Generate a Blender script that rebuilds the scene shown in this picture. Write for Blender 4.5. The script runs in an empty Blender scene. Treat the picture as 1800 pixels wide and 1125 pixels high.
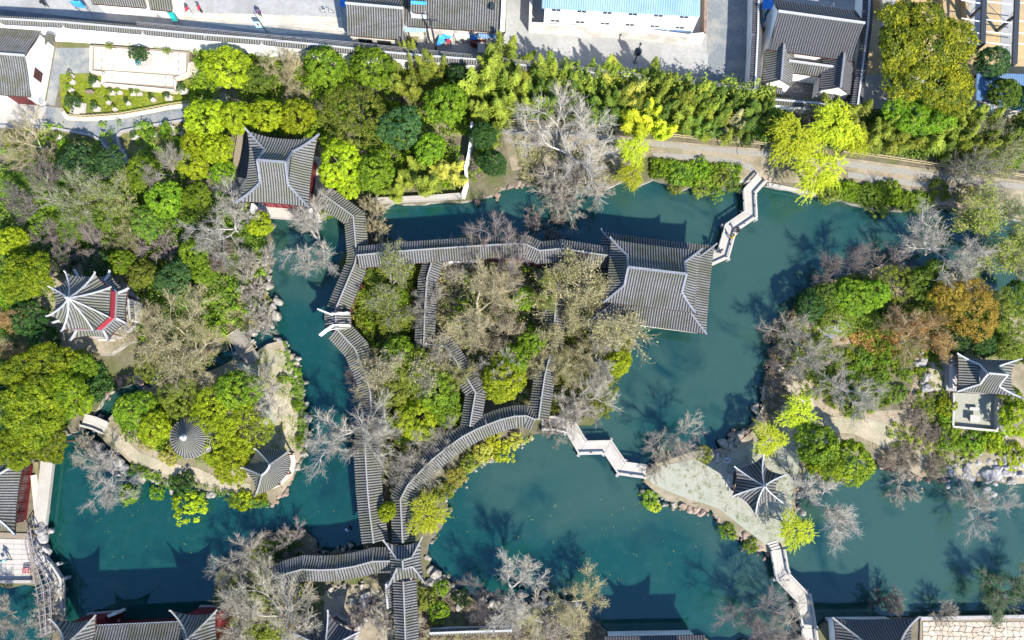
import bpy, bmesh, math, random
import numpy as np
from mathutils import Vector, Matrix

R = math.radians
random.seed(7)
rng = np.random.default_rng(7)
SC = bpy.context.scene
COL = SC.collection

# ------------------------------------------------------------------ camera, sky, sun, exposure
TILT, CAMH = R(8.4), 90.0
cam_data = bpy.data.cameras.new("camera")
cam_data.lens, cam_data.sensor_width = 28.0, 36.0
cam_data.clip_start, cam_data.clip_end = 1.0, 1500.0
cam = bpy.data.objects.new("camera", cam_data)
cam.location = (0.0, -CAMH * math.tan(TILT), CAMH)
cam.rotation_euler = (TILT, 0.0, 0.0)
COL.objects.link(cam)
SC.camera = cam

SUN_EL = R(45.0)
SUN_DIR = np.array([0.52, -0.855])            # plan direction towards the sun
SUN_DIR = SUN_DIR / np.linalg.norm(SUN_DIR)
world = bpy.data.worlds.new("World")
SC.world = world
world.use_nodes = True
wn = world.node_tree.nodes
bg = wn["Background"]
sky = wn.new("ShaderNodeTexSky")
sky.sky_type = 'NISHITA'
sky.sun_disc = False
sky.sun_elevation = SUN_EL
sky.sun_rotation = math.atan2(SUN_DIR[0], SUN_DIR[1])
world.node_tree.links.new(sky.outputs[0], bg.inputs[0])
sky.ozone_density = 5.0
sky.dust_density = .3
bg.inputs[1].default_value = 0.15
sun_data = bpy.data.lights.new("sun", 'SUN')
sun_data.energy, sun_data.angle, sun_data.color = 4.7, R(0.5), (1.0, 0.955, 0.87)
sun = bpy.data.objects.new("sun", sun_data)
sd = Vector((SUN_DIR[0] * math.cos(SUN_EL), SUN_DIR[1] * math.cos(SUN_EL), math.sin(SUN_EL)))
sun.rotation_euler = sd.to_track_quat('Z', 'Y').to_euler()
COL.objects.link(sun)
SC.view_settings.view_transform = 'Standard'
SC.view_settings.look = 'None'
SC.view_settings.gamma = 1.0
SC.view_settings.use_curve_mapping = False
SC.view_settings.exposure = 1.12
SC.render.engine = 'CYCLES'
SC.cycles.max_bounces = 6
SC.cycles.transparent_max_bounces = 4

# ------------------------------------------------------------------ helpers
def P(u, v, z=0.8):
    """point of the garden at height z that the aerial photograph shows at pixel (u, v)"""
    x, y = (u - 900.0) / 1400.0, -(v - 562.5) / 1400.0
    c, s = math.cos(TILT), math.sin(TILT)
    dy, dz = y * c + s, y * s - c
    t = (z - CAMH) / dz
    return np.array([x * t, cam.location[1] + dy * t, z])

def P2(u, v, z=0.8):
    return P(u, v, z)[:2]

def PP(pts, z=0.8):
    return np.array([P(u, v, z) for u, v in pts])

GZ = 0.8                                       # ground level above the pond

class MB:
    """collects geometry of ONE mesh object"""
    def __init__(s):
        s.v, s.f, s.m, s.t, s.n, s.tinted = [], [], [], [], 0, False
    def add(s, V, F, m=0, tint=None):
        V = np.asarray(V, float).reshape(-1, 3)
        F = np.asarray(F, int)
        if F.ndim == 1: F = F[None]
        s.v.append(V); s.f.append(F + s.n)
        s.m.append(np.full(len(F), m) if np.isscalar(m) else np.asarray(m))
        if tint is None: s.t.append(np.full(len(V), .5))
        else:
            s.tinted = True; s.t.append(np.asarray(tint, float))
        s.n += len(V)
    def box(s, c, size, rz=0.0, m=0):
        x, y, z = np.array(size) / 2.0
        V = np.array([[-x,-y,-z],[x,-y,-z],[x,y,-z],[-x,y,-z],[-x,-y,z],[x,-y,z],[x,y,z],[-x,y,z]])
        ca, sa = math.cos(rz), math.sin(rz)
        V = np.c_[V[:,0]*ca - V[:,1]*sa, V[:,0]*sa + V[:,1]*ca, V[:,2]] + np.asarray(c, float)
        s.add(V, [[0,3,2,1],[4,5,6,7],[0,1,5,4],[1,2,6,5],[2,3,7,6],[3,0,4,7]], m)
    def bar(s, a, b, w, h, m=0):
        """rectangular bar from a to b, w wide (level), h tall"""
        s.sweep([a, b], w, h, m)
    def sweep(s, pts, w, h, m=0, w1=None):
        pts = np.asarray(pts, float); k = len(pts)
        V = []
        for i in range(k):
            d = pts[min(i+1, k-1)] - pts[max(i-1, 0)]
            l = math.hypot(d[0], d[1])
            nrm = np.array([-d[1]/l, d[0]/l, 0.0]) if l > 1e-6 else np.array([1.0, 0, 0])
            ww = w if w1 is None else w + (w1 - w) * i / (k - 1)
            a, b = pts[i] - nrm*ww/2, pts[i] + nrm*ww/2
            hh = np.array([0, 0, h/2])
            V += [a-hh, b-hh, b+hh, a+hh]
        F = []
        for i in range(k-1):
            o = 4*i
            for j in range(4):
                F.append([o+j, o+(j+1)%4, o+4+(j+1)%4, o+4+j])
        F.append([3,2,1,0]); o = 4*(k-1); F.append([o,o+1,o+2,o+3])
        s.add(V, F, m)
    def prism(s, poly, z0, z1, m=0, mside=None, bottom=False):
        poly = np.asarray(poly, float)[:, :2]; n = len(poly)
        if area2(poly) < 0: poly = poly[::-1]
        V = np.r_[np.c_[poly, np.full(n, z0)], np.c_[poly, np.full(n, z1)]]
        s.add(V, [list(range(n, 2*n))], m)
        k = s.n - 2*n
        s.add(np.zeros((0,3)), np.array([[k+i, k+(i+1)%n, k+n+(i+1)%n, k+n+i] for i in range(n)]) - s.n, m if mside is None else mside)
        if bottom: s.add(np.zeros((0,3)), np.array([[k+i for i in range(n)][::-1]]) - s.n, m)
    def tube(s, A, B, ra, rb, n=5, m=0):
        """many tapered tubes at once"""
        A, B = np.atleast_2d(np.asarray(A, float)), np.atleast_2d(np.asarray(B, float))
        k = len(A)
        ra = np.broadcast_to(np.asarray(ra, float), (k,)); rb = np.broadcast_to(np.asarray(rb, float), (k,))
        d = B - A; d /= np.maximum(np.linalg.norm(d, axis=1, keepdims=True), 1e-9)
        up = np.where(np.abs(d[:, 2:3]) > .9, np.array([[1.0, 0, 0]]), np.array([[0, 0, 1.0]]))
        u = np.cross(d, up); u /= np.maximum(np.linalg.norm(u, axis=1, keepdims=True), 1e-9)
        w = np.cross(d, u)
        ang = np.arange(n) * 2*math.pi/n
        ring = u[:, None]*np.cos(ang)[None, :, None] + w[:, None]*np.sin(ang)[None, :, None]
        V = np.concatenate([A[:, None] + ring*ra[:, None, None], B[:, None] + ring*rb[:, None, None]], 1).reshape(-1, 3)
        j = np.arange(n)
        q = np.c_[j, j+n, (j+1) % n + n, (j+1) % n]
        F = (q[None] + (np.arange(k)*2*n)[:, None, None]).reshape(-1, 4)
        s.add(V, F, m)
    def cyl(s, a, b, r0, r1=None, n=8, m=0, caps=True):
        r1 = r0 if r1 is None else r1
        s.tube([a], [b], r0, r1, n, m)
        if caps:
            k = s.n - 2*n
            s.add(np.zeros((0,3)), np.array([[k+n+i for i in range(n)][::-1]]) - s.n, m)
            s.add(np.zeros((0,3)), np.array([[k+i for i in range(n)]]) - s.n, m)
    def lathe(s, prof, c=(0,0,0), n=12, m=0):
        prof = np.asarray(prof, float); k = len(prof)
        a = np.arange(n)*2*math.pi/n
        V = np.concatenate([np.c_[r*np.cos(a), r*np.sin(a), np.full(n, z)] for r, z in prof]) + np.asarray(c, float)
        F = [[i*n+j, i*n+(j+1)%n, (i+1)*n+(j+1)%n, (i+1)*n+j] for i in range(k-1) for j in range(n)]
        s.add(V, F, m)
    def quads(s, V4, m=0, tint=None):
        """(k,4,3) array of separate quads"""
        k = len(V4)
        s.add(V4.reshape(-1, 3), np.arange(4*k).reshape(k, 4), m, None if tint is None else np.repeat(tint, 4))
    def mesh(s, name, mats, smooth=False):
        me = bpy.data.meshes.new(name)
        V = np.concatenate(s.v) if s.v else np.zeros((0, 3))
        me.vertices.add(len(V)); me.vertices.foreach_set("co", V.astype(np.float32).ravel())
        tot = np.concatenate([np.full(len(f), f.shape[1]) for f in s.f])
        loops = np.concatenate([f.ravel() for f in s.f])
        me.loops.add(len(loops)); me.loops.foreach_set("vertex_index", loops.astype(np.int32))
        me.polygons.add(len(tot))
        me.polygons.foreach_set("loop_start", np.r_[0, np.cumsum(tot)[:-1]].astype(np.int32))
        for mt in (mats if isinstance(mats, (list, tuple)) else [mats]): me.materials.append(mt)
        me.polygons.foreach_set("material_index", np.concatenate(s.m).astype(np.int32))
        if s.tinted:
            at = me.attributes.new("tint", 'FLOAT', 'POINT')
            at.data.foreach_set("value", np.concatenate(s.t).astype(np.float32))
        me.update(calc_edges=True)
        me.validate()
        me.polygons.foreach_set("use_smooth", np.full(len(me.polygons), smooth))
        return me
    def build(s, name, mats, parent=None, smooth=False, kind=None):
        return link(name, s.mesh(name, mats, smooth), parent, kind)

def area2(p):
    p = np.asarray(p)
    return float(np.sum(p[:, 0]*np.roll(p[:, 1], -1) - np.roll(p[:, 0], -1)*p[:, 1]))

def link(name, me, parent=None, kind=None, loc=None, rot=None, scale=None):
    o = bpy.data.objects.new(name, me)
    COL.objects.link(o)
    if parent is not None:
        o.parent = parent
        if loc is None and rot is None and scale is None:        # geometry is in world space: keep it there
            o.matrix_parent_inverse = parent_inv(parent)
    if loc is not None: o.location = loc
    if rot is not None: o.rotation_euler = rot
    if scale is not None: o.scale = scale
    if kind: o["kind"] = kind
    return o

def world_of(o):
    m = Matrix.LocRotScale(o.location, o.rotation_euler, o.scale)
    return m if o.parent is None else world_of(o.parent) @ o.matrix_parent_inverse @ m

def parent_inv(o):
    return world_of(o).inverted()

def thing(name, label, cat, loc=(0, 0, 0), rz=0.0, group=None, scale=1.0):
    o = bpy.data.objects.new(name, None)
    o.empty_display_size = .3
    COL.objects.link(o)
    o.location = loc; o.rotation_euler = (0, 0, rz); o.scale = (scale,)*3 if np.isscalar(scale) else scale
    return tag(o, label, cat, group)

def tag(o, label, cat, group=None):
    o["label"] = label; o["category"] = cat
    if group: o["group"] = group
    return o

# ------------------------------------------------------------------ materials
def nt(name):
    m = bpy.data.materials.new(name); m.use_nodes = True
    return m, m.node_tree.nodes, m.node_tree.links, m.node_tree.nodes["Principled BSDF"]

def mat(name, c1, c2=None, scale=3.0, rough=.8, bump=0.0, bscale=None, spec=.3, detail=5.0, c3=None, scale3=.35, metal=0.0, per_object=0.0):
    """procedural surface: two colours mixed by noise, a third in large patches, fine relief"""
    m, N, L, b = nt(name)
    b.inputs["Roughness"].default_value = rough
    b.inputs["Specular IOR Level"].default_value = spec
    b.inputs["Metallic"].default_value = metal
    co = N.new("ShaderNodeTexCoord")
    def noise(sc, det=detail):
        n = N.new("ShaderNodeTexNoise"); n.inputs["Scale"].default_value = sc; n.inputs["Detail"].default_value = det
        n.inputs["Roughness"].default_value = .62
        L.new(co.outputs["Object"], n.inputs["Vector"]); return n
    def ramp(src, a, bb):
        r = N.new("ShaderNodeMapRange"); r.inputs["From Min"].default_value = a; r.inputs["From Max"].default_value = bb
        L.new(src, r.inputs["Value"]); return r.outputs[0]
    def mix(f, a, bb):
        x = N.new("ShaderNodeMix"); x.data_type = 'RGBA'
        L.new(f, x.inputs[0])
        for sock, val in ((x.inputs[6], a), (x.inputs[7], bb)):
            if isinstance(val, tuple): sock.default_value = (*val, 1)
            else: L.new(val, sock)
        return x.outputs[2]
    col = None
    if c2 is not None:
        col = mix(ramp(noise(scale).outputs["Fac"], .34, .66), c1, c2)
    if c3 is not None:
        col = mix(ramp(noise(scale3, 4).outputs["Fac"], .45, .62), col if col is not None else c1, c3)
    if per_object:
        oi = N.new("ShaderNodeObjectInfo")
        h = N.new("ShaderNodeHueSaturation")
        v = N.new("ShaderNodeMapRange"); v.inputs["To Min"].default_value = 1 - per_object; v.inputs["To Max"].default_value = 1 + per_object
        L.new(oi.outputs["Random"], v.inputs["Value"]); L.new(v.outputs[0], h.inputs["Value"])
        if col is None: h.inputs["Color"].default_value = (*c1, 1)
        else: L.new(col, h.inputs["Color"])
        col = h.outputs[0]
    if col is None: b.inputs["Base Color"].default_value = (*c1, 1)
    else: L.new(col, b.inputs["Base Color"])
    if bump:
        bp = N.new("ShaderNodeBump"); bp.inputs["Strength"].default_value = bump; bp.inputs["Distance"].default_value = .1
        L.new(noise(bscale or scale*4).outputs["Fac"], bp.inputs["Height"]); L.new(bp.outputs[0], b.inputs["Normal"])
    return m

def leaf_mat(name, dark, light, trans=.48, rough=.5, var=.26):
    m, N, L, b = nt(name)
    at = N.new("ShaderNodeAttribute"); at.attribute_name = "tint"
    mx = N.new("ShaderNodeMix"); mx.data_type = 'RGBA'
    L.new(at.outputs["Fac"], mx.inputs[0])
    mx.inputs[6].default_value = (*dark, 1); mx.inputs[7].default_value = (*light, 1)
    oi = N.new("ShaderNodeObjectInfo")
    h = N.new("ShaderNodeHueSaturation")
    for sock, lo, hi in (("Value", 1-var, 1+var), ("Hue", .494, .516)):
        r = N.new("ShaderNodeMapRange"); r.inputs["To Min"].default_value = lo; r.inputs["To Max"].default_value = hi
        L.new(oi.outputs["Random"], r.inputs["Value"]); L.new(r.outputs[0], h.inputs[sock])
    L.new(mx.outputs[2], h.inputs["Color"])
    L.new(h.outputs[0], b.inputs["Base Color"])
    b.inputs["Roughness"].default_value = rough; b.inputs["Specular IOR Level"].default_value = .25
    tr = N.new("ShaderNodeBsdfTranslucent"); L.new(h.outputs[0], tr.inputs["Color"])
    ms = N.new("ShaderNodeMixShader"); ms.inputs[0].default_value = trans
    L.new(b.outputs[0], ms.inputs[1]); L.new(tr.outputs[0], ms.inputs[2])
    L.new(ms.outputs[0], N["Material Output"].inputs["Surface"])
    return m

M = {}
M['tile_cover'] = mat('grey_cover_tile', (.235,.23,.225), (.095,.092,.09), 9, .8, .3, 30, c3=(.115,.115,.08), scale3=.5, per_object=.1)
M['tile_cover_light'] = mat('weathered_light_tile', (.245,.235,.215), (.10,.097,.09), 9, .8, .3, 30, c3=(.145,.145,.10), scale3=.4)
M['tile_cover_dark'] = mat('dark_cover_tile', (.13,.13,.14), (.055,.055,.06), 9, .75, .3, 30, c3=(.085,.085,.09), scale3=.5)
M['tile_pan'] = mat('pan_tile_shade_and_dirt', (.022,.022,.025), (.04,.04,.04), 8, .85, .2, 30)  # shade of the grooves put into the colour, along with gutter dirt
M['eave_wood'] = mat('dark_red_eave_wood', (.10,.028,.020), (.06,.018,.014), 5, .6)
M['ridge_white'] = mat('lime_washed_ridge', (.44,.44,.44), (.31,.31,.32), 5, .8, .2, c3=(.34,.33,.32))
M['ridge_grey'] = mat('grey_brick_ridge', (.22,.225,.25), (.13,.135,.155), 5, .8, .2)
M['plaster'] = mat('white_lime_plaster', (.80,.79,.77), (.70,.69,.66), 1.2, .85, .1, 8, c3=(.62,.60,.56), scale3=.25)
M['plaster_old'] = mat('stained_plaster', (.66,.62,.55), (.52,.48,.42), 1.6, .9, .2, 8, c3=(.40,.37,.33), scale3=.5)
M['red_wood'] = mat('dark_red_lacquer', (.13,.016,.018), (.09,.012,.014), 4, .45)
M['red_bright'] = mat('crimson_wood_panel', (.34,.03,.045), (.27,.024,.035), 4, .5)
M['stone'] = mat('pale_granite', (.43,.40,.36), (.34,.315,.28), 6, .8, .2, 30, c3=(.36,.33,.29), scale3=.8, per_object=.07)
M['stone_warm'] = mat('cream_paving_stone', (.58,.52,.43), (.50,.445,.36), 5, .85, .15, 25, c3=(.47,.40,.315), scale3=.7, per_object=.07)
M['stone_flag'] = mat('mixed_flagstone', (.47,.40,.31), (.37,.315,.25), 3, .85, .25, 20, c3=(.42,.33,.24), scale3=.9, per_object=.22)
M['stone_joint'] = mat('dark_joint_sand', (.24,.20,.15), (.18,.15,.11), 6, .95)
M['stone_grey'] = mat('grey_granite', (.33,.31,.30), (.25,.235,.225), 6, .8, .2, 30, per_object=.08)
M['rock'] = mat('weathered_limestone', (.36,.33,.29), (.17,.155,.135), 2.2, .9, .9, 5, c3=(.10,.10,.06), scale3=.9, per_object=.2)
M['rock_pale'] = mat('pale_lake_stone', (.36,.34,.325), (.19,.175,.165), 2.6, .9, .9, 6, per_object=.15)
M['rock_red'] = mat('reddish_rock', (.30,.22,.17), (.18,.13,.10), 2.4, .9, .9, 5, per_object=.2)
M['soil'] = mat('garden_soil', (.17,.145,.10), (.10,.085,.055), 1.3, .95, .5, 6, c3=(.085,.095,.028), scale3=.22)
M['soil_tan'] = mat('dry_trodden_earth', (.33,.275,.195), (.245,.20,.14), 1.4, .95, .4, 7, c3=(.17,.15,.09), scale3=.3)
M['lawn'] = mat('short_lawn', (.17,.20,.028), (.10,.13,.02), 1.6, .95, .6, 18, c3=(.20,.17,.06), scale3=.35)
M['moss'] = mat('mossy_lawn', (.16,.15,.05), (.10,.11,.03), 1.6, .95, .5, 14, c3=(.22,.19,.10), scale3=.5)
M['path_blue'] = mat('grey_pebble_paving', (.20,.215,.225), (.13,.145,.155), 4.5, .85, .5, 22, c3=(.26,.255,.23), scale3=.5)
M['walk_stone'] = mat('grey_beige_walk', (.29,.27,.235), (.22,.205,.18), 3.6, .9, .4, 20, c3=(.25,.225,.18), scale3=.4)
M['path_pale'] = mat('pale_pebble_paving', (.33,.32,.255), (.25,.245,.195), 3.6, .9, .5, 18, c3=(.27,.285,.225), scale3=.3)
M['path_tan'] = mat('tan_gravel', (.42,.36,.26), (.32,.27,.19), 3.2, .9, .5, 18, c3=(.28,.255,.17), scale3=.35)
M['street'] = mat('worn_street_paving', (.335,.33,.315), (.27,.265,.255), 2.2, .9, .25, 14, c3=(.24,.235,.225), scale3=.2)
M['street_pale'] = mat('bright_dusty_paving', (.58,.515,.41), (.47,.415,.33), 2.0, .9, .25, 14, c3=(.36,.33,.27), scale3=.3)
M['shade_paving'] = mat('shade_toned_paving', (.105,.115,.13), (.075,.08,.09), 3.2, .85, .3, 18, c3=(.13,.13,.135), scale3=.4)  # dark tone carries the shade of the alley and the hall side
M['brick_floor'] = mat('grey_brick_paving', (.15,.15,.155), (.10,.10,.105), 5, .9, .3, 20)
M['sand'] = mat('dry_sand_yard', (.43,.31,.155), (.33,.235,.12), 1.6, .95, .3, 9, c3=(.30,.23,.14), scale3=.3)
M['bamboo_wood'] = mat('weathered_bamboo', (.46,.38,.22), (.34,.28,.16), 6, .7)
M['blue_metal'] = mat('pale_blue_sheet_metal', (.22,.32,.42), (.19,.29,.39), 1.5, .5, c3=(.17,.26,.35))
M['blue_shed'] = mat('steel_blue_sheet', (.10,.19,.33), (.075,.15,.27), 1.4, .5, c3=(.14,.20,.28))
M['blue_tarp'] = mat('bright_blue_tarpaulin', (.03,.22,.62), (.05,.30,.70), 2.0, .45, .4, 4)
M['teal'] = mat('teal_cloth', (.01,.27,.25), (.015,.33,.30), 3, .6)
M['white_metal'] = mat('white_painted_steel', (.76,.77,.78), rough=.45)
M['dark_metal'] = mat('dark_painted_steel', (.035,.04,.05), rough=.45)
M['glass'] = mat('dark_window_glass', (.03,.035,.04), rough=.08, spec=.6)
M['pot'] = mat('stone_pot', (.50,.46,.40), (.36,.32,.28), 6, .85, .2, per_object=.15)
M['ridge_soft'] = mat('weathered_ridge_tile', (.30,.295,.285), (.18,.175,.17), 7, .85, .2, c3=(.23,.22,.20))
M['bark'] = mat('pale_grey_bark', (.34,.31,.265), (.24,.215,.18), 6, .9, .3, 20, per_object=.12)
M['bark_tan'] = mat('tan_bark', (.46,.40,.27), (.32,.27,.175), 6, .9, .3, 20, per_object=.12)
M['bark_mauve'] = mat('mauve_grey_bark', (.27,.235,.235), (.17,.15,.15), 6, .9, .3, 20, per_object=.15)
M['bark_dark'] = mat('dark_brown_bark', (.075,.06,.045), (.045,.036,.028), 6, .9, .3, 20, per_object=.15)
M['bark_white'] = mat('silvery_bark', (.42,.395,.35), (.30,.28,.25), 6, .9, .3, 20, per_object=.1)

M['twig_bark'] = mat('grey_twig', (.32,.285,.225), (.22,.195,.15), 6, .9, per_object=.15)
M['twig_bark_tan'] = mat('tan_twig', (.38,.32,.185), (.26,.215,.12), 6, .9, per_object=.12)
M['twig_bark_mauve'] = mat('mauve_twig', (.20,.165,.14), (.13,.105,.09), 6, .9, per_object=.15)
M['twig_bark_white'] = mat('silvery_twig', (.37,.335,.275), (.26,.235,.19), 6, .9, per_object=.12)
M['twig_bark_dark'] = M['twig_bark_mauve']

L_ = {}
L_['bright'] = leaf_mat('yellow_green_leaf', (.22,.28,.010), (.54,.60,.02))
L_['green'] = leaf_mat('fresh_green_leaf', (.11,.20,.012), (.34,.46,.025))
L_['mid'] = leaf_mat('green_leaf', (.09,.165,.018), (.26,.35,.04))
L_['dark'] = leaf_mat('dark_evergreen_leaf', (.025,.075,.018), (.09,.17,.03))
L_['teal'] = leaf_mat('blue_green_leaf', (.03,.09,.032), (.14,.24,.06))
L_['olive'] = leaf_mat('olive_leaf', (.14,.18,.02), (.36,.40,.05))
L_['gold_green'] = leaf_mat('golden_green_leaf', (.09,.13,.012), (.46,.42,.02))
L_['lime'] = leaf_mat('lime_willow_leaf', (.34,.40,.014), (.66,.66,.035), .35)
L_['yellow'] = leaf_mat('pale_yellow_leaf', (.34,.33,.05), (.56,.52,.10))
L_['gold'] = leaf_mat('golden_autumn_leaf', (.33,.22,.03), (.62,.46,.06))
L_['rust'] = leaf_mat('rusty_leaf', (.30,.15,.055), (.52,.29,.10))
L_['tan'] = leaf_mat('tan_bud_leaf', (.20,.18,.075), (.36,.325,.15), .2)
L_['mauve'] = leaf_mat('mauve_twig_leaf', (.17,.13,.09), (.27,.22,.15), .2)
L_['bamboo'] = leaf_mat('bamboo_leaf', (.14,.19,.022), (.42,.45,.055))
L_['bamboo_dark'] = leaf_mat('deep_bamboo_leaf', (.07,.13,.018), (.25,.32,.045))
L_['camphor'] = leaf_mat('camphor_leaf', (.10,.165,.010), (.45,.49,.02))
M['old_planks'] = mat('weathered_brown_planks', (.25,.21,.165), (.17,.14,.11), 5, .9, .4, 20, c3=(.20,.18,.15), per_object=.15)

def water_mat():
    m, N, L, b = nt('pond_water')
    co = N.new("ShaderNodeTexCoord")
    def noise(sc, det, dist=0.0):
        n = N.new("ShaderNodeTexNoise"); n.inputs["Scale"].default_value = sc; n.inputs["Detail"].default_value = det
        n.inputs["Distortion"].default_value = dist
        L.new(co.outputs["Object"], n.inputs["Vector"]); return n.outputs["Fac"]
    def rng_(src, a, bb):
        r = N.new("ShaderNodeMapRange"); r.inputs["From Min"].default_value = a; r.inputs["From Max"].default_value = bb
        r.interpolation_type = 'SMOOTHSTEP'; L.new(src, r.inputs["Value"]); return r.outputs[0]
    def mix(f, a, bb):
        x = N.new("ShaderNodeMix"); x.data_type = 'RGBA'; L.new(f, x.inputs[0])
        for sock, val in ((x.inputs[6], a), (x.inputs[7], bb)):
            if isinstance(val, tuple): sock.default_value = (*val, 1)
            else: L.new(val, sock)
        return x.outputs[2]
    clear, silt, deep = (.004,.041,.036), (.025,.060,.046), (.003,.026,.028)
    sep = N.new("ShaderNodeSeparateXYZ"); L.new(co.outputs["Object"], sep.inputs[0])
    ad = N.new("ShaderNodeMath"); ad.operation = 'MULTIPLY_ADD'; ad.inputs[1].default_value = .0028; L.new(sep.outputs[0], ad.inputs[0]); L.new(noise(.055, 4, .6), ad.inputs[2])   # siltier towards the eastern ponds
    c = mix(rng_(ad.outputs[0], .40, .60), clear, silt)
    c = mix(rng_(noise(1.1, 8), .45, 1.25), c, (.034,.072,.056))  # speckle of surface ripples put into the water colour
    c = mix(rng_(noise(.16, 5, .9), .52, .74), c, deep)
    L.new(c, b.inputs["Base Color"])
    b.inputs["Roughness"].default_value = .06
    b.subsurface_method = 'BURLEY'                # turbid water: light spreads sideways below the surface
    b.inputs["Subsurface Weight"].default_value = 1.0
    b.inputs["Subsurface Radius"].default_value = (.5, 1.0, .9); b.inputs["Subsurface Scale"].default_value = .45
    b.inputs["IOR"].default_value = 1.62; b.inputs["Specular Tint"].default_value = (.5, .82, 1, 1)
    bp = N.new("ShaderNodeBump"); bp.inputs["Strength"].default_value = .05; bp.inputs["Distance"].default_value = .05
    L.new(noise(3.2, 3), bp.inputs["Height"]); L.new(bp.outputs[0], b.inputs["Normal"])
    return m
M['water'] = water_mat()

# ------------------------------------------------------------------ tiled roofs
CURVE = .38
def prof(t): return (1-CURVE)*t + CURVE*t*t
OFF = np.array([-.5, -.30, -.16, .16, .30]); BUMP = np.array([0, 0, .085, .085, 0])

class Facet:
    """one slope of a tiled roof: eave E0->E1 (inside on its left), rows of cover tiles running up it"""
    def __init__(s, E0, E1, Rr, hipl, hipr, ze, rise, q=1.0, lift=0.0, flare=0.0, pw=3.0):
        s.pw = pw; s.E0, s.E1 = np.asarray(E0, float)[:2], np.asarray(E1, float)[:2]
        d = s.E1 - s.E0; s.L = np.linalg.norm(d); s.e = d/s.L; s.n = np.array([-s.e[1], s.e[0]])
        s.R, s.ze, s.rise, s.q, s.lift, s.flare = Rr, ze, rise, q, lift, flare
        s.hipl, s.hipr = hipl, hipr                     # (along, up) end of each hip, None = no hip
        s.dl = s.dr = np.zeros(2)
        if hipl: s.dl = -(s.e*hipl[0] + s.n*hipl[1]); s.dl = s.dl/np.linalg.norm(s.dl)
        if hipr: s.dr = s.e*hipr[0] - s.n*hipr[1]; s.dr = s.dr/np.linalg.norm(s.dr)
    def at(s, S, r, dz=0.0):
        S, r = np.asarray(S, float), np.asarray(r, float)
        sL = s.hipl[0]*np.minimum(r/s.hipl[1], 1) if s.hipl else 0*r
        sR = s.L - s.hipr[0]*np.minimum(r/s.hipr[1], 1) if s.hipr else s.L + 0*r
        u = np.clip(2*(S-sL)/np.maximum(sR-sL, 1e-3) - 1, -1, 1)
        w = np.where(sR-sL < 2e-3, 1.0, np.abs(u))**s.pw
        rl = s.hipl[1] if s.hipl else 1e9; rr = s.hipr[1] if s.hipr else 1e9
        al = np.where(u < 0, w*np.clip(1-r/rl, 0, 1)**2, 0) if s.hipl else 0*r
        ar = np.where(u >= 0, w*np.clip(1-r/rr, 0, 1)**2, 0) if s.hipr else 0*r
        p = s.E0 + S[..., None]*s.e + r[..., None]*s.n + (al*s.flare)[..., None]*s.dl + (ar*s.flare)[..., None]*s.dr
        z = s.ze + s.rise*prof(s.q*r/s.R) + s.lift*(al+ar) + dz
        return np.concatenate([p, z[..., None]], -1)
    def tiles(s, top, under, bp_hi, bp_lo=None, sp=.28, m=5):
        bs = np.array([b[0] for b in bp_hi]); br = np.array([b[1] for b in bp_hi])
        s0, s1 = bs.min(), bs.max()
        if bp_lo: s0 = min(s0, min(b[0] for b in bp_lo)); s1 = max(s1, max(b[0] for b in bp_lo))
        n = max(2, int(round((s1-s0)/sp))); sp = (s1-s0)/n
        S = (s0 + sp*(np.arange(n)[:, None] + .5 + OFF[None])).ravel()
        B = np.tile(BUMP, n); S = np.r_[S, s1]; B = np.r_[B, 0]
        hi = np.interp(S, bs, br)
        lo = np.interp(S, [b[0] for b in bp_lo], [b[1] for b in bp_lo]) if bp_lo else 0*S
        hi = np.maximum(hi, lo + .01)
        T = np.linspace(0, 1, m+1)
        r = lo[:, None] + (hi-lo)[:, None]*T[None]
        SS = np.broadcast_to(S[:, None], r.shape)
        V = s.at(SS, r, B[:, None])
        k = len(S); idx = np.arange(k*(m+1)).reshape(k, m+1)
        F = np.stack([idx[:-1, :-1], idx[1:, :-1], idx[1:, 1:], idx[:-1, 1:]], -1)
        mi = np.tile(np.array([0, 1, 1, 1, 0]), n)[:k-1]
        top.add(V.reshape(-1, 3), F.reshape(-1, 4), np.repeat(mi, m))
        # soffit and eave board
        g = np.unique(np.r_[np.arange(0, k, 5), k-1])
        Vu = s.at(SS[g], r[g], -.16)
        kk = len(g); iu = np.arange(kk*(m+1)).reshape(kk, m+1)
        under.add(Vu.reshape(-1, 3), np.stack([iu[:-1, :-1], iu[:-1, 1:], iu[1:, 1:], iu[1:, :-1]], -1).reshape(-1, 4))
        a, b = s.at(SS[g][:, 0], r[g][:, 0], -.16), s.at(SS[g][:, 0], r[g][:, 0], -.01)
        E = np.stack([a[:-1], a[1:], b[1:], b[:-1]], 1); under.quads(E)
    def hip(s, left=True, dz=.10, tip=.22, n=9):
        f = np.linspace(0, 1, n)
        h = s.hipl if left else s.hipr; d = s.dl if left else s.dr
        S = h[0]*f if left else s.L - h[0]*f
        pts = s.at(S, h[1]*f, dz)
        # exact curve on the hip itself
        base = s.E0 + S[:, None]*s.e + (h[1]*f)[:, None]*s.n + (s.flare*(1-f)**2)[:, None]*d
        pts[:, :2] = base; pts[:, 2] = s.ze + s.rise*prof(s.q*h[1]*f/s.R) + s.lift*(1-f)**2 + dz
        if tip:
            p0 = pts[0]; k1 = np.r_[p0[:2] + d*tip*.6, p0[2] + tip*.35]; k2 = np.r_[p0[:2] + d*tip, p0[2] + tip*.85]
            pts = np.vstack([k2, k1, pts])
        return pts

def roof_parts(root, top, under, cover='tile_cover'):
    top.build('tile_rows', [M['tile_pan'], M[cover]], root, kind='stuff')
    under.build('eave_board', M['eave_wood'], root)

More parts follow.
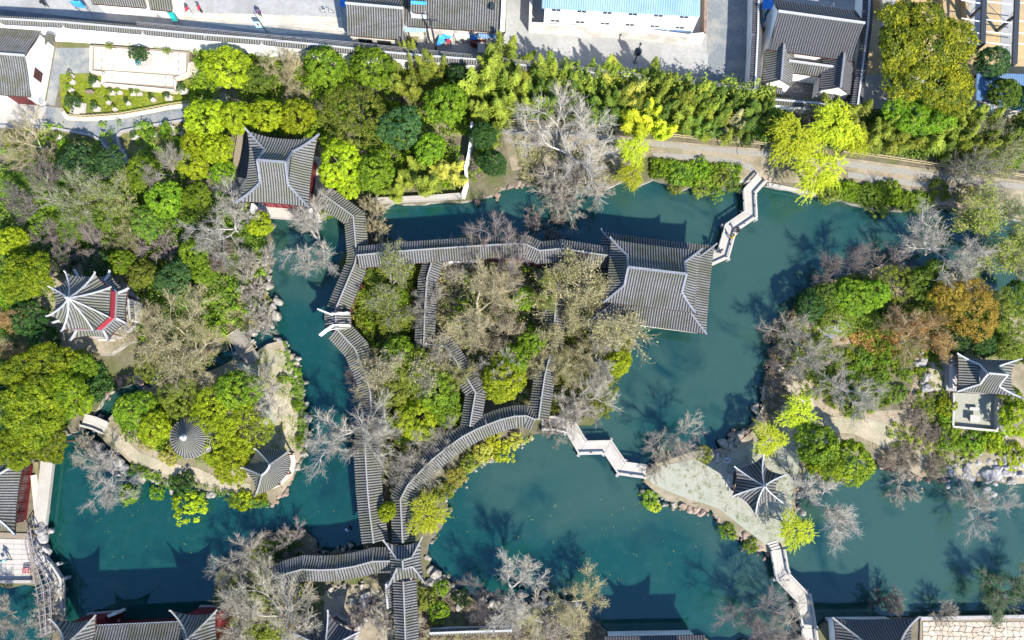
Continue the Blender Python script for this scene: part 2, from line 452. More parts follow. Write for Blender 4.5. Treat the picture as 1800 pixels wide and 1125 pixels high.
_colmesh = {}
def column(root, x, y, z0, z1, r=.12, mtl='red_wood'):
    key = (round(z1-z0, 2), r, mtl)
    if key not in _colmesh:
        b = MB(); b.cyl((0, 0, .12), (0, 0, z1-z0), r, r*.92, 8)
        b2 = MB(); b2.lathe([(0, .14), (r*1.25, .14), (r*1.5, .06), (r*1.4, 0)], n=8)
        _colmesh[key] = (b.mesh('column', M[mtl]), b2.mesh('column_base', M['stone_grey']))
    me, mb_ = _colmesh[key]
    inv = parent_inv(root)
    loc = inv @ Vector((x, y, z0))
    rz = -root.rotation_euler.z
    c = link('column', me, root, loc=loc, rot=(0, 0, rz))
    link('column_base', mb_, c, loc=(0, 0, 0))
    return c

def pull(tips, flare):
    c = tips.mean(0)
    d = tips - c; l = np.linalg.norm(d, axis=1, keepdims=True)
    return c + d*(1 - flare/l), c

def spire_pavilion(name, label, cat, tips_px, gz, ze, rise, lift, flare, cover='tile_cover', ridge='ridge_white', rw=.2, finial=.7, walls=None, lower=None, group=None, sp=.28, cols=True, floor=True, pw=3.0):
    """pointed pavilion on any number of corners; tips_px are the upturned roof tips"""
    tips = np.array([P2(u, v, ze+lift) for u, v in tips_px])
    if area2(tips) < 0: tips = tips[::-1]
    base, c = pull(tips, flare + .1); k = len(base)
    root = thing(name, label, cat, (c[0], c[1], gz), 0, group)
    top, under = MB(), MB(); hips = []
    for i in range(k):
        E0, E1 = base[i], base[(i+1) % k]
        e = (E1-E0)/np.linalg.norm(E1-E0); n = np.array([-e[1], e[0]]); Lh = np.linalg.norm(E1-E0)
        s0, Rr = (c-E0) @ e, (c-E0) @ n
        f = Facet(E0, E1, Rr, (s0, Rr), (Lh-s0, Rr), ze, rise, 1, lift, flare, pw)
        f.tiles(top, under, [(0, 0), (s0, Rr), (Lh, 0)], sp=sp)
        hips.append(f.hip(True))
    roof_parts(root, top, under, cover)
    for h in hips:
        b = MB(); b.sweep(h, rw*.8, .16); b.build('hip_ridge', M[ridge], root)
    b = MB(); zt = ze+rise
    b.lathe([(0, finial), (.06, finial*.9), (.09, finial*.7), (.05, finial*.55), (.16, finial*.4), (.19, finial*.25), (.12, finial*.1), (.17, 0), (.18, -.1)], (c[0], c[1], zt+.08), 10)
    b.build('finial', M[ridge], root)
    if cols:
        for p in base:
            q = c + (p-c)*.80
            column(root, q[0], q[1], gz+.2, ze+.05)
    if floor:
        b = MB(); b.prism(c + (base-c)*.98, gz-.3, gz+.2); b.build('platform', M['stone_grey'], root)
        for i in range(k):                             # bench rails between the columns
            if i % 3 == 0: continue
            a, d = c + (base[i]-c)*.80, c + (base[(i+1) % k]-c)*.80
            b = MB(); b.bar((*a, gz+.62), (*d, gz+.62), .3, .07); b.build('bench_rail', M['bark_dark'], root)
    return root, base, c

def rect_from(tips):
    TL, TR, BR, BL = tips
    c = tips.mean(0)
    ex = ((TR+BR)-(TL+BL))/4; ey = ((TL+TR)-(BL+BR))/4
    a = np.linalg.norm(ex); ux = ex/a; uy = np.array([-ux[1], ux[0]])
    return c, ux, uy, a, abs(ey @ uy)

def hip_gable(name, label, cat, tips_px, gz, ze, rise, lift, flare, inset, gable_q=.45, axis='h', cover='tile_cover', ridge='ridge_grey', gable='plaster', rw=.24, root=None, tip_z=None, sp=.28, tip=.22, top_ridge=True, group=None, pw=3.0):
    """hip-and-gable roof over a rectangle; tips_px = TL, TR, BR, BL roof tips as seen; ridge along the picture's h or v"""
    tips = np.array([P2(u, v, ze+lift if tip_z is None else tip_z) for u, v in tips_px])
    c, ux, uy, a, b_ = rect_from(tips)
    if axis == 'v': ux, uy, a, b_ = uy, -ux, b_, a
    a -= flare*.72+.07; b_ -= flare*.72+.07
    Rg = gable_q*b_
    if root is None:
        root = thing(name, label, cat, (c[0], c[1], gz), math.atan2(ux[1], ux[0]), group)
    top, under = MB(), MB()
    cor = [c-ux*a-uy*b_, c+ux*a-uy*b_, c+ux*a+uy*b_, c-ux*a+uy*b_]
    F = []
    for i in range(4):
        E0, E1 = cor[i], cor[(i+1) % 4]
        if i % 2 == 0:
            f = Facet(E0, E1, b_, (inset, Rg), (inset, Rg), ze, rise, 1, lift, flare, pw)
            f.tiles(top, under, [(0, 0), (inset, Rg), (inset+1e-3, b_), (2*a-inset-1e-3, b_), (2*a-inset, Rg), (2*a, 0)], sp=sp, m=6)
        else:
            f = Facet(E0, E1, inset, (Rg, inset), (Rg, inset), ze, rise, gable_q, lift, flare, pw)
            f.tiles(top, under, [(0, 0), (Rg, inset), (2*b_-Rg, inset), (2*b_, 0)], sp=sp, m=4)
        F.append(f)
    roof_parts(root, top, under, cover)
    for f in F:
        bb = MB(); bb.sweep(f.hip(True, tip=tip), rw*.8, .18, w1=rw); bb.build('hip_ridge', M[ridge], root)
    if top_ridge:
        r0, r1 = c-ux*(a-inset), c+ux*(a-inset)
        bb = MB(); bb.bar((*r0, ze+rise+.12), (*r1, ze+rise+.12), rw, .26); bb.build('main_ridge', M[ridge], root)
    for sgn in (-1, 1):
        g = c + ux*sgn*(a-inset)
        rr = np.linspace(Rg, b_, 6)
        for side in (-1, 1):
            pts = np.array([np.r_[g + uy*side*(b_-r), ze+rise*prof(r/b_)+.10] for r in rr])
            bb = MB(); bb.sweep(pts, rw, .2); bb.build('verge_ridge', M[ridge], root)
        w = [np.r_[g - ux*sgn*.12 + uy*(b_-r), ze+rise*prof(r/b_)-.04] for r in rr] + \
            [np.r_[g - ux*sgn*.12 - uy*(b_-r), ze+rise*prof(r/b_)-.04] for r in rr[::-1][1:]]
        bb = MB(); bb.add(w, [list(range(len(w)))]); bb.build('gable_wall', M[gable], root)
    return root, c, ux, uy, a, b_

def gable_run(top, under, ridge, hw, zr, drop, sp=.28, m=4, hwl=None):
    """gabled roof along a polyline of plan points (mitred at bends); returns eave lines"""
    ridge = np.asarray(ridge, float)[:, :2]; k = len(ridge)
    def offs(side, w):
        out = []
        for i in range(k):
            if i == 0: d = ridge[1]-ridge[0]; nn = np.array([d[1], -d[0]])/np.linalg.norm(d)*side; out.append(ridge[i]+nn*w); continue
            if i == k-1: d = ridge[-1]-ridge[-2]; nn = np.array([d[1], -d[0]])/np.linalg.norm(d)*side; out.append(ridge[i]+nn*w); continue
            d0 = ridge[i]-ridge[i-1]; d1 = ridge[i+1]-ridge[i]
            n0 = np.array([d0[1], -d0[0]])/np.linalg.norm(d0)*side; n1 = np.array([d1[1], -d1[0]])/np.linalg.norm(d1)*side
            mn = n0+n1; mn /= max(np.linalg.norm(mn), 1e-6)
            out.append(ridge[i] + mn*w/max(mn @ n0, .35))
        return np.array(out)
    rt, lf = offs(1, hw), offs(-1, hwl or hw)
    for i in range(k-1):
        for E0, E1, g0, g1, w in ((rt[i], rt[i+1], ridge[i], ridge[i+1], hw), (lf[i+1], lf[i], ridge[i+1], ridge[i], hwl or hw)):
            f = Facet(E0, E1, w, None, None, zr-drop, drop)
            s0, s1 = (g0-E0) @ f.e, (g1-E0) @ f.e
            hi, lo = [], []
            if s0 >= 0: hi += [(0, 0), (s0, w)]; lo += [(0, 0)]
            else: hi += [(s0, w)]; lo += [(s0, w), (0, 0)]
            if s1 <= f.L: hi += [(s1, w), (f.L, 0)]; lo += [(f.L, 0)]
            else: hi += [(s1, w)]; lo += [(f.L, 0), (s1, w)]
            f.tiles(top, under, hi, lo, sp=sp, m=m)
    return rt, lf

def corridor(label, pts_px, zr, hw, drop=.95, gz=GZ, cover='tile_cover', ridge='ridge_grey', col_side=(1, 1), group=None, ends=(1, 1), rail=True, sp=.28):
    ridge_pts = np.array([P2(u, v, zr) for u, v in pts_px])
    c = ridge_pts.mean(0)
    root = thing('corridor', label, 'covered walkway', (c[0], c[1], gz), 0, group)
    top, under = MB(), MB()
    rt, lf = gable_run(top, under, ridge_pts, hw, zr, drop, sp)
    roof_parts(root, top, under, cover)
    b = MB(); b.sweep(np.c_[ridge_pts, np.full(len(ridge_pts), zr+.05)], .14, .11); b.build('ridge_tiles', M[ridge], root)
    b = MB()
    poly = np.vstack([ridge_pts + (rt-ridge_pts)*.72, (ridge_pts + (lf-ridge_pts)*.72)[::-1]])
    b.prism(poly, gz-1.3, gz+.25); b.build('floor_slab', M['stone_grey'], root)
    for side, line in ((0, rt), (1, lf)):
        if not col_side[side]: continue
        q = ridge_pts + (line-ridge_pts)*.70
        for i in range(len(q)-1):
            n = max(1, int(round(np.linalg.norm(q[i+1]-q[i])/3.0)))
            for j in range(n):
                p = q[i] + (q[i+1]-q[i])*j/n
                column(root, p[0], p[1], gz+.25, zr-drop+.12, .09)
        if rail:
            b = MB(); b.sweep(np.c_[q, np.full(len(q), gz+.72)], .26, .08); b.build('bench_rail', M['red_wood'], root)
    for e, on in ((0, ends[0]), (-1, ends[1])):
        if on:
            b = MB(); a1, a2 = ridge_pts[e] + (rt[e]-ridge_pts[e])*.9, ridge_pts[e] + (lf[e]-ridge_pts[e])*.9
            b.add([[*a1, zr-drop], [*a2, zr-drop], [*ridge_pts[e], zr-.08]], [[0, 1, 2]]); b.build('gable_wall', M['plaster'], root)
    return root, ridge_pts, rt, lf

def gable_house(name, label, ra, rb, eave_px, zr, ze, gz=GZ, cover='tile_cover', ridge='ridge_white', wall='plaster', over=.35, sp=.28, wz=None, cat='house', group=None, nback=None):
    """plain gabled house: ridge ends as pixels at ridge height, one pixel on the front eave"""
    A, B = P2(*ra, zr), P2(*rb, zr)
    d = (B-A)/np.linalg.norm(B-A); n = np.array([d[1], -d[0]])
    w = (P2(*eave_px, ze)-A) @ n
    if w < 0: n = -n; w = -w
    root = thing(name, label, cat, (*((A+B)/2), gz), math.atan2(d[1], d[0]), group)
    top, under = MB(), MB()
    rt, lf = gable_run(top, under, [A, B] if n @ np.array([d[1], -d[0]]) > 0 else [B, A], w, zr, zr-ze, sp, 5, hwl=nback)
    roof_parts(root, top, under, cover)
    b = MB(); b.bar((*A, zr+.08), (*B, zr+.08), .22, .2); b.build('main_ridge', M[ridge], root)
    wb = (nback or w)
    b = MB()
    i = .22
    A2, B2 = A+d*i, B-d*i; wf, wk = w-over, wb-over
    def zz(x, ww): return ze + (zr-ze)*prof((ww-x)/ww) - .17
    V = []
    for Q in (A2, B2):
        V += [np.r_[Q+n*wf, gz-.1], np.r_[Q+n*wf, zz(wf, w)], np.r_[Q+n*wf*.5, zz(wf*.5, w)], np.r_[Q, zr-.17], np.r_[Q-n*wk*.5, zz(wk*.5, wb)], np.r_[Q-n*wk, zz(wk, wb)], np.r_[Q-n*wk, gz-.1]]
    b.add(V, [[0, 1, 2, 3, 4, 5, 6], ], 0); b.add(np.zeros((0, 3)), np.array([[7, 13, 12, 11, 10, 9, 8]]) - 0 + 0*b.n - b.n, 0)
    b.add(np.zeros((0, 3)), np.array([[0, 7, 8, 1], [6, 5, 12, 13]]) - b.n, 0)
    b.build('wall', M[wall], root)
    return root, A, B, d, n, w

def window(root, c, t, nn, w, h, frame='red_wood', bars=(2, 2), depth=.06, tilt=None):
    """a window on a wall: centre c, along t, facing nn; frame > pane and glazing bars"""
    c, t, nn = np.asarray(c, float), np.r_[t, 0][:3], np.r_[nn, 0][:3]
    up = np.array([0, 0, 1.0])
    def slab(mb, x0, x1, y0, y1, d0, d1):
        V = []
        for dd in (d0, d1):
            for x, y in ((x0, y0), (x1, y0), (x1, y1), (x0, y1)): V.append(c + t*x + up*y + nn*dd)
        mb.add(V, [[0, 3, 2, 1], [4, 5, 6, 7], [0, 1, 5, 4], [1, 2, 6, 5], [2, 3, 7, 6], [3, 0, 4, 7]])
    f = MB(); k = .08
    slab(f, -w/2, w/2, -h/2, -h/2+k, .0, depth); slab(f, -w/2, w/2, h/2-k, h/2, .0, depth)
    slab(f, -w/2, -w/2+k, -h/2+k, h/2-k, .0, depth); slab(f, w/2-k, w/2, -h/2+k, h/2-k, .0, depth)
    for i in range(1, bars[0]):
        x = -w/2 + w*i/bars[0]; slab(f, x-.025, x+.025, -h/2+k, h/2-k, .012, depth*.8)
    for i in range(1, bars[1]):
        y = -h/2 + h*i/bars[1]; slab(f, -w/2+k, w/2-k, y-.025, y+.025, .012, depth*.7)
    o = f.build('window', M[frame], root)
    p = MB(); slab(p, -w/2+k, w/2-k, -h/2+k, h/2-k, .001, .008); p.build('pane', M['glass'], o)
    return o

def garden_wall(label, pts_px, ztop, gz=GZ, th=.34, cap='tile_cover', wall='plaster', capw=.42, name='garden_wall', group=None, ridge='ridge_white'):
    pts = np.array([P2(u, v, ztop) for u, v in pts_px])
    root = thing(name, label, 'wall', (*pts.mean(0), gz), 0, group)
    b = MB()
    b.sweep(np.c_[pts, np.full(len(pts), (ztop-.3+gz-.3)/2)], th, ztop-.3-gz+.3); b.build('wall_face', M[wall], root)
    if cap:
        top, under = MB(), MB(); gable_run(top, under, pts, capw, ztop, .28, .28, 2)
        top.build('cap_tiles', [M['tile_pan'], M[cap]], root, kind='stuff'); under.build('cap_board', M['ridge_grey'], root)
        b = MB(); b.sweep(np.c_[pts, np.full(len(pts), ztop+.05)], .2, .12); b.build('cap_ridge', M[ridge], root)
    return root

def sheet(name, px, z, mtl, kind='structure', th=None):
    b = MB(); pts = PP(px, z)
    if area2(pts) < 0: pts = pts[::-1]
    if th: b.prism(pts, z-th, z)
    else: b.add(pts, [list(range(len(pts)))])
    return b.build(name, M[mtl], None, kind=kind)

def jag(pts, amp=.35, step=1.1, seed=1):
    """subdivide an outline and make it uneven like a rocky shore"""
    r = np.random.default_rng(seed); out = []
    n = len(pts)
    for i in range(n):
        a, b = pts[i], pts[(i+1) % n]; l = np.linalg.norm(b-a)
        k = max(1, min(60, int(l/step)))
        for j in range(k):
            p = a + (b-a)*j/k
            out.append(p + (r.normal(0, amp, 2) if j and l < 60 else 0))
    return np.array(out)

def ruled_roof(top, under, T, E, n, m=5, lift=0.0, sides=True):
    """rows fanning from the ridge polyline T to the eave polyline E (3D, same parameter)"""
    def samp(Q, p):
        Q = np.asarray(Q, float); x = np.linspace(0, 1, len(Q))
        return np.stack([np.interp(p, x, Q[:, j]) for j in range(3)], -1)
    p = ((np.arange(n)[:, None] + .5 + OFF[None])/n).ravel(); B = np.tile(BUMP, n); p = np.r_[p, 1]; B = np.r_[B, 0]
    a, b = samp(E, p), samp(T, p)
    t = np.linspace(0, 1, m+1)
    V = a[:, None] + (b-a)[:, None]*t[None, :, None]
    V[..., 2] = a[:, None, 2] + (b-a)[:, None, 2]*prof(t)[None] + B[:, None]*(1-.6*t[None])
    k = len(p); idx = np.arange(k*(m+1)).reshape(k, m+1)
    F = np.stack([idx[:-1, :-1], idx[1:, :-1], idx[1:, 1:], idx[:-1, 1:]], -1)
    top.add(V.reshape(-1, 3), F.reshape(-1, 4), np.repeat(np.tile(np.array([0, 1, 1, 1, 0]), n)[:k-1], m))
    g = np.unique(np.r_[np.arange(0, k, 5), k-1]); U = V[g].copy(); U[..., 2] -= .17 + B[g][:, None]*0
    iu = np.arange(len(g)*(m+1)).reshape(len(g), m+1)
    under.add(U.reshape(-1, 3), np.stack([iu[:-1, :-1], iu[:-1, 1:], iu[1:, 1:], iu[1:, :-1]], -1).reshape(-1, 4))
    lo, hi_ = U[:, 0], V[g][:, 0]
    under.quads(np.stack([lo[:-1], lo[1:], hi_[1:], hi_[:-1]], 1))

# ------------------------------------------------------------------ plants: shared meshes
def norm(a): return a/np.maximum(np.linalg.norm(a, axis=-1, keepdims=True), 1e-9)

def leaf_quads(mb, c, nrm, a, b, tint, g, along=None, m=0):
    """diamond leaves at c facing nrm, half length a, half width b"""
    n = len(c)
    nrm = norm(nrm)
    t = g.normal(size=(n, 3)) if along is None else along
    t = norm(t - (t*nrm).sum(1, keepdims=True)*nrm)
    w = np.cross(nrm, t)
    a = np.broadcast_to(a, (n,))[:, None]; b = np.broadcast_to(b, (n,))[:, None]
    mb.quads(np.stack([c+t*a, c+w*b, c-t*a, c-w*b], 1), m, np.clip(tint, 0, 1))

def lobes(d, g, k=7, amp=.22):
    f = np.zeros(len(d))
    for _ in range(k):
        c = norm(g.normal(size=3)); f += amp*np.exp(-((d-c)**2).sum(1)/.22)*g.uniform(-1, 1)
    return 1 + f

def domes(g, n, k, rx, rz, spread, r0, r1, zlow):
    """points on the outside of k overlapping domes: an uneven crown surface and its outward directions"""
    ce = np.zeros((k, 3)); a = np.arange(k)*6.283/max(k-1, 1) + g.uniform(0, 6)
    rr = g.uniform(.55, 1.15, k)*spread; rr[0] = .1
    ce[:, 0], ce[:, 1] = rr*np.cos(a)*rx, rr*np.sin(a)*rx*g.uniform(.75, 1)
    ce[:, 2] = (g.uniform(-.25, .22, k) + np.where(rr < .2, .12, 0))*rz
    R_ = g.uniform(r0, r1, k)*rx; R_[0] = r1*rx*1.08
    P_, D_ = [], []
    w = R_**2/np.sum(R_**2)
    for i in range(k):
        m = int(n*2.2*w[i]); d = norm(g.normal(size=(m, 3))); d = d[d[:, 2] > zlow]
        q = ce[i] + d*R_[i]*np.array([1, 1, rz/rx])*(1 - np.abs(g.normal(size=(len(d), 1)))*.14)
        ok = np.ones(len(q), bool)
        for j in range(k):
            if j != i: ok &= (((q-ce[j])/np.array([1, 1, rz/rx]))**2).sum(1) > (.86*R_[j])**2
        P_.append(q[ok]); D_.append(d[ok])
    P_, D_ = np.concatenate(P_), np.concatenate(D_); s = g.permutation(len(P_))[:n]
    return P_[s], D_[s]

def clumps(name, g, c, d, cr, nl, leaf, lo, up=.55, jit=.62, flat=.8):
    mb = MB(); n = len(c)
    crs = cr*g.uniform(.6, 1.35, n)
    ph = g.uniform(0, 6, 3); big = .5 + .5*np.sin(c[:, 0]*1.1+ph[0])*np.sin(c[:, 1]*1.3+ph[1])
    ct = np.clip(g.uniform(.0, .75, n) + (big-.5)*.35, 0, 1)
    cc = np.repeat(c, nl, 0); dd = np.repeat(d, nl, 0); rr = np.repeat(crs, nl)
    u = norm(dd*.5 + np.array([0, 0, up]) + g.normal(size=cc.shape)*jit)
    p = cc + u*(rr*g.uniform(lo, 1.08, len(cc)))[:, None]*np.array([1, 1, flat])
    leaf_quads(mb, p, u + g.normal(size=p.shape)*.45, leaf*g.uniform(.6, 1.35, len(p)), leaf*.62*g.uniform(.7, 1.3, len(p)), np.repeat(ct, nl) + g.normal(0, .18, len(p)), g)
    return mb.mesh(name, [L_['green']])

def round_crown(name, seed, rx=3.0, rz=2.4, ncl=460, cr=.40, nl=36, leaf=.125, zlow=-.3, k=7, spread=.42):
    g = np.random.default_rng(seed); c, d = domes(g, ncl, k, rx, rz, spread, .38, .62, zlow)
    return clumps(name, g, c, d, cr, nl, leaf, .65)

def loose_crown(name, seed, rx=5.0, rz=3.2, ncl=600, cr=.50, nl=46, leaf=.125, ngap=9):
    """wide crown of separate leafy boughs with holes between them"""
    g = np.random.default_rng(seed); c, d = domes(g, int(ncl*1.3), 15, rx, rz, .70, .20, .36, -.1)
    return clumps(name, g, c, d, cr, nl, leaf, .5, up=.5, jit=.8, flat=.6)

def bamboo_clump(name, seed, rad=1.25, h=5.6, nc=11):
    g = np.random.default_rng(seed); lf, cu = MB(), MB()
    for i in range(nc):
        a, r = g.uniform(0, 6.28), rad*math.sqrt(g.uniform(0, 1))
        b0 = np.array([r*math.cos(a), r*math.sin(a), 0.0]); hh = h*g.uniform(.62, 1.08)
        lean = np.array([math.cos(a), math.sin(a), 0])*g.uniform(.1, .9) + np.r_[g.normal(0, .25, 2), 0]
        t = np.linspace(0, 1, 7)
        pts = b0 + t[:, None]*np.array([0, 0, hh]) + (t[:, None]**2.2)*lean*1.2
        cu.tube(pts[:-1], pts[1:], .05*(1-t[:-1]*.8), .05*(1-t[1:]*.8), 5)
        n = 420
        s = 1 - (1-g.uniform(.28, 1, n))*g.uniform(.5, 1, n)
        ax = np.stack([np.interp(s, t, pts[:, j]) for j in range(3)], 1)
        wid = .68*np.clip((1.04-s)*2.6, .06, 1)*np.clip((s-.2)*3, .3, 1)
        out = norm(np.c_[g.normal(size=(n, 2)), g.normal(0, .25, n)])
        q = g.uniform(.15, 1, n)
        p = ax + out*(wid*q)[:, None]; p[:, 2] -= .35*wid*q*q
        al = norm(out + np.array([0, 0, -.55]) + g.normal(size=p.shape)*.3)
        nr = np.cross(al, np.cross(np.array([0, 0, 1.0]), al)) + g.normal(size=p.shape)*.35
        leaf_quads(lf, p, nr, g.uniform(.14, .26, n), g.uniform(.035, .06, n), g.uniform(.1, .9) + (s-.6)*.35 + g.normal(0, .2, n), g, al)
    return lf.mesh(name, [L_['bamboo']]), cu.mesh(name + '_culms', [M['bamboo_wood']])

def willow_crown(name, seed, rx=2.9, rz=1.9, ns=560, nl=24):
    g = np.random.default_rng(seed); lf = MB(); tw = MB()
    a = g.uniform(0, 6.28, ns); r0 = rx*np.sqrt(g.uniform(.01, .95, ns))
    bl = 1 + .3*np.sin(a*3 + g.uniform(0, 6)) + .2*np.sin(a*5 + g.uniform(0, 6))
    r0 = r0*bl
    d = np.c_[np.cos(a), np.sin(a), 0*a] + np.c_[g.normal(0, .75, (ns, 2)), 0*a]
    start = np.c_[r0*np.cos(a), r0*np.sin(a), rz*np.sqrt(np.clip(1-(r0/(rx*1.5))**2, 0, 1))*g.uniform(.75, 1.1, ns)]
    ln = g.uniform(.45, 1.15, ns); tt = g.uniform(.1, .85, ns)
    s = g.uniform(0, 1, (ns, nl))
    p = start[:, None] + d[:, None]*(ln[:, None]*(s*.75))[..., None] + g.normal(0, .05, (ns, nl, 3))
    p[..., 2] -= (ln[:, None]*1.5)*s**1.7
    al = d[:, None]*np.ones((1, nl, 1)); al = al.copy(); al[..., 2] = -1.6*s
    p, al = p.reshape(-1, 3), norm(al.reshape(-1, 3) + g.normal(size=(ns*nl, 3))*.22)
    nr = np.array([0, 0, 1.0]) + g.normal(size=p.shape)*.5
    leaf_quads(lf, p, nr, g.uniform(.08, .18, len(p)), g.uniform(.025, .05, len(p)), np.repeat(tt, nl) + g.normal(0, .15, len(p)), g, al)
    return lf.mesh(name, [L_['lime']])

def branching(seed, H=6.0, spread=1.0, trunk=.26, r0=.15, up=.10, kids=(4, 3, 3), wob=.13, ntw=10, dens=1.0):
    """skeleton of a leafless tree: limbs, then sprays of twigs along and at the end of every branch"""
    g = np.random.default_rng(seed)
    limb, bp, bd, bl = [], [], [], []
    def grow(p, d, l, r, lv):
        n = 4; q, e = p, d; r1 = r*.6
        pts = [q]
        for i in range(n):
            e = norm(e + g.normal(size=3)*wob*(.4 if lv == 0 else 1) + np.array([0, 0, up if lv else .05])); q2 = q + e*l/n
            limb.append((q, q2, r+(r1-r)*i/n, r+(r1-r)*(i+1)/n)); q = q2; pts.append(q)
            if lv >= 2 or (lv == 1 and i > 1):
                for _ in range(int(ntw*dens/4*(1 if lv > 2 else .6)) + 1): bp.append(q - e*l/n*g.random()); bd.append(e); bl.append(l)
            if 1 <= lv < 3 and g.random() < .45:
                side = norm(np.cross(e, g.normal(size=3))); grow(q, norm(e*.7 + side*.8), l*g.uniform(.45, .7), max(r1*.6, .018), lv+1 if lv < 2 else 3)
        if lv >= 3:
            for _ in range(5): bp.append(q); bd.append(e); bl.append(l)
            return
        k = kids[lv]; ph = g.uniform(0, 6.28)
        ref = norm(np.cross(e, np.array([.3, .8, .2]))); ref2 = np.cross(e, ref)
        for j in range(k):
            a = ph + j*6.283/k + g.normal(0, .3)
            op = (.95 if lv == 0 else .6)*spread*g.uniform(.7, 1.2)
            grow(q, norm(e + (ref*math.cos(a) + ref2*math.sin(a))*op), H*.27*g.uniform(.85, 1.15) if lv == 0 else l*g.uniform(.66, .86), max(r1*.78, .02), lv+1)
    grow(np.zeros(3), np.array([0, 0, 1.0]), H*trunk, r0, 0)
    bp, bd, bl = np.array(bp), np.array(bd), np.array(bl)
    A, B, RA, RB, tips = [], [], [], [], []
    def spray(p, d, ln, r, lv):
        n = len(p)
        e1 = norm(d*.9 + norm(np.cross(d, g.normal(size=(n, 3))))*g.uniform(.3, 1.0, (n, 1)) + np.array([0, 0, up*1.2]))
        m = p + e1*(ln*.5)[:, None]
        e2 = norm(e1 + g.normal(size=(n, 3))*.22 + np.array([0, 0, .08])); q = m + e2*(ln*.5)[:, None]
        A.extend([p, m]); B.extend([m, q]); RA.extend([np.full(n, r), np.full(n, r*.85)]); RB.extend([np.full(n, r*.85), np.full(n, r*.6)])
        if lv == 0: tips.append(q); return
        for f, src, dd in ((.5, m, e1), (.25, (p+m)/2, e1), (.75, (m+q)/2, e2), (1, q, e2)):
            spray(src, dd, ln*g.uniform(.35, .65, n), r*.7, lv-1)
    spray(bp, bd, bl*g.uniform(.3, .62, len(bp)), .0082, 1)
    return limb, (np.concatenate(A), np.concatenate(B), np.concatenate(RA), np.concatenate(RB)), np.concatenate(tips)

def bare_meshes(name, seed, **kw):
    limb, tw, tips = branching(seed, **kw)
    mb = MB(); mb.tube(np.array([s[0] for s in limb]), np.array([s[1] for s in limb]), np.array([s[2] for s in limb]), np.array([s[3] for s in limb]), 5)
    m1 = mb.mesh(name+'_trunk', [M['bark']], True)
    mb = MB(); mb.tube(tw[0], tw[1], tw[2], tw[3], 3); m2 = mb.mesh(name+'_twigs', [M['bark']])
    c = tips.mean(0)
    g = np.random.default_rng(seed); sel = tips[g.permutation(len(tips))[:2600]]
    return dict(limb=m1, twig=m2, tips=sel, rad=np.percentile(np.linalg.norm(tips[:, :2]-c[:2], axis=1), 94), c=c, top=tips[:, 2].max())

def bud_mesh(name, tips, seed, per=1, spread=.10, leaf=.055):
    g = np.random.default_rng(seed); mb = MB()
    p = np.repeat(tips, per, 0); p = p + g.normal(0, spread, p.shape)
    leaf_quads(mb, p, np.array([0, 0, .7]) + g.normal(size=p.shape), leaf*g.uniform(.6, 1.4, len(p)), leaf*.65*g.uniform(.6, 1.4, len(p)), np.repeat(g.uniform(.1, .9, len(tips)), per) + g.normal(0, .15, len(p)), g)
    return mb.mesh(name, [L_['tan']])

def trunk_mesh(name, seed, h=1.0, spread=.62, n=7, r=.05):
    """trunk with limbs for a leafy tree, height about 1, crown radius about spread"""
    g = np.random.default_rng(seed); mb = MB()
    p = np.zeros(3); pts = [p]
    for i in range(4):
        p = p + np.array([*g.normal(0, .02, 2), .14]); pts.append(p)
    pts = np.array(pts); rr = r*np.array([1.25, .95, .85, .75, .62])
    mb.tube(pts[:-1], pts[1:], rr[:-1], rr[1:], 7)
    for i in range(n):
        a = i*2.4 + g.uniform(0, .6); b = pts[g.integers(2, 5)]
        m = b + np.array([math.cos(a)*spread*.45, math.sin(a)*spread*.45, .18*g.uniform(.7, 1.3)])
        e = m + np.array([math.cos(a)*spread*.35, math.sin(a)*spread*.35, .20*g.uniform(.5, 1.3)])
        mb.tube([b, m], [m, e], [r*.5, r*.33], [r*.33, r*.12], 5)
    return mb.mesh(name, [M['bark_dark']], smooth=True)

ROUND = [round_crown('round_crown', 10+i) for i in range(4)]
LOOSE = [loose_crown('loose_crown', 30+i) for i in range(3)]
FINE = [round_crown('fine_crown', 50+i, ncl=420, cr=.40, nl=32, leaf=.08, k=9, spread=.62) for i in range(3)]
BUSH = [round_crown('bush_leaves', 70+i, rx=1.0, rz=.75, ncl=75, cr=.2, nl=26, leaf=.075, zlow=-.1, k=5, spread=.55) for i in range(3)]
BAMB = [bamboo_clump('bamboo_leaves', 90+i) for i in range(4)]
WILL = [willow_crown('willow_fronds', 110+i) for i in range(3)]
TRNK = [trunk_mesh('leafy_trunk', 130+i) for i in range(3)]
BARE = [bare_meshes('bare', 150+i, H=6.0, spread=[1.0, 1.15, .9, 1.1, 1.25, .8][i], up=[.06, .04, .12, .05, .02, .14][i]) for i in range(6)]
SCRUB = [bare_meshes('scrub', 170+i, H=3.2, spread=1.3, trunk=.10, r0=.09, up=.07, kids=(5, 3, 2), ntw=7) for i in range(3)]
BUDS = [bud_mesh('bud_leaves', BARE[i]['tips'], 190+i) for i in range(6)]
LEAFY = [bud_mesh('sparse_leaves', BARE[i]['tips'], 200+i, 2, .13, .062) for i in range(6)]
SBUDS = [bud_mesh('scrub_leaves', SCRUB[i]['tips'], 210+i, 2, .10, .045) for i in range(3)]

def recolour(o, mtl):
    o.material_slots[0].link = 'OBJECT'; o.material_slots[0].material = mtl

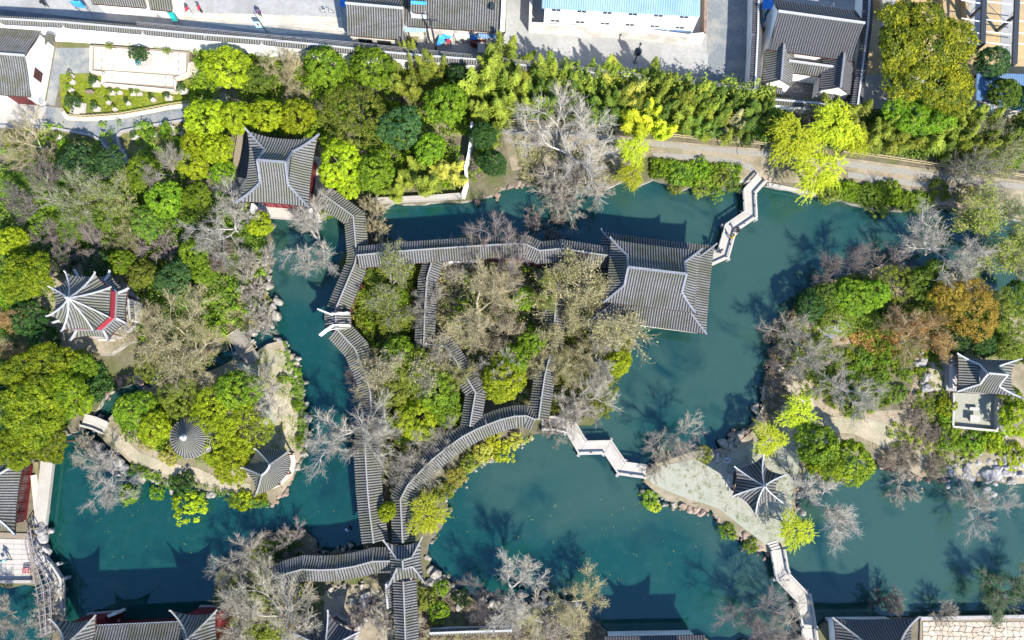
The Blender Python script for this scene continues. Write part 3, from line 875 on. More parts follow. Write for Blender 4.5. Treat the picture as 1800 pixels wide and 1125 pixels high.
_pi = [0]
def plant(kind, colour, u, v, d, h, label, group=None, gz=GZ, bark=None, cat=None, name=None):
    """one plant whose crown centre shows at (u, v), d pixels wide and h metres tall"""
    _pi[0] += 1; i = _pi[0]
    g = random.Random(i*7919)
    frac = {'round': .66, 'loose': .70, 'fine': .66, 'bush': .4, 'bamboo': .6, 'willow': .75, 'bare': .68, 'budding': .68, 'leafy': .68, 'scrub': .55, 'buddscrub': .55}[kind]
    c = P(u, v, gz + h*frac)
    wd = d*.0648*(CAMH-gz-h*frac)/CAMH
    x, y = c[0], c[1]
    rz = g.uniform(0, 6.28)
    nm = name or {'round': 'broadleaf_tree', 'loose': 'camphor_tree', 'fine': 'fine_leaved_tree', 'bush': 'bush', 'bamboo': 'bamboo_clump', 'willow': 'willow_tree',
                  'bare': 'bare_tree', 'budding': 'budding_tree', 'leafy': 'sparse_tree', 'scrub': 'bare_shrub', 'buddscrub': 'budding_shrub'}[kind]
    ct = cat or ('bush' if kind in ('bush', 'scrub', 'buddscrub') else 'bamboo' if kind == 'bamboo' else 'tree')
    if kind in ('round', 'fine', 'loose', 'willow'):
        meshes = {'round': ROUND, 'fine': FINE, 'loose': LOOSE, 'willow': WILL}[kind]
        rx = {'round': 2.95, 'fine': 3.2, 'loose': 5.0, 'willow': 3.7}[kind]; rzv = {'round': 2.4, 'fine': 2.4, 'loose': 3.2, 'willow': 2.3}[kind]
        s = wd/2/rx*.97; root = thing(nm, label, ct, (x, y, gz), rz, group)
        zc = h*frac; sz = min(s*1.15, (h-zc)/rzv*1.0) if kind != 'willow' else min(s*1.2, (h-zc)/rzv)
        sz = max(sz, s*.6)
        cr = link('crown' if kind != 'willow' else 'fronds', g.choice(meshes), root, loc=(0, 0, zc), scale=(s, s*g.uniform(.92, 1.08), sz)); recolour(cr, L_[colour])
        tk = link('trunk', g.choice(TRNK), root, loc=(0, 0, -.1), scale=(wd*.62, wd*.62, h*.86)); recolour(tk, M[bark or 'bark_dark'])
    elif kind == 'bush':
        root = thing(nm, label, ct, (x, y, gz), rz, group); s = wd/2.45
        cr = link('foliage', g.choice(BUSH), root, loc=(0, 0, h*.35), scale=(s, s*g.uniform(.85, 1.15), max(h*.62/.8, s*.5))); recolour(cr, L_[colour])
        st = link('stem', g.choice(TRNK), root, loc=(0, 0, -.05), scale=(s*.8, s*.8, h*.8)); recolour(st, M[bark or 'bark_dark'])
    elif kind == 'bamboo':
        root = thing(nm, label, ct, (x, y, gz), rz, group); s = wd/3.3
        lf, cu = g.choice(BAMB)
        o = link('foliage', lf, root, loc=(0, 0, 0), scale=(s, s, h/5.6)); recolour(o, L_[colour])
        o2 = link('culms', cu, root, loc=(0, 0, 0), scale=(s, s, h/5.6)); recolour(o2, L_[colour] if False else M['bamboo_wood'])
    else:
        pool = SCRUB if kind in ('scrub', 'buddscrub') else BARE
        j = g.randrange(len(pool)); T = pool[j]
        s = wd/2/T['rad']*1.06; sz = h/T['top']
        ca, sa = math.cos(rz), math.sin(rz); cx, cy = T['c'][0]*s, T['c'][1]*s
        root = thing(nm, label, ct, (x-(cx*ca-cy*sa), y-(cx*sa+cy*ca), gz), rz, group)
        bm_ = M[bark or 'bark']
        o = link('trunk', T['limb'], root, loc=(0, 0, -.1), scale=(s, s, sz)); recolour(o, bm_)
        o = link('twigs', T['twig'], root, loc=(0, 0, -.1), scale=(s, s, sz)); recolour(o, M['twig_'+(bark or 'bark')])
        if kind in ('budding', 'leafy', 'buddscrub'):
            ms = BUDS if kind == 'budding' else LEAFY if kind == 'leafy' else SBUDS
            o = link('foliage', ms[j], root, loc=(0, 0, -.1), scale=(s, s, sz)); recolour(o, L_[colour])
    return root

def ground_cover(name, px, n, colour, label=None, hmax=.45, leaf=.09, z=GZ, seed=1, clump=.35, nl=26):
    """low leafy cover scattered over an area: nobody could count it"""
    g = np.random.default_rng(seed)
    pts = PP(px, z)[:, :2]
    lo, hi = pts.min(0), pts.max(0)
    q = g.uniform(lo, hi, (n*4, 2))
    inside = np.zeros(len(q), bool); k = len(pts)
    for i in range(k):
        a, b = pts[i], pts[(i+1) % k]
        c = ((a[1] > q[:, 1]) != (b[1] > q[:, 1])) & (q[:, 0] < (b[0]-a[0])*(q[:, 1]-a[1])/(b[1]-a[1]+1e-12) + a[0])
        inside ^= c
    q = q[inside][:n]
    ph = g.uniform(0, 6, 4)
    keep = (np.sin(q[:, 0]*.9+ph[0]) + np.sin(q[:, 1]*1.1+ph[1]) + np.sin((q[:, 0]+q[:, 1])*.6+ph[2]) + g.normal(0, .8, len(q))) > -1.0
    q = q[keep]
    hh = hmax*g.uniform(.25, 1, len(q)); ct = g.uniform(0, .9, len(q)); cs = clump*g.uniform(.6, 1.5, len(q))
    c = np.repeat(np.c_[q, z + hh*.5], nl, 0)
    u = norm(np.array([0, 0, .6]) + g.normal(size=c.shape)*.8)
    p = c + u*np.repeat(cs, nl)[:, None]*np.c_[np.ones((len(c), 2)), (np.repeat(hh/np.maximum(cs, .1), nl))*.5]*g.uniform(.4, 1, (len(c), 1))
    p[:, 2] = np.maximum(p[:, 2], z+.03)
    mb = MB()
    leaf_quads(mb, p, u + np.array([0, 0, .4]) + g.normal(size=p.shape)*.4, leaf*g.uniform(.6, 1.4, len(p)), leaf*.6*g.uniform(.6, 1.4, len(p)), np.repeat(ct, nl) + g.normal(0, .15, len(p)), g)
    o = mb.build(name, [L_[colour]], None, kind='stuff')
    if label: o["label"] = label
    return o

# ------------------------------------------------------------------ rocks: shared meshes
def rock_mesh(name, seed, mtl='rock', holes=False):
    g = np.random.default_rng(seed)
    bm = bmesh.new(); bmesh.ops.create_icosphere(bm, subdivisions=3, radius=.5)
    V = np.array([v.co[:] for v in bm.verts]); d = norm(V)
    cuts = [(norm(g.normal(size=3)), g.uniform(.55, .92)) for _ in range(16)]
    r = np.full(len(V), 1.12)
    for n, k in cuts:
        x = d @ n; r = np.where(x > .05, np.minimum(r, k/np.maximum(x, .05)), r)
    for _ in range(9):
        c = norm(g.normal(size=3)); r *= 1 + g.uniform(-.2, .14)*np.exp(-((d-c)**2).sum(1)/g.uniform(.04, .25))
    W = d*r[:, None]*.5*np.array([1, g.uniform(.65, .95), g.uniform(.55, .9)])
    for v, w in zip(bm.verts, W): v.co = w
    me = bpy.data.meshes.new(name); bm.to_mesh(me); bm.free(); me.materials.append(M[mtl])
    return me
ROCKS = [rock_mesh('rock', 300+i) for i in range(8)]
def rock(u, v, d, label, group, mtl='rock', z=GZ, h=1.0, sink=.15):
    x, y = P2(u, v, z); s = d*.064
    o = link('rock', random.choice(ROCKS), None, loc=(x, y, z + s*.28*h - sink*s), rot=(random.uniform(-.4, .4), random.uniform(-.4, .4), random.uniform(0, 6.28)), scale=(s*random.uniform(.85, 1.2), s*random.uniform(.8, 1.1), s*h))
    recolour(o, M[mtl])
    return tag(o, label, 'rock', group)
ORD = 'first second third fourth fifth sixth seventh eighth ninth tenth eleventh twelfth thirteenth fourteenth fifteenth sixteenth seventeenth eighteenth nineteenth twentieth'.split()
RUBBLE = {}
def rock_line(pts, n, dmin, dmax, desc, anchor, group, mtl='rock', spread=6, z=GZ-.3, h=1.0):
    """boulders along a shore, each its own object, and the small rubble between them"""
    pts = np.array(pts, float); seg = np.linalg.norm(np.diff(pts, axis=0), axis=1); cum = np.r_[0, np.cumsum(seg)]
    def at(t, sp, s): return np.array([np.interp(t, cum, pts[:, 0]), np.interp(t, cum, pts[:, 1])]) + np.random.default_rng(s).normal(0, sp, 2)
    k = min(20, max(3, int(n*.62)))
    for i in range(k):
        q = at((i + random.uniform(.2, .8))/k*cum[-1], spread, i+int(pts[0, 0]))
        rock(q[0], q[1], random.uniform(dmin*1.1, dmax*1.12), ORD[i] + ' ' + desc + ' counted from ' + anchor, group, mtl, z, h)
    mb = RUBBLE.setdefault(mtl, MB())
    for i in range(int(n*1.3)):
        q = at(random.random()*cum[-1], spread*1.2, 1000+i+int(pts[0, 1])); me = random.choice(ROCKS[:3]); s = random.uniform(dmin*.45, dmin*.95)*.064
        V = np.array([v.co[:] for v in ROCKLO]); a = random.uniform(0, 6.28); x, y = P2(q[0], q[1], z)
        W = V*np.array([s, s*.8, s*.75])*(1 + np.random.default_rng(i).normal(0, .09, (len(V), 1)))
        mb.add(np.c_[W[:, 0]*math.cos(a)-W[:, 1]*math.sin(a)+x, W[:, 0]*math.sin(a)+W[:, 1]*math.cos(a)+y, W[:, 2]+z+.1], ROCKLOF)
_bm = bmesh.new(); bmesh.ops.create_icosphere(_bm, subdivisions=2, radius=.5)
_me = bpy.data.meshes.new('pebble'); _bm.to_mesh(_me); _bm.free()
ROCKLO = _me.vertices; ROCKLOF = np.array([p_.vertices[:] for p_ in _me.polygons])

# ================================================================== THE SETTING
b = MB(); b.add([[-420, -420, -1.6], [420, -420, -1.6], [420, 420, -1.6], [-420, 420, -1.6]], [[0, 1, 2, 3]])
b.build('pond_bed', M['soil'], None, kind='structure')
b = MB(); b.add([[-120, -80, 0], [120, -80, 0], [120, 40, 0], [-120, 40, 0]], [[0, 1, 2, 3]])
b.build('pond_water', M['water'], None, kind='structure')

NORTH = [(2600,410),(1800,388),(1750,378),(1640,362),(1560,372),(1520,362),(1450,346),(1390,332),(1345,324),(1300,322),(1290,334),(1240,340),(1180,328),(1150,314),(1085,322),(1060,342),(1000,332),(930,322),(905,326),(870,342),(820,353),(650,362),(640,374),(575,374),(560,378),(430,376),(440,386),(470,398),(478,420),(468,450),(466,490),(480,530),(470,562),(445,578),(425,590),(395,615),(340,645),(300,648),(250,664),(210,681),(185,696),(170,720),(150,742),(135,758),(95,772),(80,800),(77,930),(72,1000),(60,1030),(0,1031),(-700,1031),(-1400,-900),(3200,-900)]
CENTRE = [(590,352),(650,362),(656,430),(700,428),(920,412),(960,430),(1060,428),(1110,425),(1100,500),(1110,565),(1118,600),(1105,640),(1085,650),(1065,690),(1075,720),(1040,748),(985,752),(950,762),(915,772),(870,790),(840,812),(800,846),(775,872),(782,905),(760,945),(752,960),(757,1000),(775,1012),(800,1035),(840,1060),(880,1068),(960,1055),(1005,1060),(1040,1085),(1066,1110),(1068,1600),(-100,1600),(95,1112),(392,1090),(372,1060),(380,1010),(410,975),(445,945),(480,937),(535,936),(553,950),(556,974),(640,970),(636,940),(640,900),(640,870),(628,800),(632,730),(640,690),(632,650),(612,620),(590,590),(578,560),(594,520),(614,470),(608,420),(608,376)]
ISLE_W = [(165,750),(185,742),(205,720),(215,700),(250,687),(300,668),(335,660),(385,645),(412,632),(440,637),(455,615),(470,605),(495,598),(510,620),(525,650),(532,700),(540,740),(538,790),(522,815),(514,840),(497,866),(478,884),(450,880),(420,876),(380,866),(340,853),(300,848),(270,838),(235,820),(215,800),(190,783),(172,764)]
ISLE_E = [(1130,838),(1160,812),(1190,803),(1230,790),(1280,785),(1320,760),(1338,720),(1350,660),(1362,610),(1385,585),(1395,555),(1400,530),(1440,500),(1490,480),(1560,462),(1640,470),(1700,480),(1745,505),(1775,530),(1800,545),(2400,560),(2400,820),(1800,850),(1765,850),(1740,840),(1700,845),(1650,840),(1600,828),(1550,812),(1515,800),(1480,800),(1440,810),(1415,830),(1405,860),(1400,900),(1395,930),(1380,960),(1355,972),(1330,966),(1300,943),(1270,923),(1250,896),(1190,888),(1150,863),(1135,850)]
SOUTH_E = [(1425,1118),(1460,1088),(2600,1088),(2600,1700),(1000,1700),(1068,1121),(1236,1119),(1260,1135)]
for nm, px, sd, mt in (('north_bank_ground', NORTH, 1, 'soil'), ('middle_island_ground', CENTRE, 2, 'soil'), ('west_island_ground', ISLE_W, 3, 'soil_tan'), ('east_island_ground', ISLE_E, 4, 'soil_tan'), ('south_bank_ground', SOUTH_E, 5, 'soil')):
    pts = PP(px, GZ)[:, :2]
    if area2(pts) < 0: pts = pts[::-1]
    b = MB(); b.prism(jag(pts, .22, 1.0, sd), -1.5, GZ, 0, 1); b.build(nm, [M[mt], M['rock']], None, kind='structure')

def path(name, px, mtl, dz=.03): return sheet(name, px, GZ+dz, mtl)
# ---- town side paving
path('street', [(-700,-400),(2600,-400),(2600,260),(1520,190),(1345,172),(1130,150),(850,120),(440,72),(0,36),(-700,-40)], 'street', .02)
path('alley_shade_strip', [(-300,8),(0,16),(130,30),(300,46),(470,62),(620,80),(850,108),(850,122),(440,76),(0,38),(-300,14)], 'shade_paving', .045)  # strip where the garden wall's shadow falls, shade put into its colour
path('bright_pavement', [(302,22),(420,24),(600,30),(606,62),(480,58),(300,32)], 'street_pale', .05)
path('lane_paving', [(1246,-120),(1308,-120),(1318,168),(1243,156)], 'path_blue', .05)
path('forecourt_paving', [(930,84),(1245,92),(1243,156),(905,108)], 'street', .055)
path('sand_yard', [(1530,-160),(2100,-160),(2100,150),(1720,140),(1520,130)], 'sand', .05)
path('yard_strip', [(1556,-100),(1580,-100),(1568,130),(1545,130)], 'street', .07)
path('yard_strip', [(1700,-100),(1727,-100),(1722,80),(1700,80)], 'street', .07)
path('yard_strip', [(1762,-100),(1785,-100),(1778,110),(1758,110)], 'street', .07)
# ---- bonsai court (north-west)
path('bonsai_lawn', [(104,130),(160,128),(350,140),(352,178),(300,182),(215,197),(120,200),(108,190)], 'lawn', .03)
path('pebble_court', [(98,84),(160,84),(158,128),(104,150),(96,186),(80,184)], 'path_blue', .02)
path('court_path', [(78,186),(108,190),(118,206),(160,210),(215,207),(290,196),(345,182),(372,172),(395,160),(400,178),(372,190),(338,206),(300,214),(255,222),(212,230),(206,240),(225,272),(222,292),(200,272),(176,244),(160,236),(95,222),(78,220)], 'path_blue', .04)
path('hall_forecourt', [(-300,176),(82,178),(80,223),(-300,216)], 'stone', .05)
path('lower_lawn', [(20,222),(90,224),(158,238),(176,248),(200,276),(206,300),(100,300),(10,300)], 'moss', .03)
path('lower_lawn', [(208,236),(255,226),(332,212),(340,240),(320,270),(290,285),(232,282)], 'moss', .03)
path('grove_court', [(735,214),(830,220),(826,240),(745,240)], 'soil_tan', .04)
# ---- lakeside walk on the north bank
path('lakeside_walk', [(880,222),(1000,226),(1100,240),(1220,252),(1345,262),(1490,278),(1640,298),(1800,318),(2200,360),(2200,430),(1800,385),(1745,374),(1640,352),(1500,320),(1440,322),(1345,320),(1300,318),(1280,290),(1140,275),(1085,290),(900,300)], 'soil_tan', .03)
path('grey_walk', [(880,226),(1000,229),(1100,243),(1220,255),(1345,266),(1490,283),(1640,303),(1800,324),(2200,368),(2200,376),(1800,334),(1640,314),(1490,293),(1345,276),(1220,264),(1100,252),(1000,240),(880,236)], 'walk_stone', .05)
path('grey_walk', [(1148,268),(1230,272),(1300,280),(1322,290),(1332,302),(1332,318),(1322,318),(1318,300),(1300,290),(1230,281),(1148,277)], 'walk_stone', .06)
path('grey_walk', [(1490,302),(1640,322),(1745,340),(1745,352),(1640,332),(1490,312)], 'walk_stone', .055)
# ---- west island
path('island_path', [(150,738),(185,746),(215,768),(245,795),(290,812),(345,822),(395,845),(440,850),(440,866),(395,866),(340,845),(285,832),(235,812),(205,785),(180,758),(148,748)], 'path_tan', .03)
path('island_court', [(444,632),(470,612),(500,620),(516,660),(524,720),(526,780),(505,800),(470,792),(468,740),(462,690),(440,655),(430,645)], 'path_tan', .03)
path('island_walk', [(413,640),(445,634),(470,690),(490,760),(495,795),(462,795),(460,740),(448,690)], 'path_pale', .05)
# ---- east island
path('hexagon_court', [(1136,838),(1165,818),(1200,812),(1240,800),(1285,798),(1330,775),(1395,770),(1410,790),(1402,830),(1392,870),(1390,920),(1374,955),(1352,962),(1330,945),(1290,915),(1262,893),(1195,872),(1150,852)], 'path_pale', .03)
path('hill_path', [(1450,735),(1500,728),(1560,745),(1590,770),(1625,800),(1680,815),(1745,812),(1800,790),(2100,790),(2100,830),(1800,825),(1745,838),(1660,836),(1600,815),(1560,790),(1500,762),(1440,760)], 'path_tan', .03)
path('hill_path', [(1628,600),(1660,600),(1662,640),(1668,690),(1652,700),(1632,660)], 'path_tan', .04)
path('hill_path', [(1440,580),(1480,560),(1540,545),(1580,548),(1560,562),(1500,572),(1455,600)], 'path_blue', .04)
path('shore_walk', [(1368,640),(1400,600),(1430,610),(1425,690),(1440,740),(1400,775),(1375,760),(1370,700)], 'path_tan', .02)
path('planting_bed', [(1455,610),(1600,590),(1610,660),(1590,720),(1490,725),(1450,690)], 'soil', .03)
# ---- south bank
path('south_court', [(740,1020),(800,1045),(850,1072),(1000,1068),(1060,1115),(1060,1300),(740,1300)], 'moss', .03)
path('south_garden', [(570,1030),(680,1024),(690,1300),(570,1300)], 'soil_tan', .03)

# ================================================================== GARDEN BUILDINGS
PAV = []
# ---- two-storey water tower hall
tips = [(432,226),(558,238),(547,366),(416,358)]
root, c, ux, uy, a, b_ = hip_gable('water_hall', 'two-storey hall at the water with steep grey hip-and-gable roof and dark red lattice front', 'hall',
    tips, GZ, 6.0, 3.0, .75, .6, 2.0, .5, 'h', cover='tile_cover_light', ridge='ridge_grey', gable='ridge_grey')
mb = MB(); mb.prism([c-ux*(a-.9)-uy*(b_-.9), c+ux*(a-.9)-uy*(b_-.9), c+ux*(a-.9)+uy*(b_-.9), c-ux*(a-.9)+uy*(b_-.9)], GZ-.2, 5.9); mb.build('wall', M['red_wood'], root)
mb = MB(); mb.prism([c-ux*(a+.2)-uy*(b_+.2), c+ux*(a+.2)-uy*(b_+.2), c+ux*(a+.2)+uy*b_, c-ux*(a+.2)+uy*b_], -1.2, GZ+.12); mb.build('stone_terrace', M['stone'], root)
for k in range(5):
    q = c - uy*(b_-.9) + ux*(-a+.9)*.8 + ux*(a-.9)*1.6*(k+.5)/5
    window(root, (*q, 4.6), ux, -uy, 1.25, 1.5, 'red_bright', (3, 3))
    window(root, (*q, 2.0), ux, -uy, 1.25, 1.5, 'red_bright', (3, 3))
for s_ in (-1, 1):
    q = c - uy*(b_+.15) + ux*s_*(a-.25)
    mb = MB(); mb.box((*q, 2.2), (.3, 1.0, 3.4), math.atan2(ux[1], ux[0])); mb.build('side_wall', M['plaster'], root)
# stub lean-to roof between hall and walkway
mb_t, mb_u = MB(), MB()
E0, E1 = P2(556,378,3.6), P2(576,340,3.6)

# ---- two-tier hall in the lake
low_tips = [(1052,405),(1257,432),(1241,585),(1050,562)]
root, c, ux, uy, a, b_ = hip_gable('lake_hall', 'large two-tier grey tiled hall standing in the lake at the end of the zigzag bridge', 'hall',
    [(1066,418),(1231,438),(1226,552),(1068,533)], GZ, 5.9, 2.9, .3, .12, 1.75, .52, 'h', ridge='ridge_grey', gable='ridge_grey', rw=.22)
t2 = np.array([P2(u, v, 4.5) for u, v in low_tips]); c2, ux2, uy2, a2, b2 = rect_from(t2)
top, under = MB(), MB()
cor = [c2-ux2*a2-uy2*b2, c2+ux2*a2-uy2*b2, c2+ux2*a2+uy2*b2, c2-ux2*a2+uy2*b2]
for i in range(4):
    f = Facet(cor[i], cor[(i+1) % 4], 3.2, (3.2, 3.2), (3.2, 3.2), 4.0, 1.3, 1, .2, .08)
    Lh = f.L; f.tiles(top, under, [(0, 0), (3.2, 3.2), (Lh-3.2, 3.2), (Lh, 0)], m=4)
    mb = MB(); mb.sweep(f.hip(True, tip=.3), .16, .16); mb.build('hip_ridge', M['ridge_grey'], root)
top.build('lower_tile_rows', [M['tile_pan'], M['tile_cover']], root, kind='stuff'); under.build('lower_eave_board', M['eave_wood'], root)
mb = MB(); w = 1.3; mb.prism([c2-ux2*(a2-w)-uy2*(b2-w), c2+ux2*(a2-w)-uy2*(b2-w), c2+ux2*(a2-w)+uy2*(b2-w), c2-ux2*(a2-w)+uy2*(b2-w)], .9, 4.1); mb.build('wall', M['red_wood'], root)
mb = MB(); w = .7; mb.prism([c2-ux2*(a2-w)-uy2*(b2-w), c2+ux2*(a2-w)-uy2*(b2-w), c2+ux2*(a2-w)+uy2*(b2-w), c2-ux2*(a2-w)+uy2*(b2-w)], -1.2, 1.0); mb.build('stone_base', M['stone_grey'], root)
for sx in np.linspace(-.86, .86, 6):
    for sy in (-1, 1):
        q = c2 + ux2*a2*sx + uy2*(b2-.85)*sy; column(root, q[0], q[1], 1.0, 4.05)
mb = MB(); q0, q1 = c2-ux2*a2*.86-uy2*(b2-.02), c2+ux2*a2*.86-uy2*(b2-.02); mb.bar((*q0, 3.9), (*q1, 3.9), .1, .16); mb.build('eave_trim', M['stone_warm'], root)

# ---- hexagonal pavilion
root, base, cc = spire_pavilion('hexagonal_pavilion', 'six-sided pavilion with upswept pointed eaves on the causeway between the two zigzag bridges', 'pavilion',
    [(1291,820.5),(1341.7,800.5),(1382,834),(1377,885),(1327.5,905),(1285.5,873)], GZ, 3.9, 2.7, .9, .65, cover='tile_cover', rw=.15, pw=2.0)
# steps to it
st = thing('stone_steps', 'grey stone steps leading up to the six-sided pavilion from the west', 'steps', (*P2(1284, 845), GZ))
for k in range(4):
    q0, q1 = P2(1278+4.4*k, 832+.6*k, GZ), P2(1275+4.4*k, 855+.6*k, GZ)
    mb = MB(); mb.prism([q0, q1, P2(1278+4.4*(k+1), 856+.6*k, GZ), P2(1281+4.4*(k+1), 833+.6*k, GZ)], GZ-.05, GZ+.12+.14*k); mb.build('step', M['stone'], st)

# ---- octagonal two-storey pavilion on the western hill
low = [(87,505),(124,484),(172,480),(197,487),(222,512),(212,562),(188,592),(133,592)]
OG = 2.0
mb = MB(); mb.prism(jag(PP([(70,470),(240,470),(250,600),(200,625),(100,620),(60,560)], GZ)[:, :2], .3, 1, 9), GZ-.2, OG, 0, 1); mb.build('pavilion_mound', [M['soil_tan'], M['rock']], None, kind='structure')
up = [(116,478.7),(168,480),(196,505),(193,558),(165.8,583),(110,581.5),(85,555.8),(88.7,505)]
root, base, cc = spire_pavilion('octagonal_pavilion', 'eight-sided two-storey pavilion with white ridges and a crimson band under its upper roof', 'pavilion',
    up, OG, 7.6, 2.7, .55, .28, cover='tile_cover_light', ridge='ridge_white', rw=.16, cols=False, floor=False)
k8 = len(base); top, under = MB(), MB(); oct_out = cc + (base-cc)*1.17; oct_in = cc + (base-cc)*.95
for i in range(k8):
    E0, E1 = oct_out[i], oct_out[(i+1) % k8]
    e = (E1-E0)/np.linalg.norm(E1-E0); n = np.array([-e[1], e[0]]); Lh = np.linalg.norm(E1-E0); s0, Rr = (cc-E0) @ e, (cc-E0) @ n
    f = Facet(E0, E1, Rr*.27, (s0*.27, Rr*.27), ((Lh-s0)*.27, Rr*.27), 5.2, 1.0, 1, .55, .5)
    f.tiles(top, under, [(0, 0), (s0*.27, Rr*.27), (Lh-(Lh-s0)*.27, Rr*.27), (Lh, 0)], m=3)
    mb = MB(); mb.sweep(f.hip(True), .2, .16, w1=.26); mb.build('hip_ridge', M['ridge_white'], root)
    a_, b__ = oct_in[i], oct_in[(i+1) % k8]
    mb = MB(); mb.bar((*a_, 6.78), (*b__, 6.78), .1, 1.45); o = mb.build('clerestory_panel', M['red_bright'], root)
    mb = MB(); o_a, o_b = cc+(a_-cc)*1.03, cc+(b__-cc)*1.03; mb.bar((*o_a, 6.22), (*o_b, 6.22), .22, .14); mb.build('sill_rail', M['ridge_grey'], root)
top.build('lower_tile_rows', [M['tile_pan'], M['tile_cover_light']], root, kind='stuff'); under.build('lower_eave_board', M['eave_wood'], root)
mb = MB(); mb.prism(cc + (base-cc)*.78, OG-.4, 5.4); mb.build('wall', M['plaster'], root)
mb = MB(); mb.prism(cc + (base-cc)*1.12, GZ, OG+.15); mb.build('platform', M['stone_grey'], root)
for p in oct_out:
    q = cc+(p-cc)*.86; column(root, q[0], q[1], OG+.15, 5.25, .1)
st = thing('stone_steps', 'pale stone steps below the eight-sided pavilion on the hill', 'steps', (*P2(192, 603), GZ))
for k in range(5):
    mb = MB(); mb.prism([P2(176, 596+4*k, 1.6), P2(206, 597+4*k, 1.6), P2(206, 601+4*k, 1.6), P2(176, 600+4*k, 1.6)], GZ, 2.1-.22*k); mb.build('step', M['stone'], st)
wl = garden_wall('short white wall beside the eight-sided pavilion', [(226,526),(229,563)], 4.6, th=.3, cap='tile_cover_light', capw=.3)

# ---- round straw-hat pavilion
c0 = P2(335, 769, 3.9); RR = 2.15
root = thing('round_pavilion', 'small round pavilion with an umbrella-like ribbed tile roof on the west island', 'pavilion', (*c0, GZ))
a = np.linspace(0, 2*math.pi, 49)
E = np.c_[c0[0]+RR*np.cos(a), c0[1]+RR*np.sin(a), np.full(49, 3.9)]; T = np.c_[c0[0]+.12*np.cos(a), c0[1]+.12*np.sin(a), np.full(49, 5.9)]
top, under = MB(), MB(); ruled_roof(top, under, T, E, 40, 6); roof_parts(root, top, under, 'tile_cover_light')
mb = MB(); mb.lathe([(0, .75), (.09, .72), (.2, .55), (.24, .4), (.16, .25), (.3, .1), (.36, -.1)], (*c0, 5.85), 12); mb.build('finial', M['ridge_white'], root, True)
mb = MB(); mb.lathe([(RR+.04, 3.98), (RR+.07, 3.9), (RR+.02, 3.78), (RR-.1, 3.78)], (*c0, 0), 32); mb.build('eave_ring', M['stone'], root)
mb = MB(); mb.lathe([(0, GZ+.7), (RR*.9, GZ+.7), (RR*.9, GZ-.2)], (*c0, 0), 24); mb.build('platform', M['stone_grey'], root)
for k in range(5):
    t = 2*math.pi*k/5; column(root, c0[0]+RR*.72*math.cos(t), c0[1]+RR*.72*math.sin(t), GZ+.7, 3.95, .1)

# ---- fan-shaped pavilion
root = thing('fan_pavilion', 'fan-shaped pavilion with a curved tiled eave at the tip of the west island', 'pavilion', (*P2(475, 830), GZ))
ZE, ZR = 3.7, 5.6
out_px = [(507,795),(510.5,808),(509.5,821),(503,835),(493.5,846),(481,858),(466,865),(452.6,868)]
E = PP(out_px, ZE); E[0, 2] += .35; E[-1, 2] += .35
rg = PP([(475,816.5),(473,823),(468,830),(460.6,836)], ZR)
inn = PP([(453.5,790.7),(446,803),(439,814),(431,822.8)][::-1], ZE); inn[0, 2] += .35; inn[-1, 2] += .35
top, under = MB(), MB()
ruled_roof(top, under, rg[::-1], E[::-1], 26, 6)
ruled_roof(top, under, rg, inn[::-1], 15, 5)
ruled_roof(top, under, np.array([rg[0]]*2), np.array([E[0], (E[0]+inn[-1])/2 - [0, -.25, .3], inn[-1]]), 10, 4)
ruled_roof(top, under, np.array([rg[-1]]*2), np.array([inn[0], (E[-1]+inn[0])/2 - [-.25, 0, .3], E[-1]]), 9, 4)
roof_parts(root, top, under, 'tile_cover_light')
mb = MB(); mb.sweep(rg + [0, 0, .12], .18, .2); mb.build('main_ridge', M['ridge_white'], root)
for p, q in ((rg[0], E[0]), (rg[0], inn[-1]), (rg[-1], E[-1]), (rg[-1], inn[0])):
    t = np.linspace(0, 1, 8)[:, None]; pts = q + (p-q)*t; pts[:, 2] = q[2] + (p[2]-q[2])*prof(t[:, 0]) + .1
    tipv = (q-p); tipv[2] = 0; tipv /= np.linalg.norm(tipv)
    pts = np.vstack([pts[0] + tipv*.3 + [0, 0, .25], pts]); mb = MB(); mb.sweep(pts, .15, .15); mb.build('hip_ridge', M['ridge_soft'], root)
mb = MB(); hull = np.vstack([E[:, :2], inn[:, :2]]); hc = hull.mean(0); mb.prism(hc+(hull-hc)*.93, -1.0, GZ+.3); mb.build('stone_base', M['stone_warm'], root)
mb = MB(); mb.prism(hc+(hull-hc)*.7, GZ+.2, 3.8); mb.build('wall', M['plaster_old'], root)
for p in (E[0], E[3], E[5], E[-1]):
    q = hc+(p[:2]-hc)*.86; column(root, q[0], q[1], GZ+.3, 3.75, .1)

# ---- rectangular hilltop pavilion and its terrace (north-east)
root, c, ux, uy, a, b_ = hip_gable('hill_pavilion', 'rectangular grey-roofed pavilion above a walled stone terrace on the east island', 'pavilion',
    [(1683,617),(1785,630),(1797,700),(1684,694)], GZ+.3, 4.0, 2.3, .65, .45, 1.85, .42, 'h', cover='tile_cover_light', ridge='ridge_white', gable='ridge_grey', rw=.17)
mb = MB(); mb.prism([c-ux*(a-.2)-uy*(b_-.2), c+ux*(a-.2)-uy*(b_-.2), c+ux*(a-.2)+uy*(b_-.2), c-ux*(a-.2)+uy*(b_-.2)], GZ-.2, GZ+.5); mb.build('platform', M['stone_grey'], root)
for sx in (-1, -.35, .35, 1):
    for sy in (-1, 1):
        q = c + ux*(a-.75)*sx + uy*(b_-.75)*sy; column(root, q[0], q[1], GZ+.5, 4.1, .11)
t = thing('stone_terrace', 'square pebble-paved terrace with a low stone parapet in front of the hill pavilion', 'terrace', (*P2(1715, 725), GZ))
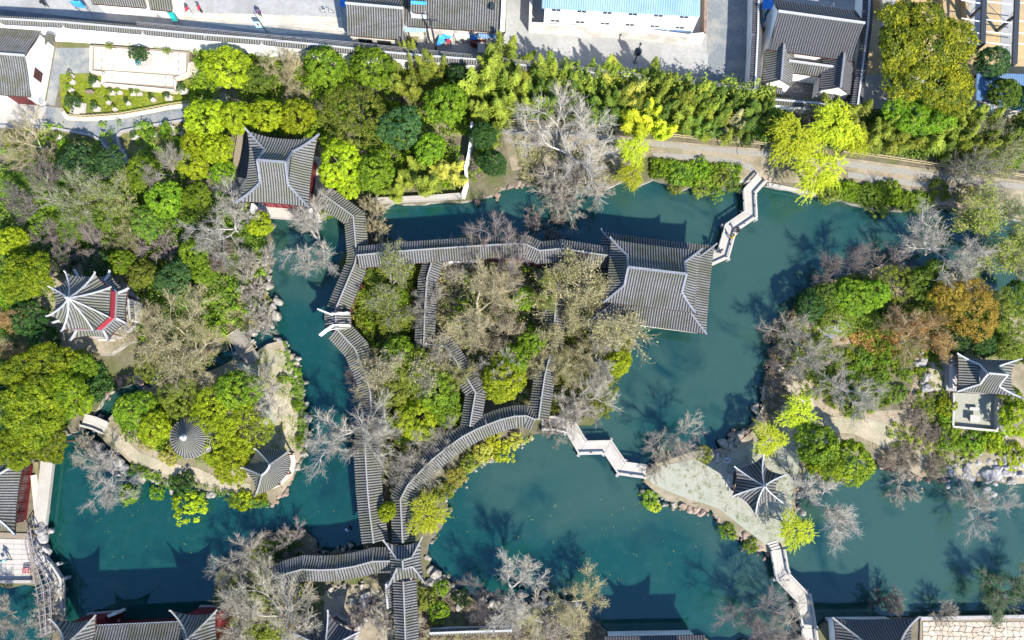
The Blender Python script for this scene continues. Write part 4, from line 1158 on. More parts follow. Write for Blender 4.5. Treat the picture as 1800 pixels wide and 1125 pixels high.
mb = MB(); mb.prism([P2(1675,690,1.1), P2(1757,694,1.1), P2(1755,757,1.1), P2(1674,750,1.1)], GZ-.3, 1.1); mb.build('terrace_floor', M['path_pale'], t)
for p, q in (((1677,694),(1675.5,749)), ((1675,750),(1754.5,757.5)), ((1753.5,756),(1755,697))):
    mb = MB(); mb.bar((*P2(*p, 1.65), 1.38), (*P2(*q, 1.65), 1.38), .22, .62); mb.build('parapet', M['stone'], t)
for nm, px, h, lb in (('stone_table', [(1706,729),(1723,731),(1722.5,743),(1705.5,742)], .72, 'square stone table on the walled terrace of the hill pavilion'), ('stone_bench', [(1705,715.5),(1722,716.5),(1722,721.5),(1704.5,720.5)], .45, 'low stone bench on the terrace between the table and the pavilion')):
    q = PP(px, 1.1+h)[:, :2]; t = thing(nm, lb, nm.split('_')[1], (*q.mean(0), 1.1))
    mb = MB(); mb.prism(q, 1.1+h-.14, 1.1+h, bottom=True); mb.build('top', M['stone'], t)
    m_ = q.mean(0)
    for s_ in (.28, -.28) if nm == 'stone_bench' else (0,):
        mb = MB(); w_ = q[1]-q[0]; mb.box((*(m_+w_*s_), 1.1+(h-.14)/2), (.25 if nm == 'stone_bench' else .55, .25 if nm == 'stone_bench' else .5, h-.14)); mb.build('leg', M['stone_grey'], t)
t = thing('stone_screen', 'bluish stone screen wall beside the west end of the hill pavilion', 'wall', (*P2(1674, 660), GZ))
mb = MB(); mb.prism([P2(1668,632,1.3), P2(1678,632,1.3), P2(1678,684,1.3), P2(1668,684,1.3)], GZ-.1, 1.3); mb.build('base', M['stone_grey'], t)
mb = MB(); mb.bar((*P2(1675.5,638,2.1), 1.7), (*P2(1677,682,2.1), 1.7), .24, .8); mb.build('slab', M['ridge_white'], t)

# ---- junction pavilion at the south end of the walkways
root, c, ux, uy, a, b_ = hip_gable('gate_pavilion', 'grey hip-and-gable gate pavilion where three covered walkways meet', 'pavilion',
    [(672,952),(745,947),(751,1024),(679,1033)], GZ, 4.4, 2.0, .6, .7, 1.25, .5, 'v', ridge='ridge_soft', gable='ridge_grey', rw=.17, tip=.25)
mb = MB(); mb.prism([c-ux*(a-.4)-uy*(b_-.4), c+ux*(a-.4)-uy*(b_-.4), c+ux*(a-.4)+uy*(b_-.4), c-ux*(a-.4)+uy*(b_-.4)], -1.2, GZ+.3); mb.build('platform', M['stone_grey'], root)
for sx in (-1, 1):
    for sy in (-1, 0, 1):
        q = c + ux*(a-.7)*sx + uy*(b_-.7)*sy; column(root, q[0], q[1], GZ+.3, 4.4, .11)

# ---- south-west lake hall with corner pavilions
root = thing('duck_hall', 'long grey roofed hall on the south-west shore between two square corner pavilions', 'hall', (*P2(240, 1140), GZ))
top, under = MB(), MB(); q0, q1 = P2(150,1101,5.4), P2(330,1093,5.4); dv = (q1-q0)/np.linalg.norm(q1-q0); nv = np.array([dv[1], -dv[0]]); A, B = q0+nv*4.6, q1+nv*4.6
rt, lf = gable_run(top, under, [A, B], 4.6, 8.7, 3.4, m=6); roof_parts(root, top, under, 'tile_cover')
mb = MB(); mb.bar((*A, 8.8), (*B, 8.8), .3, .28); mb.build('main_ridge', M['ridge_grey'], root)
hull = np.vstack([rt, lf[::-1]]); hc = hull.mean(0)
mb = MB(); mb.prism(hc+(hull-hc)*.86, -1.0, 4.9); mb.build('wall', M['red_wood'], root)
mb = MB(); mb.bar((*q0, 5.2), (*q1, 5.2), .14, .18); mb.build('eave_edge', M['ridge_white'], root)
def square_pav(name, label, tips, **kw):
    r_ = spire_pavilion(name, label, 'pavilion', tips, GZ, 5.6, 2.7, .9, .8, cover='tile_cover', ridge='ridge_soft', rw=.18, **kw)
    mb = MB(); mb.prism(r_[2] + (r_[1]-r_[2])*.9, -.8, 5.7); mb.build('wall', M['red_wood'], r_[0])  # solid core added under the roof to stop sunlight leaking past the hall
    return r_
square_pav('corner_pavilion', 'square corner pavilion at the west end of the south-west lake hall', [(90,1088),(169,1081),(176,1168),(84,1172)])
r2, bs, cc = square_pav('corner_pavilion', 'square corner pavilion with red panels at the east end of the south-west lake hall', [(301,1073),(382,1072),(388,1158),(296,1162)])
for p, q, h0, h1 in (((386,1076),(388,1120),3.0,4.5),):
    mb = MB(); mb.bar((*P2(*p, 3.6), 3.6), (*P2(*q, 3.6), 3.6), .16, 1.7); mb.build('red_panel', M['red_bright'], r2)
t = thing('water_porch', 'small white porch with a dark red lattice window over the water beside the corner pavilion', 'porch', (*P2(184, 1092), GZ))
mb = MB(); mb.prism([P2(172,1086,3), P2(190,1084,3), P2(190,1106,3), P2(172,1108,3)], -.8, 3.0); mb.build('wall', M['red_wood'], t)
mb = MB(); mb.bar((*P2(190,1083,3.2), 2.2), (*P2(204,1078,3.2), 2.2), .3, 2.2); mb.build('white_wall', M['plaster_old'], t)
qa, qb = P2(172,1086,3), P2(190,1084,3); dd = (qb-qa)/np.linalg.norm(qb-qa)
window(t, (*((qa+qb)/2), 2.0), dd, np.array([-dd[1], dd[0]]), 1.0, 1.4, 'red_bright', (3, 3))

# ---- west hall by the stone terrace
root, c, ux, uy, a, b_ = hip_gable('west_hall', 'grey tiled hall at the west edge with tall red lattice windows facing the pond', 'hall',
    [(-92,797),(42,801),(29,942),(-104,936)], GZ, 4.2, 3.2, .7, .8, 2.1, .5, 'h', ridge='ridge_white', gable='ridge_grey', rw=.18)
mb = MB(); mb.prism([c-ux*(a-.8)-uy*(b_-.5), c+ux*(a-.8)-uy*(b_-.5), c+ux*(a-.8)+uy*(b_-.5), c-ux*(a-.8)+uy*(b_-.5)], GZ-.2, 4.3); mb.build('wall', M['red_wood'], root)
for k in range(6):
    q = c + ux*(a-.8) + uy*(b_-.5)*(-.84+1.68*k/5)
    window(root, (*q, 2.6), -uy, ux, 1.25, 2.5, 'red_wood', (3, 5))
mb = MB(); e0 = c + ux*(a+.15); mb.prism([e0-uy*b_, e0+ux*1.35-uy*b_, e0+ux*1.35+uy*b_, e0+uy*b_], GZ-.2, GZ+.32); mb.build('front_step', M['stone'], root)

# ---- small pavilion at the bottom edge
spire_pavilion('south_pavilion', 'many-cornered grey pavilion half cut off at the lower edge beside the rockery', 'pavilion',
    [(577,1073),(633,1110),(633,1165),(577,1195),(520,1168),(517,1113)], GZ, 4.2, 2.8, .9, .9, cover='tile_cover_dark', ridge='ridge_white', rw=.14)

# ---- south-east roofed gallery and stone pavement
root = thing('south_gallery', 'dark tiled gallery roof on the south-east shore beside the end of the stone bridge', 'hall', (*P2(1540, 1115), GZ))
root, c, ux, uy, a, b_ = hip_gable('south_gallery', '', 'hall', [(1463,1084),(1622,1083),(1612,1172),(1470,1174)], GZ, 4.2, 2.6, .8, .6, 2.2, .9, 'h', cover='tile_cover_dark', ridge='ridge_soft', root=root, gable='ridge_grey', rw=.18)
mb = MB(); mb.prism([c-ux*(a-.6)-uy*(b_-.6), c+ux*(a-.6)-uy*(b_-.6), c+ux*(a-.6)+uy*(b_-.6), c-ux*(a-.6)+uy*(b_-.6)], -1, 4.3); mb.build('wall', M['plaster'], root)
root = thing('boat_gallery', 'roof edge of the waterside gallery just showing at the lower edge beside its reflection', 'hall', (*P2(1155, 1150), GZ))
top, under = MB(), MB(); A, B = P2(1062, 1119, 3.9)+[0, -2.6], P2(1240, 1116, 3.9)+[0, -2.6]
rt, lf = gable_run(top, under, [A, B], 2.6, 5.0, 1.1, m=4); roof_parts(root, top, under, 'tile_cover_dark')
hull = np.vstack([rt, lf[::-1]]); hc = hull.mean(0); mb = MB(); mb.prism(hc+(hull-hc)*.85, -1, 3.95); mb.build('wall', M['plaster'], root)
spire = spire_pavilion('boat_pavilion', 'upswept pavilion roof rising behind the waterside gallery at the lower edge', 'pavilion', [(1144,1147),(1231,1145),(1238,1225),(1140,1228)], GZ, 6.1, 2.4, .9, .9, cover='tile_cover_dark', cols=True)

# ================================================================== COVERED WALKWAYS
corridor('stub of covered walkway descending from the water tower hall to the wave corridor', [(560,336),(575,346.5),(621,380),(627,447)], 4.3, 1.22, ends=(0, 0), cover='tile_cover_light', ridge='ridge_soft')
corridor('covered walkway along the north channel from the wave corridor to the lake hall', [(627,449),(700,442),(770,437),(860,431),(900,429),(923,429),(949,441),(987,437),(1051,447),(1102,453)], 5.5, 1.25, ends=(0, 0), ridge='ridge_soft')
corridor('upper stretch of the wave corridor running south-west over the pond to the white gables', [(627,447),(624,464),(590,544)], 4.2, 1.28, ends=(0, 0), cover='tile_cover_light', ridge='ridge_soft')
corridor('short raised bay of the wave corridor between two white curved gables over the pond', [(590,546),(591,577)], 4.75, 1.45, drop=1.0, ends=(1, 1), cover='tile_cover_light')
corridor('long lower stretch of the wave corridor beside the pond down to the gate pavilion', [(591,577),(624,613),(635,640),(644,661),(651,690),(653,725),(645,755),(642,790),(646,860),(650,900),(657,955)], 4.15, 1.42, ends=(0, 0), cover='tile_cover_light', ridge='ridge_soft')
corridor('covered walkway winding west from the gate pavilion above the dark pond bay', [(478,1018),(505,1008),(531,1001),(560,1002),(590,1001),(622,996),(655,987),(696,986)], 4.2, 1.32, ends=(1, 0), ridge='ridge_soft')
corridor('covered walkway curving along the south-east shore of the middle island', [(708,955),(704,878),(717,853),(738,830),(760,808),(786,787),(813,768),(835,756),(856,747),(880,738),(905,732),(925,731),(942,738)], 4.2, 1.22, ends=(0, 0), cover='tile_cover_light', ridge='ridge_soft')
corridor('covered walkway running north-south on the east side of the middle island under the tan trees', [(947,737),(952,700),(958,660),(972,605),(978,520),(984,455)], 4.2, 1.15, ends=(0, 0), ridge='ridge_soft')
corridor('covered walkway through the middle of the island with a crooked lower end', [(766,437),(751,488),(747,545),(745,604),(784,609),(812,650),(836,690),(831,720),(826,750)], 4.2, 1.12, ends=(0, 0), cover='tile_cover', ridge='ridge_soft')
corridor('straight covered walkway leading south from the gate pavilion', [(709,1022),(711,1070),(713,1130),(715,1190)], 4.2, 1.25, ends=(0, 0), ridge='ridge_soft')
# white curved gables of the raised bay
for px, lb in (([(558,543),(568,547),(581,552),(597,551),(612,549)], 'northern white curved gable wall of the raised corridor bay'), ([(561,589),(572,580),(584,572),(598,571),(614,571)], 'southern white curved gable wall of the raised corridor bay')):
    zs = [4.6, 4.75, 5.1, 5.15, 4.7]
    pts = np.array([P(u, v, z) for (u, v), z in zip(px, zs)])
    t = thing('gable_wall', lb, 'wall', (*pts[:, :2].mean(0), GZ))
    mb = MB(); mb.sweep(pts, .13, .16); mb.build('white_coping', M['plaster'], t)
    mb = MB(); q = pts.copy(); q[:, 2] = 4.1; mb.sweep(q, .1, .9); mb.build('wall_face', M['plaster'], t)
garden_wall('low white wall of the court west of the straight southern walkway', [(679,1026),(680,1048),(682,1070)], 3.2, th=.28, cap='tile_cover', capw=.3)
garden_wall('white capped wall crossing the court at the lower edge', [(755,1113),(830,1110),(900,1108)], 2.8, th=.28, cap='tile_cover_light', capw=.3)
garden_wall('thin white ledge wall along the middle walkway court', [(764,486),(778,462),(800,459),(845,456)], 2.6, th=.22, cap=None)

# ================================================================== BRIDGES
def stone_bridge(label, pts_px, w, z=1.05, rail_h=.42, name='zigzag_bridge', rails=(1, 1), nslab=3, deck='stone'):
    pts = np.array([P2(u, v, z) for u, v in pts_px])
    root = thing(name, label, 'bridge', (*pts.mean(0), 0))
    k = len(pts)
    def off(wd):
        out = []
        for i in range(k):
            if i == 0: d = pts[1]-pts[0]; nn = np.array([-d[1], d[0]])/np.linalg.norm(d); out.append(pts[0]+nn*wd); continue
            if i == k-1: d = pts[-1]-pts[-2]; nn = np.array([-d[1], d[0]])/np.linalg.norm(d); out.append(pts[-1]+nn*wd); continue
            d0, d1 = pts[i]-pts[i-1], pts[i+1]-pts[i]
            n0 = np.array([-d0[1], d0[0]])/np.linalg.norm(d0); n1 = np.array([-d1[1], d1[0]])/np.linalg.norm(d1)
            mn = n0+n1; mn /= np.linalg.norm(mn); out.append(pts[i]+mn*wd/max(mn @ n0, .4))
        return np.array(out)
    lanes = [off(w*(-.5 + j/nslab)) for j in range(nslab+1)]
    for i in range(k-1):
        for j in range(nslab):
            a, b, c, d = lanes[j][i], lanes[j][i+1], lanes[j+1][i+1], lanes[j+1][i]
            q = np.array([a, b, c, d]); m_ = q.mean(0)
            q = m_ + (q-m_)*np.array([.988, .988])
            mb = MB(); mb.prism(q, z-.22, z + random.uniform(-.012, .012)); mb.build('deck_slab', M[deck], root)
    for side in (-1, 1):
        if not rails[0 if side < 0 else 1]: continue
        ln = off(side*(w*.5+.08)); mb = MB()
        mb.sweep(np.c_[ln, np.full(k, z+rail_h)], .2, .13); mb.build('rail', M['stone'], root)
        mb = MB(); mb.sweep(np.c_[ln, np.full(k, z-.14)], .14, .24); mb.build('edge_beam', M['stone_grey'], root)
        for i in range(k-1):
            n = max(1, int(np.linalg.norm(ln[i+1]-ln[i])/1.3))
            for j in range(n+1 if i == k-2 else n):
                p = ln[i]+(ln[i+1]-ln[i])*j/n; mb = MB(); mb.box((*p, z+rail_h*.5-.03), (.14, .14, rail_h), math.atan2(*(ln[i+1]-ln[i])[::-1])); mb.build('rail_post', M['stone_grey'], root)
    for i in range(1, k-1):
        d = pts[i+1]-pts[i-1]; nn = np.array([-d[1], d[0]])/np.linalg.norm(d)
        for s_ in (-1, 1):
            p = pts[i]+nn*s_*(w*.5+.25); mb = MB(); mb.cyl((*p, -1.5), (*p, z-.2), .18, .18, 8); mb.build('pier', M['stone_grey'], root)
        mb = MB(); mb.bar((*(pts[i]-nn*(w*.5+.5)), z-.34), (*(pts[i]+nn*(w*.5+.5)), z-.34), .3, .24); mb.build('cross_beam', M['stone_grey'], root)
    return root
stone_bridge('pale zigzag stone bridge from the lake hall to the north bank', [(1339,313),(1316.5,338),(1318.5,378),(1283,402),(1270.5,447),(1243,459)], 1.12)
stone_bridge('pale zigzag stone bridge from the middle island to the six-sided pavilion', [(952,745),(972,744),(1003,751),(1024,787),(1068,786),(1093,823),(1136,829)], 1.2)
stone_bridge('pale bent stone bridge south of the six-sided pavilion', [(1366,966),(1374.5,1013),(1412.5,1053),(1421,1105),(1424,1130)], 1.22)
st = thing('stone_steps', 'three stone steps at the north end of the bent bridge', 'steps', (*P2(1359, 960), GZ))
for k in range(3):
    mb = MB(); mb.prism([P2(1349+2*k, 955+4.5*k, 1), P2(1366+2*k, 950+4.5*k, 1), P2(1367.5+2*k, 954+4.5*k, 1), P2(1350.5+2*k, 959+4.5*k, 1)], GZ-.1, GZ+.08+.07*k); mb.build('step', M['stone'], st)
stone_bridge('flat slab bridge with bamboo rails between the west bank and the west island', [(409,582),(428,610),(446,636)], 1.75, z=1.0, rail_h=.1, name='slab_bridge', rails=(0, 0), nslab=4, deck='old_planks')
t = thing('bamboo_rail', 'leaning bamboo handrails on the slab bridge to the west island', 'railing', (*P2(425, 606), 1.0))
for p, q in (((396,592),(424,575)), ((398,604),(402,616)), ((408,632),(452,610)), ((418,632),(450,600)), ((400,590),(412,632)), ((424,577),(452,610))):
    mb = MB(); mb.cyl(P(*p, 1.25), P(*q, 1.75), .035, .03, 5); mb.build('bamboo_pole', M['bamboo_wood'], t)
stone_bridge('small stone footbridge under the camphor trees at the west channel', [(146,738),(168,744),(186,752)], 1.1, z=1.0, rail_h=.3, name='footbridge', nslab=2)
stone_bridge('grey stone causeway bridge beside the wisteria trellis in the south-west pond', [(70,978),(90,1000),(103,1020),(105,1082)], .78, z=1.1, name='causeway_bridge', rails=(1, 1), nslab=2)

# ================================================================== WEST STONE TERRACE
t = thing('stone_terrace', 'pale slab-paved stone terrace south of the west hall', 'terrace', (*P2(30, 985), GZ))
mb = MB(); mb.prism([P2(-160,930,.95), P2(55,938,.95), P2(62,1026,.95), P2(-160,1026,.95)], -1, .95); mb.build('bed', M['stone_joint'], t)
_slab = {}
def slabs(root, quad_px, nu, nv, z, th, mtl, shift=.5, gap=.03, jit=.01, name='paving_stone'):
    """single slabs of a paving, staggered row by row, each an object sharing meshes"""
    Q = np.array([P2(u, v, z) for u, v in quad_px])
    du, dv = (Q[1]-Q[0])/nu, (Q[3]-Q[0])/nv
    lu, lv = np.linalg.norm(du), np.linalg.norm(dv)
    key = (round(lu, 3), round(lv, 3), mtl)
    if key not in _slab:
        mb = MB(); mb.box((0, 0, -th/2), (lu-gap, lv-gap, th)); _slab[key] = mb.mesh('paving_stone', M[mtl])
    rz = math.atan2(du[1], du[0]); inv = parent_inv(root)
    for j in range(nv):
        o_ = shift*(j % 2)
        for i in range(nu):
            p = Q[0] + du*(i+.5+(o_ if i < nu-1 or not o_ else 0)*.0 + o_*.5*(0 if i == nu-1 else 1)) + dv*(j+.5)
            p = Q[0] + du*(i+.5) + dv*(j+.5) + du*(o_*.5 - .25*shift)*(1 if 0 < i < nu-1 else 0)
            link(name, _slab[key], root, loc=inv @ Vector((*p, z + random.uniform(-jit, jit))), rot=(0, 0, rz - root.rotation_euler.z + random.uniform(-.006, .006)))
slabs(t, [(-60,946),(52,948),(57,1020),(-60,1018)], 8, 8, 1.0, .1, 'stone', shift=0)
mb = MB(); mb.bar((*P2(-150,1022,1.35), 1.2), (*P2(55,1022,1.35), 1.2), .28, .5); mb.build('parapet', M['stone_grey'], t)
mb = MB(); mb.bar((*P2(60,835,1.0), .95), (*P2(70,930,1.0), .95), .7, .3); mb.build('kerb', M['stone_warm'], t)
mb = MB(); mb.bar((*P2(64,812,1.0), .9), (*P2(72,935,1.0), .9), .45, .35); mb.build('quay_edge', M['moss'], t)
t = thing('red_rack', 'small red slatted rack on the edge of the west terrace', 'rack', (*P2(45, 1003), 1.0))
for k in range(4):
    mb = MB(); mb.bar(P(40, 999.5+2.6*k, 1.55), P(51, 998+2.6*k, 1.55), .07, .06); mb.build('slat', M['red_bright'], t)
for u_ in (40.5, 50.5):
    mb = MB(); mb.bar(P(u_, 998, 1.5), P(u_-.6, 1008, 1.5), .06, .06); mb.build('side_rail', M['red_bright'], t)
    for v_ in (999, 1007): mb = MB(); q = P2(u_, v_, 1.5); mb.box((*q, 1.25), (.05, .05, .5)); mb.build('leg', M['red_bright'], t)
t = thing('wisteria_trellis', 'weathered wooden trellis with bare creeper beside the causeway bridge', 'trellis', (*P2(80, 1050), 0))
spine = np.array([P2(u, v, 2.6) for u, v in [(56,930),(62,965),(78,1000),(90,1030),(93,1075),(92,1110)]])
sp2 = np.array([P2(u, v, 2.6) for u, v in [(44,945),(50,978),(60,1010),(66,1040),(70,1080),(74,1118)]])
for ln, zz_ in ((spine, 2.9), (sp2, 2.7), ((spine+sp2)/2, 2.8), (spine*.75+sp2*.25, 2.6), (spine*.25+sp2*.75, 2.5)):
    mb = MB(); mb.sweep(np.c_[ln, np.full(6, zz_)], .08, .08); mb.build('long_rail', M['bark_mauve'], t)
for k in range(17):
    f = k/16*5; i = min(int(f), 4); w_ = f-i
    a_, b__ = spine[i]+(spine[i+1]-spine[i])*w_, sp2[i]+(sp2[i+1]-sp2[i])*w_
    mb = MB(); mb.bar((*(a_+(a_-b__)*.2), 2.95), (*(b__-(a_-b__)*.15), 2.7), .06, .06); mb.build('cross_bar', M['bark_mauve'], t)
    if k % 3 == 0:
        for p in (a_, b__): mb = MB(); mb.cyl((*p, -1), (*p, 2.8), .06, .05, 6); mb.build('post', M['bark_tan'], t)

# south-east crazy paving: every stone its own piece
t = thing('flagstone_court', 'cream irregular flagstone pavement at the lower right edge', 'pavement', (*P2(1710, 1110), GZ))
mb = MB(); mb.prism([P2(1618,1087,1.0), P2(2000,1080,1.0), P2(2000,1230,1.0), P2(1614,1230,1.0)], -1.2, 1.0); mb.build('bed', M['stone_joint'], t)
g = np.random.default_rng(5); nu, nv = 30, 7
grid = np.zeros((nu+1, nv+1, 2))
for i in range(nu+1):
    for j in range(nv+1):
        ju, jv = g.normal(0, 2.0), g.normal(0, 1.6)
        grid[i, j] = P2(1622+i*10.5+(0 if i in (0,) else ju) + (5 if j % 2 else 0)*(0 < i), 1093+j*8.6+(0 if j == 0 else jv), 1.06)
for i in range(nu):
    for j in range(nv):
        q = np.array([grid[i, j], grid[i+1, j], grid[i+1, j+1], grid[i, j+1]]); m_ = q.mean(0)
        q = m_ + (q-m_)*g.uniform(.86, .95)
        k_ = g.integers(0, 4); corner = q[k_]; q = np.insert(q, k_, corner*.75+q[k_-1]*.25, 0); q[k_+1] = corner*.75 + q[(k_+2) % 5]*.25
        mb = MB(); mb.prism(q, .98, 1.06+g.uniform(-.015, .015)); mb.build('paving_stone', M['stone_flag'], t)
mb = MB(); mb.bar((*P2(1618,1087,1.2), 1.1), (*P2(2000,1080,1.2), 1.1), .35, .4); mb.build('kerb', M['stone_grey'], t)

# ================================================================== TOWN EDGE ALONG THE TOP
# ---- house at the north-west with a white gable
root, A, B, d, n, w = gable_house('gable_house', 'white gabled house with grey tiled roof beside the bonsai court', (-120,86), (44,98), (55,171), 5.9, 3.8, cover='tile_cover', over=.3)
q = B - d*.2 + d*.02; window(root, (*(q + n*.9), 2.9), n, d, 1.15, 1.5, 'red_wood', (2, 3))
mb = MB(); q = A*.2+B*.8 + n*(w-.28); mb.box((*q, 2.2), (2.2, .12, 2.6), math.atan2(d[1], d[0])); mb.build('door', M['red_wood'], root)
t2 = thing('gate_hood', 'small tiled hood on the white wall behind the gabled house', 'roof', (*P2(85, 66, 4.2), 3.4))
tp, un = MB(), MB(); gable_run(tp, un, [P2(83,57,4.4), P2(84,74,4.4)], .55, 4.4, .4, .25, 2); roof_parts(t2, tp, un)
# ---- alley wall
wl = garden_wall('long white garden wall along the dark alley at the top', [(-200,24),(0,33),(110,39),(250,51),(360,61),(460,69),(560,79),(680,92),(760,99),(853,106)], 5.2, th=.4, cap='tile_cover_light', capw=.5)
garden_wall('white garden wall behind the bamboo below the street', [(905,113),(1010,124),(1110,135),(1200,145),(1320,159)], 4.4, th=.4, cap='tile_cover_light', capw=.45)
garden_wall('front wall of the walled compound behind the bright willows', [(1360,175),(1430,181),(1503,189)], 3.6, th=.35, cap='tile_cover', capw=.45)
# ---- terraced houses north of the alley
def row_house(label, ra, rb, eave, zr, ze, **kw): return gable_house('row_house', label, ra, rb, eave, zr, ze, **kw)
row_house('low white house with a tiled roof at the top left edge', (150,-22), (250,-14), (250,14), 5.2, 3.4, cover='tile_cover_light', wall='plaster')
root, A, B, d, n, w = row_house('narrow white house with a teal awning at the top left edge', (256,-20), (299,-16), (300,20), 5.0, 3.3, cover='tile_cover_light', wall='plaster')
root, A, B, d, n, w = row_house('broad grey-roofed house with a white ridge at the top centre', (607,6), (709,15), (709,71), 6.6, 4.3, wall='plaster_old')
for k in (.28, .62):
    q = A + (B-A)*k + n*(w-.35); window(root, (*q, 2.6), d, n, 1.6, 1.1, 'dark_metal', (2, 1))
root, A, B, d, n, w = row_house('long grey-roofed house with a skylight east of the white ridge house', (712,-42), (893,-30), (889,58), 7.0, 4.2, cover='tile_cover', ridge='ridge_grey', wall='plaster_old')
q = A+(B-A)*.86 + n*w*.52; mb = MB(); mb.box((*q, 5.95), (.5, .7, .3), math.atan2(d[1], d[0])); mb.build('skylight', M['glass'], root)
mb = MB(); q = A + (B-A)*.97; mb.bar((*(q), 7.0), (*(q+n*w), 4.5), .5, .3); mb.build('verge_wall', M['plaster'], root)
t = thing('dormer', 'small tiled dormer with a bright blue roof sheet on the long grey roof', 'dormer', (*P2(735, 10, 6.5), 5.2))
tp, un = MB(), MB(); gable_run(tp, un, [P2(721,3,7.2), P2(748,5,7.2)], 1.0, 7.2, .5, .28, 2); roof_parts(t, tp, un, 'tile_cover_light')
mb = MB(); mb.prism([P2(721,14,6.3), P2(747,16,6.3), P2(747,22,6.0), P2(721,20,6.0)], 4.6, 6.3); mb.build('wall', M['plaster'], t)
mb = MB(); mb.add([P(722,1,7.35), P(750,3,7.35), P(750,9,7.2), P(722,7,7.2)], [[3, 2, 1, 0]]); mb.build('blue_sheet', M['blue_tarp'], t)
def corrug(name, px, z0, z1, mtl, root, rib=.25):
    """ribbed metal sheet: px = back-left, back-right, front-right, front-left"""
    q = np.array([P(*px[0], z0), P(*px[1], z0), P(*px[2], z1), P(*px[3], z1)])
    n_ = max(4, int(np.linalg.norm(q[1]-q[0])/rib)); mb = MB()
    x = np.linspace(0, 1, n_*2+1); h = np.where(np.arange(n_*2+1) % 2, .06, 0)
    a_ = q[0]+(q[1]-q[0])*x[:, None]; c_ = q[3]+(q[2]-q[3])*x[:, None]; a_[:, 2] += h; c_[:, 2] += h
    k_ = len(x); V = np.vstack([a_, c_]); F = [[i+k_, i+k_+1, i+1, i] for i in range(k_-1)]; mb.add(V, F)
    return mb.build(name, M[mtl], root)
t = thing('sheet_awning', 'pale blue ribbed awning against the white ridge house', 'awning', (*P2(730, 50, 3), GZ)); corrug('sheet', [(711,45),(749,46),(749,56),(711,57)], 3.6, 3.3, 'blue_metal', t)
for u_ in (713, 747): mb = MB(); mb.cyl((*P2(u_,55,3.3), GZ), (*P2(u_,55,3.3), 3.3), .04, .04, 6); mb.build('post', M['dark_metal'], t)
t = thing('sheet_awning', 'dark blue ribbed awning at the right end of the long grey house', 'awning', (*P2(862, 63, 3), GZ)); corrug('sheet', [(840,59),(881,61),(881,69),(840,67)], 3.5, 3.2, 'blue_shed', t)
for u_ in (843, 879): mb = MB(); mb.cyl((*P2(u_,67,3.2), GZ), (*P2(u_,67,3.2), 3.2), .04, .04, 6); mb.build('post', M['dark_metal'], t)
def tarp(label, px, zs, mtl='blue_tarp', legs=True):
    t = thing('tarpaulin', label, 'tarpaulin', (*P2(*px[0], 2), GZ)); q = np.array([P(u, v, z) for (u, v), z in zip(px, zs)])
    n_ = 9; g_ = np.random.default_rng(int(px[0][0])); s_ = np.linspace(0, 1, n_)
    S, T = np.meshgrid(s_, s_, indexing='ij'); V = (q[0]*((1-S)*(1-T))[..., None] + q[1]*(S*(1-T))[..., None] + q[2]*(S*T)[..., None] + q[3]*((1-S)*T)[..., None])
    V[..., 2] += g_.normal(0, .05, S.shape) - .25*np.sin(S*3.14)*np.sin(T*3.14); idx = np.arange(n_*n_).reshape(n_, n_)
    mb = MB(); mb.add(V.reshape(-1, 3), np.stack([idx[:-1, :-1], idx[:-1, 1:], idx[1:, 1:], idx[1:, :-1]], -1).reshape(-1, 4)); mb.build('sheet', M[mtl], t)
    if legs:
        for p in q: mb = MB(); mb.cyl((p[0], p[1], GZ), p, .03, .03, 5); mb.build('pole', M['dark_metal'], t)
tarp('crumpled bright blue tarpaulin over goods in the small yard', [(772,62),(798,60),(788,72),(767,82)], [2.3, 2.2, 1.7, 1.4])
tarp('small bright blue sheet over a doorway of the long grey house', [(827,58),(839,59),(839,70),(827,69)], [2.7, 2.7, 2.3, 2.3])
tarp('white sheet canopy beside the blue doorway sheet', [(799,58),(826,60),(825,67),(800,66)], [2.9, 2.9, 2.6, 2.6], 'white_metal')
tarp('bright blue sheet at the left wall of the white ridge house', [(597,-2),(607,-1),(607,12),(598,12)], [3.0, 3.0, 2.7, 2.7])
tarp('blue tarpaulin stretched over the alley near the top left edge', [(121,2),(140,1),(152,15),(133,12)], [2.6, 2.7, 2.2, 2.1])
tarp('blue tarpaulin in the narrow passage of the walled compound', [(1339,-8),(1360,-8),(1360,16),(1339,16)], [3.0, 3.0, 2.8, 2.8])
tarp('teal awning at the corner of the narrow white house', [(294,22),(305,22),(313,37),(304,38)], [2.7, 2.7, 1.9, 1.9], 'teal')
for lb, px, z, mtl in (('dark red crate under the blue doorway sheet', [(828,70),(838,71),(838,78),(828,77)], 1.7, 'red_wood'), ('dark red crate beside the grey block in the small yard', [(841,69),(852,69),(852,73),(841,73)], 1.6, 'red_wood'), ('pale concrete block at the end of the small yard', [(840,74),(852,74),(852,92),(840,92)], 1.9, 'stone'), ('mossy planting trough in front of the pale blue awning', [(714,64),(737,65),(734,75),(713,74)], 1.4, 'moss')):
    q = PP(px, z)[:, :2]; t = thing('storage_box', lb, 'box', (*q.mean(0), GZ)); mb = MB(); mb.prism(q, GZ, z-.08); mb.build('body', M[mtl if mtl != 'moss' else 'stone_grey'], t)
    m_ = q.mean(0); mb = MB(); mb.prism(m_+(q-m_)*(1.04 if mtl != 'moss' else .9), z-.08, z); mb.build('lid' if mtl != 'moss' else 'earth', M[mtl], t)

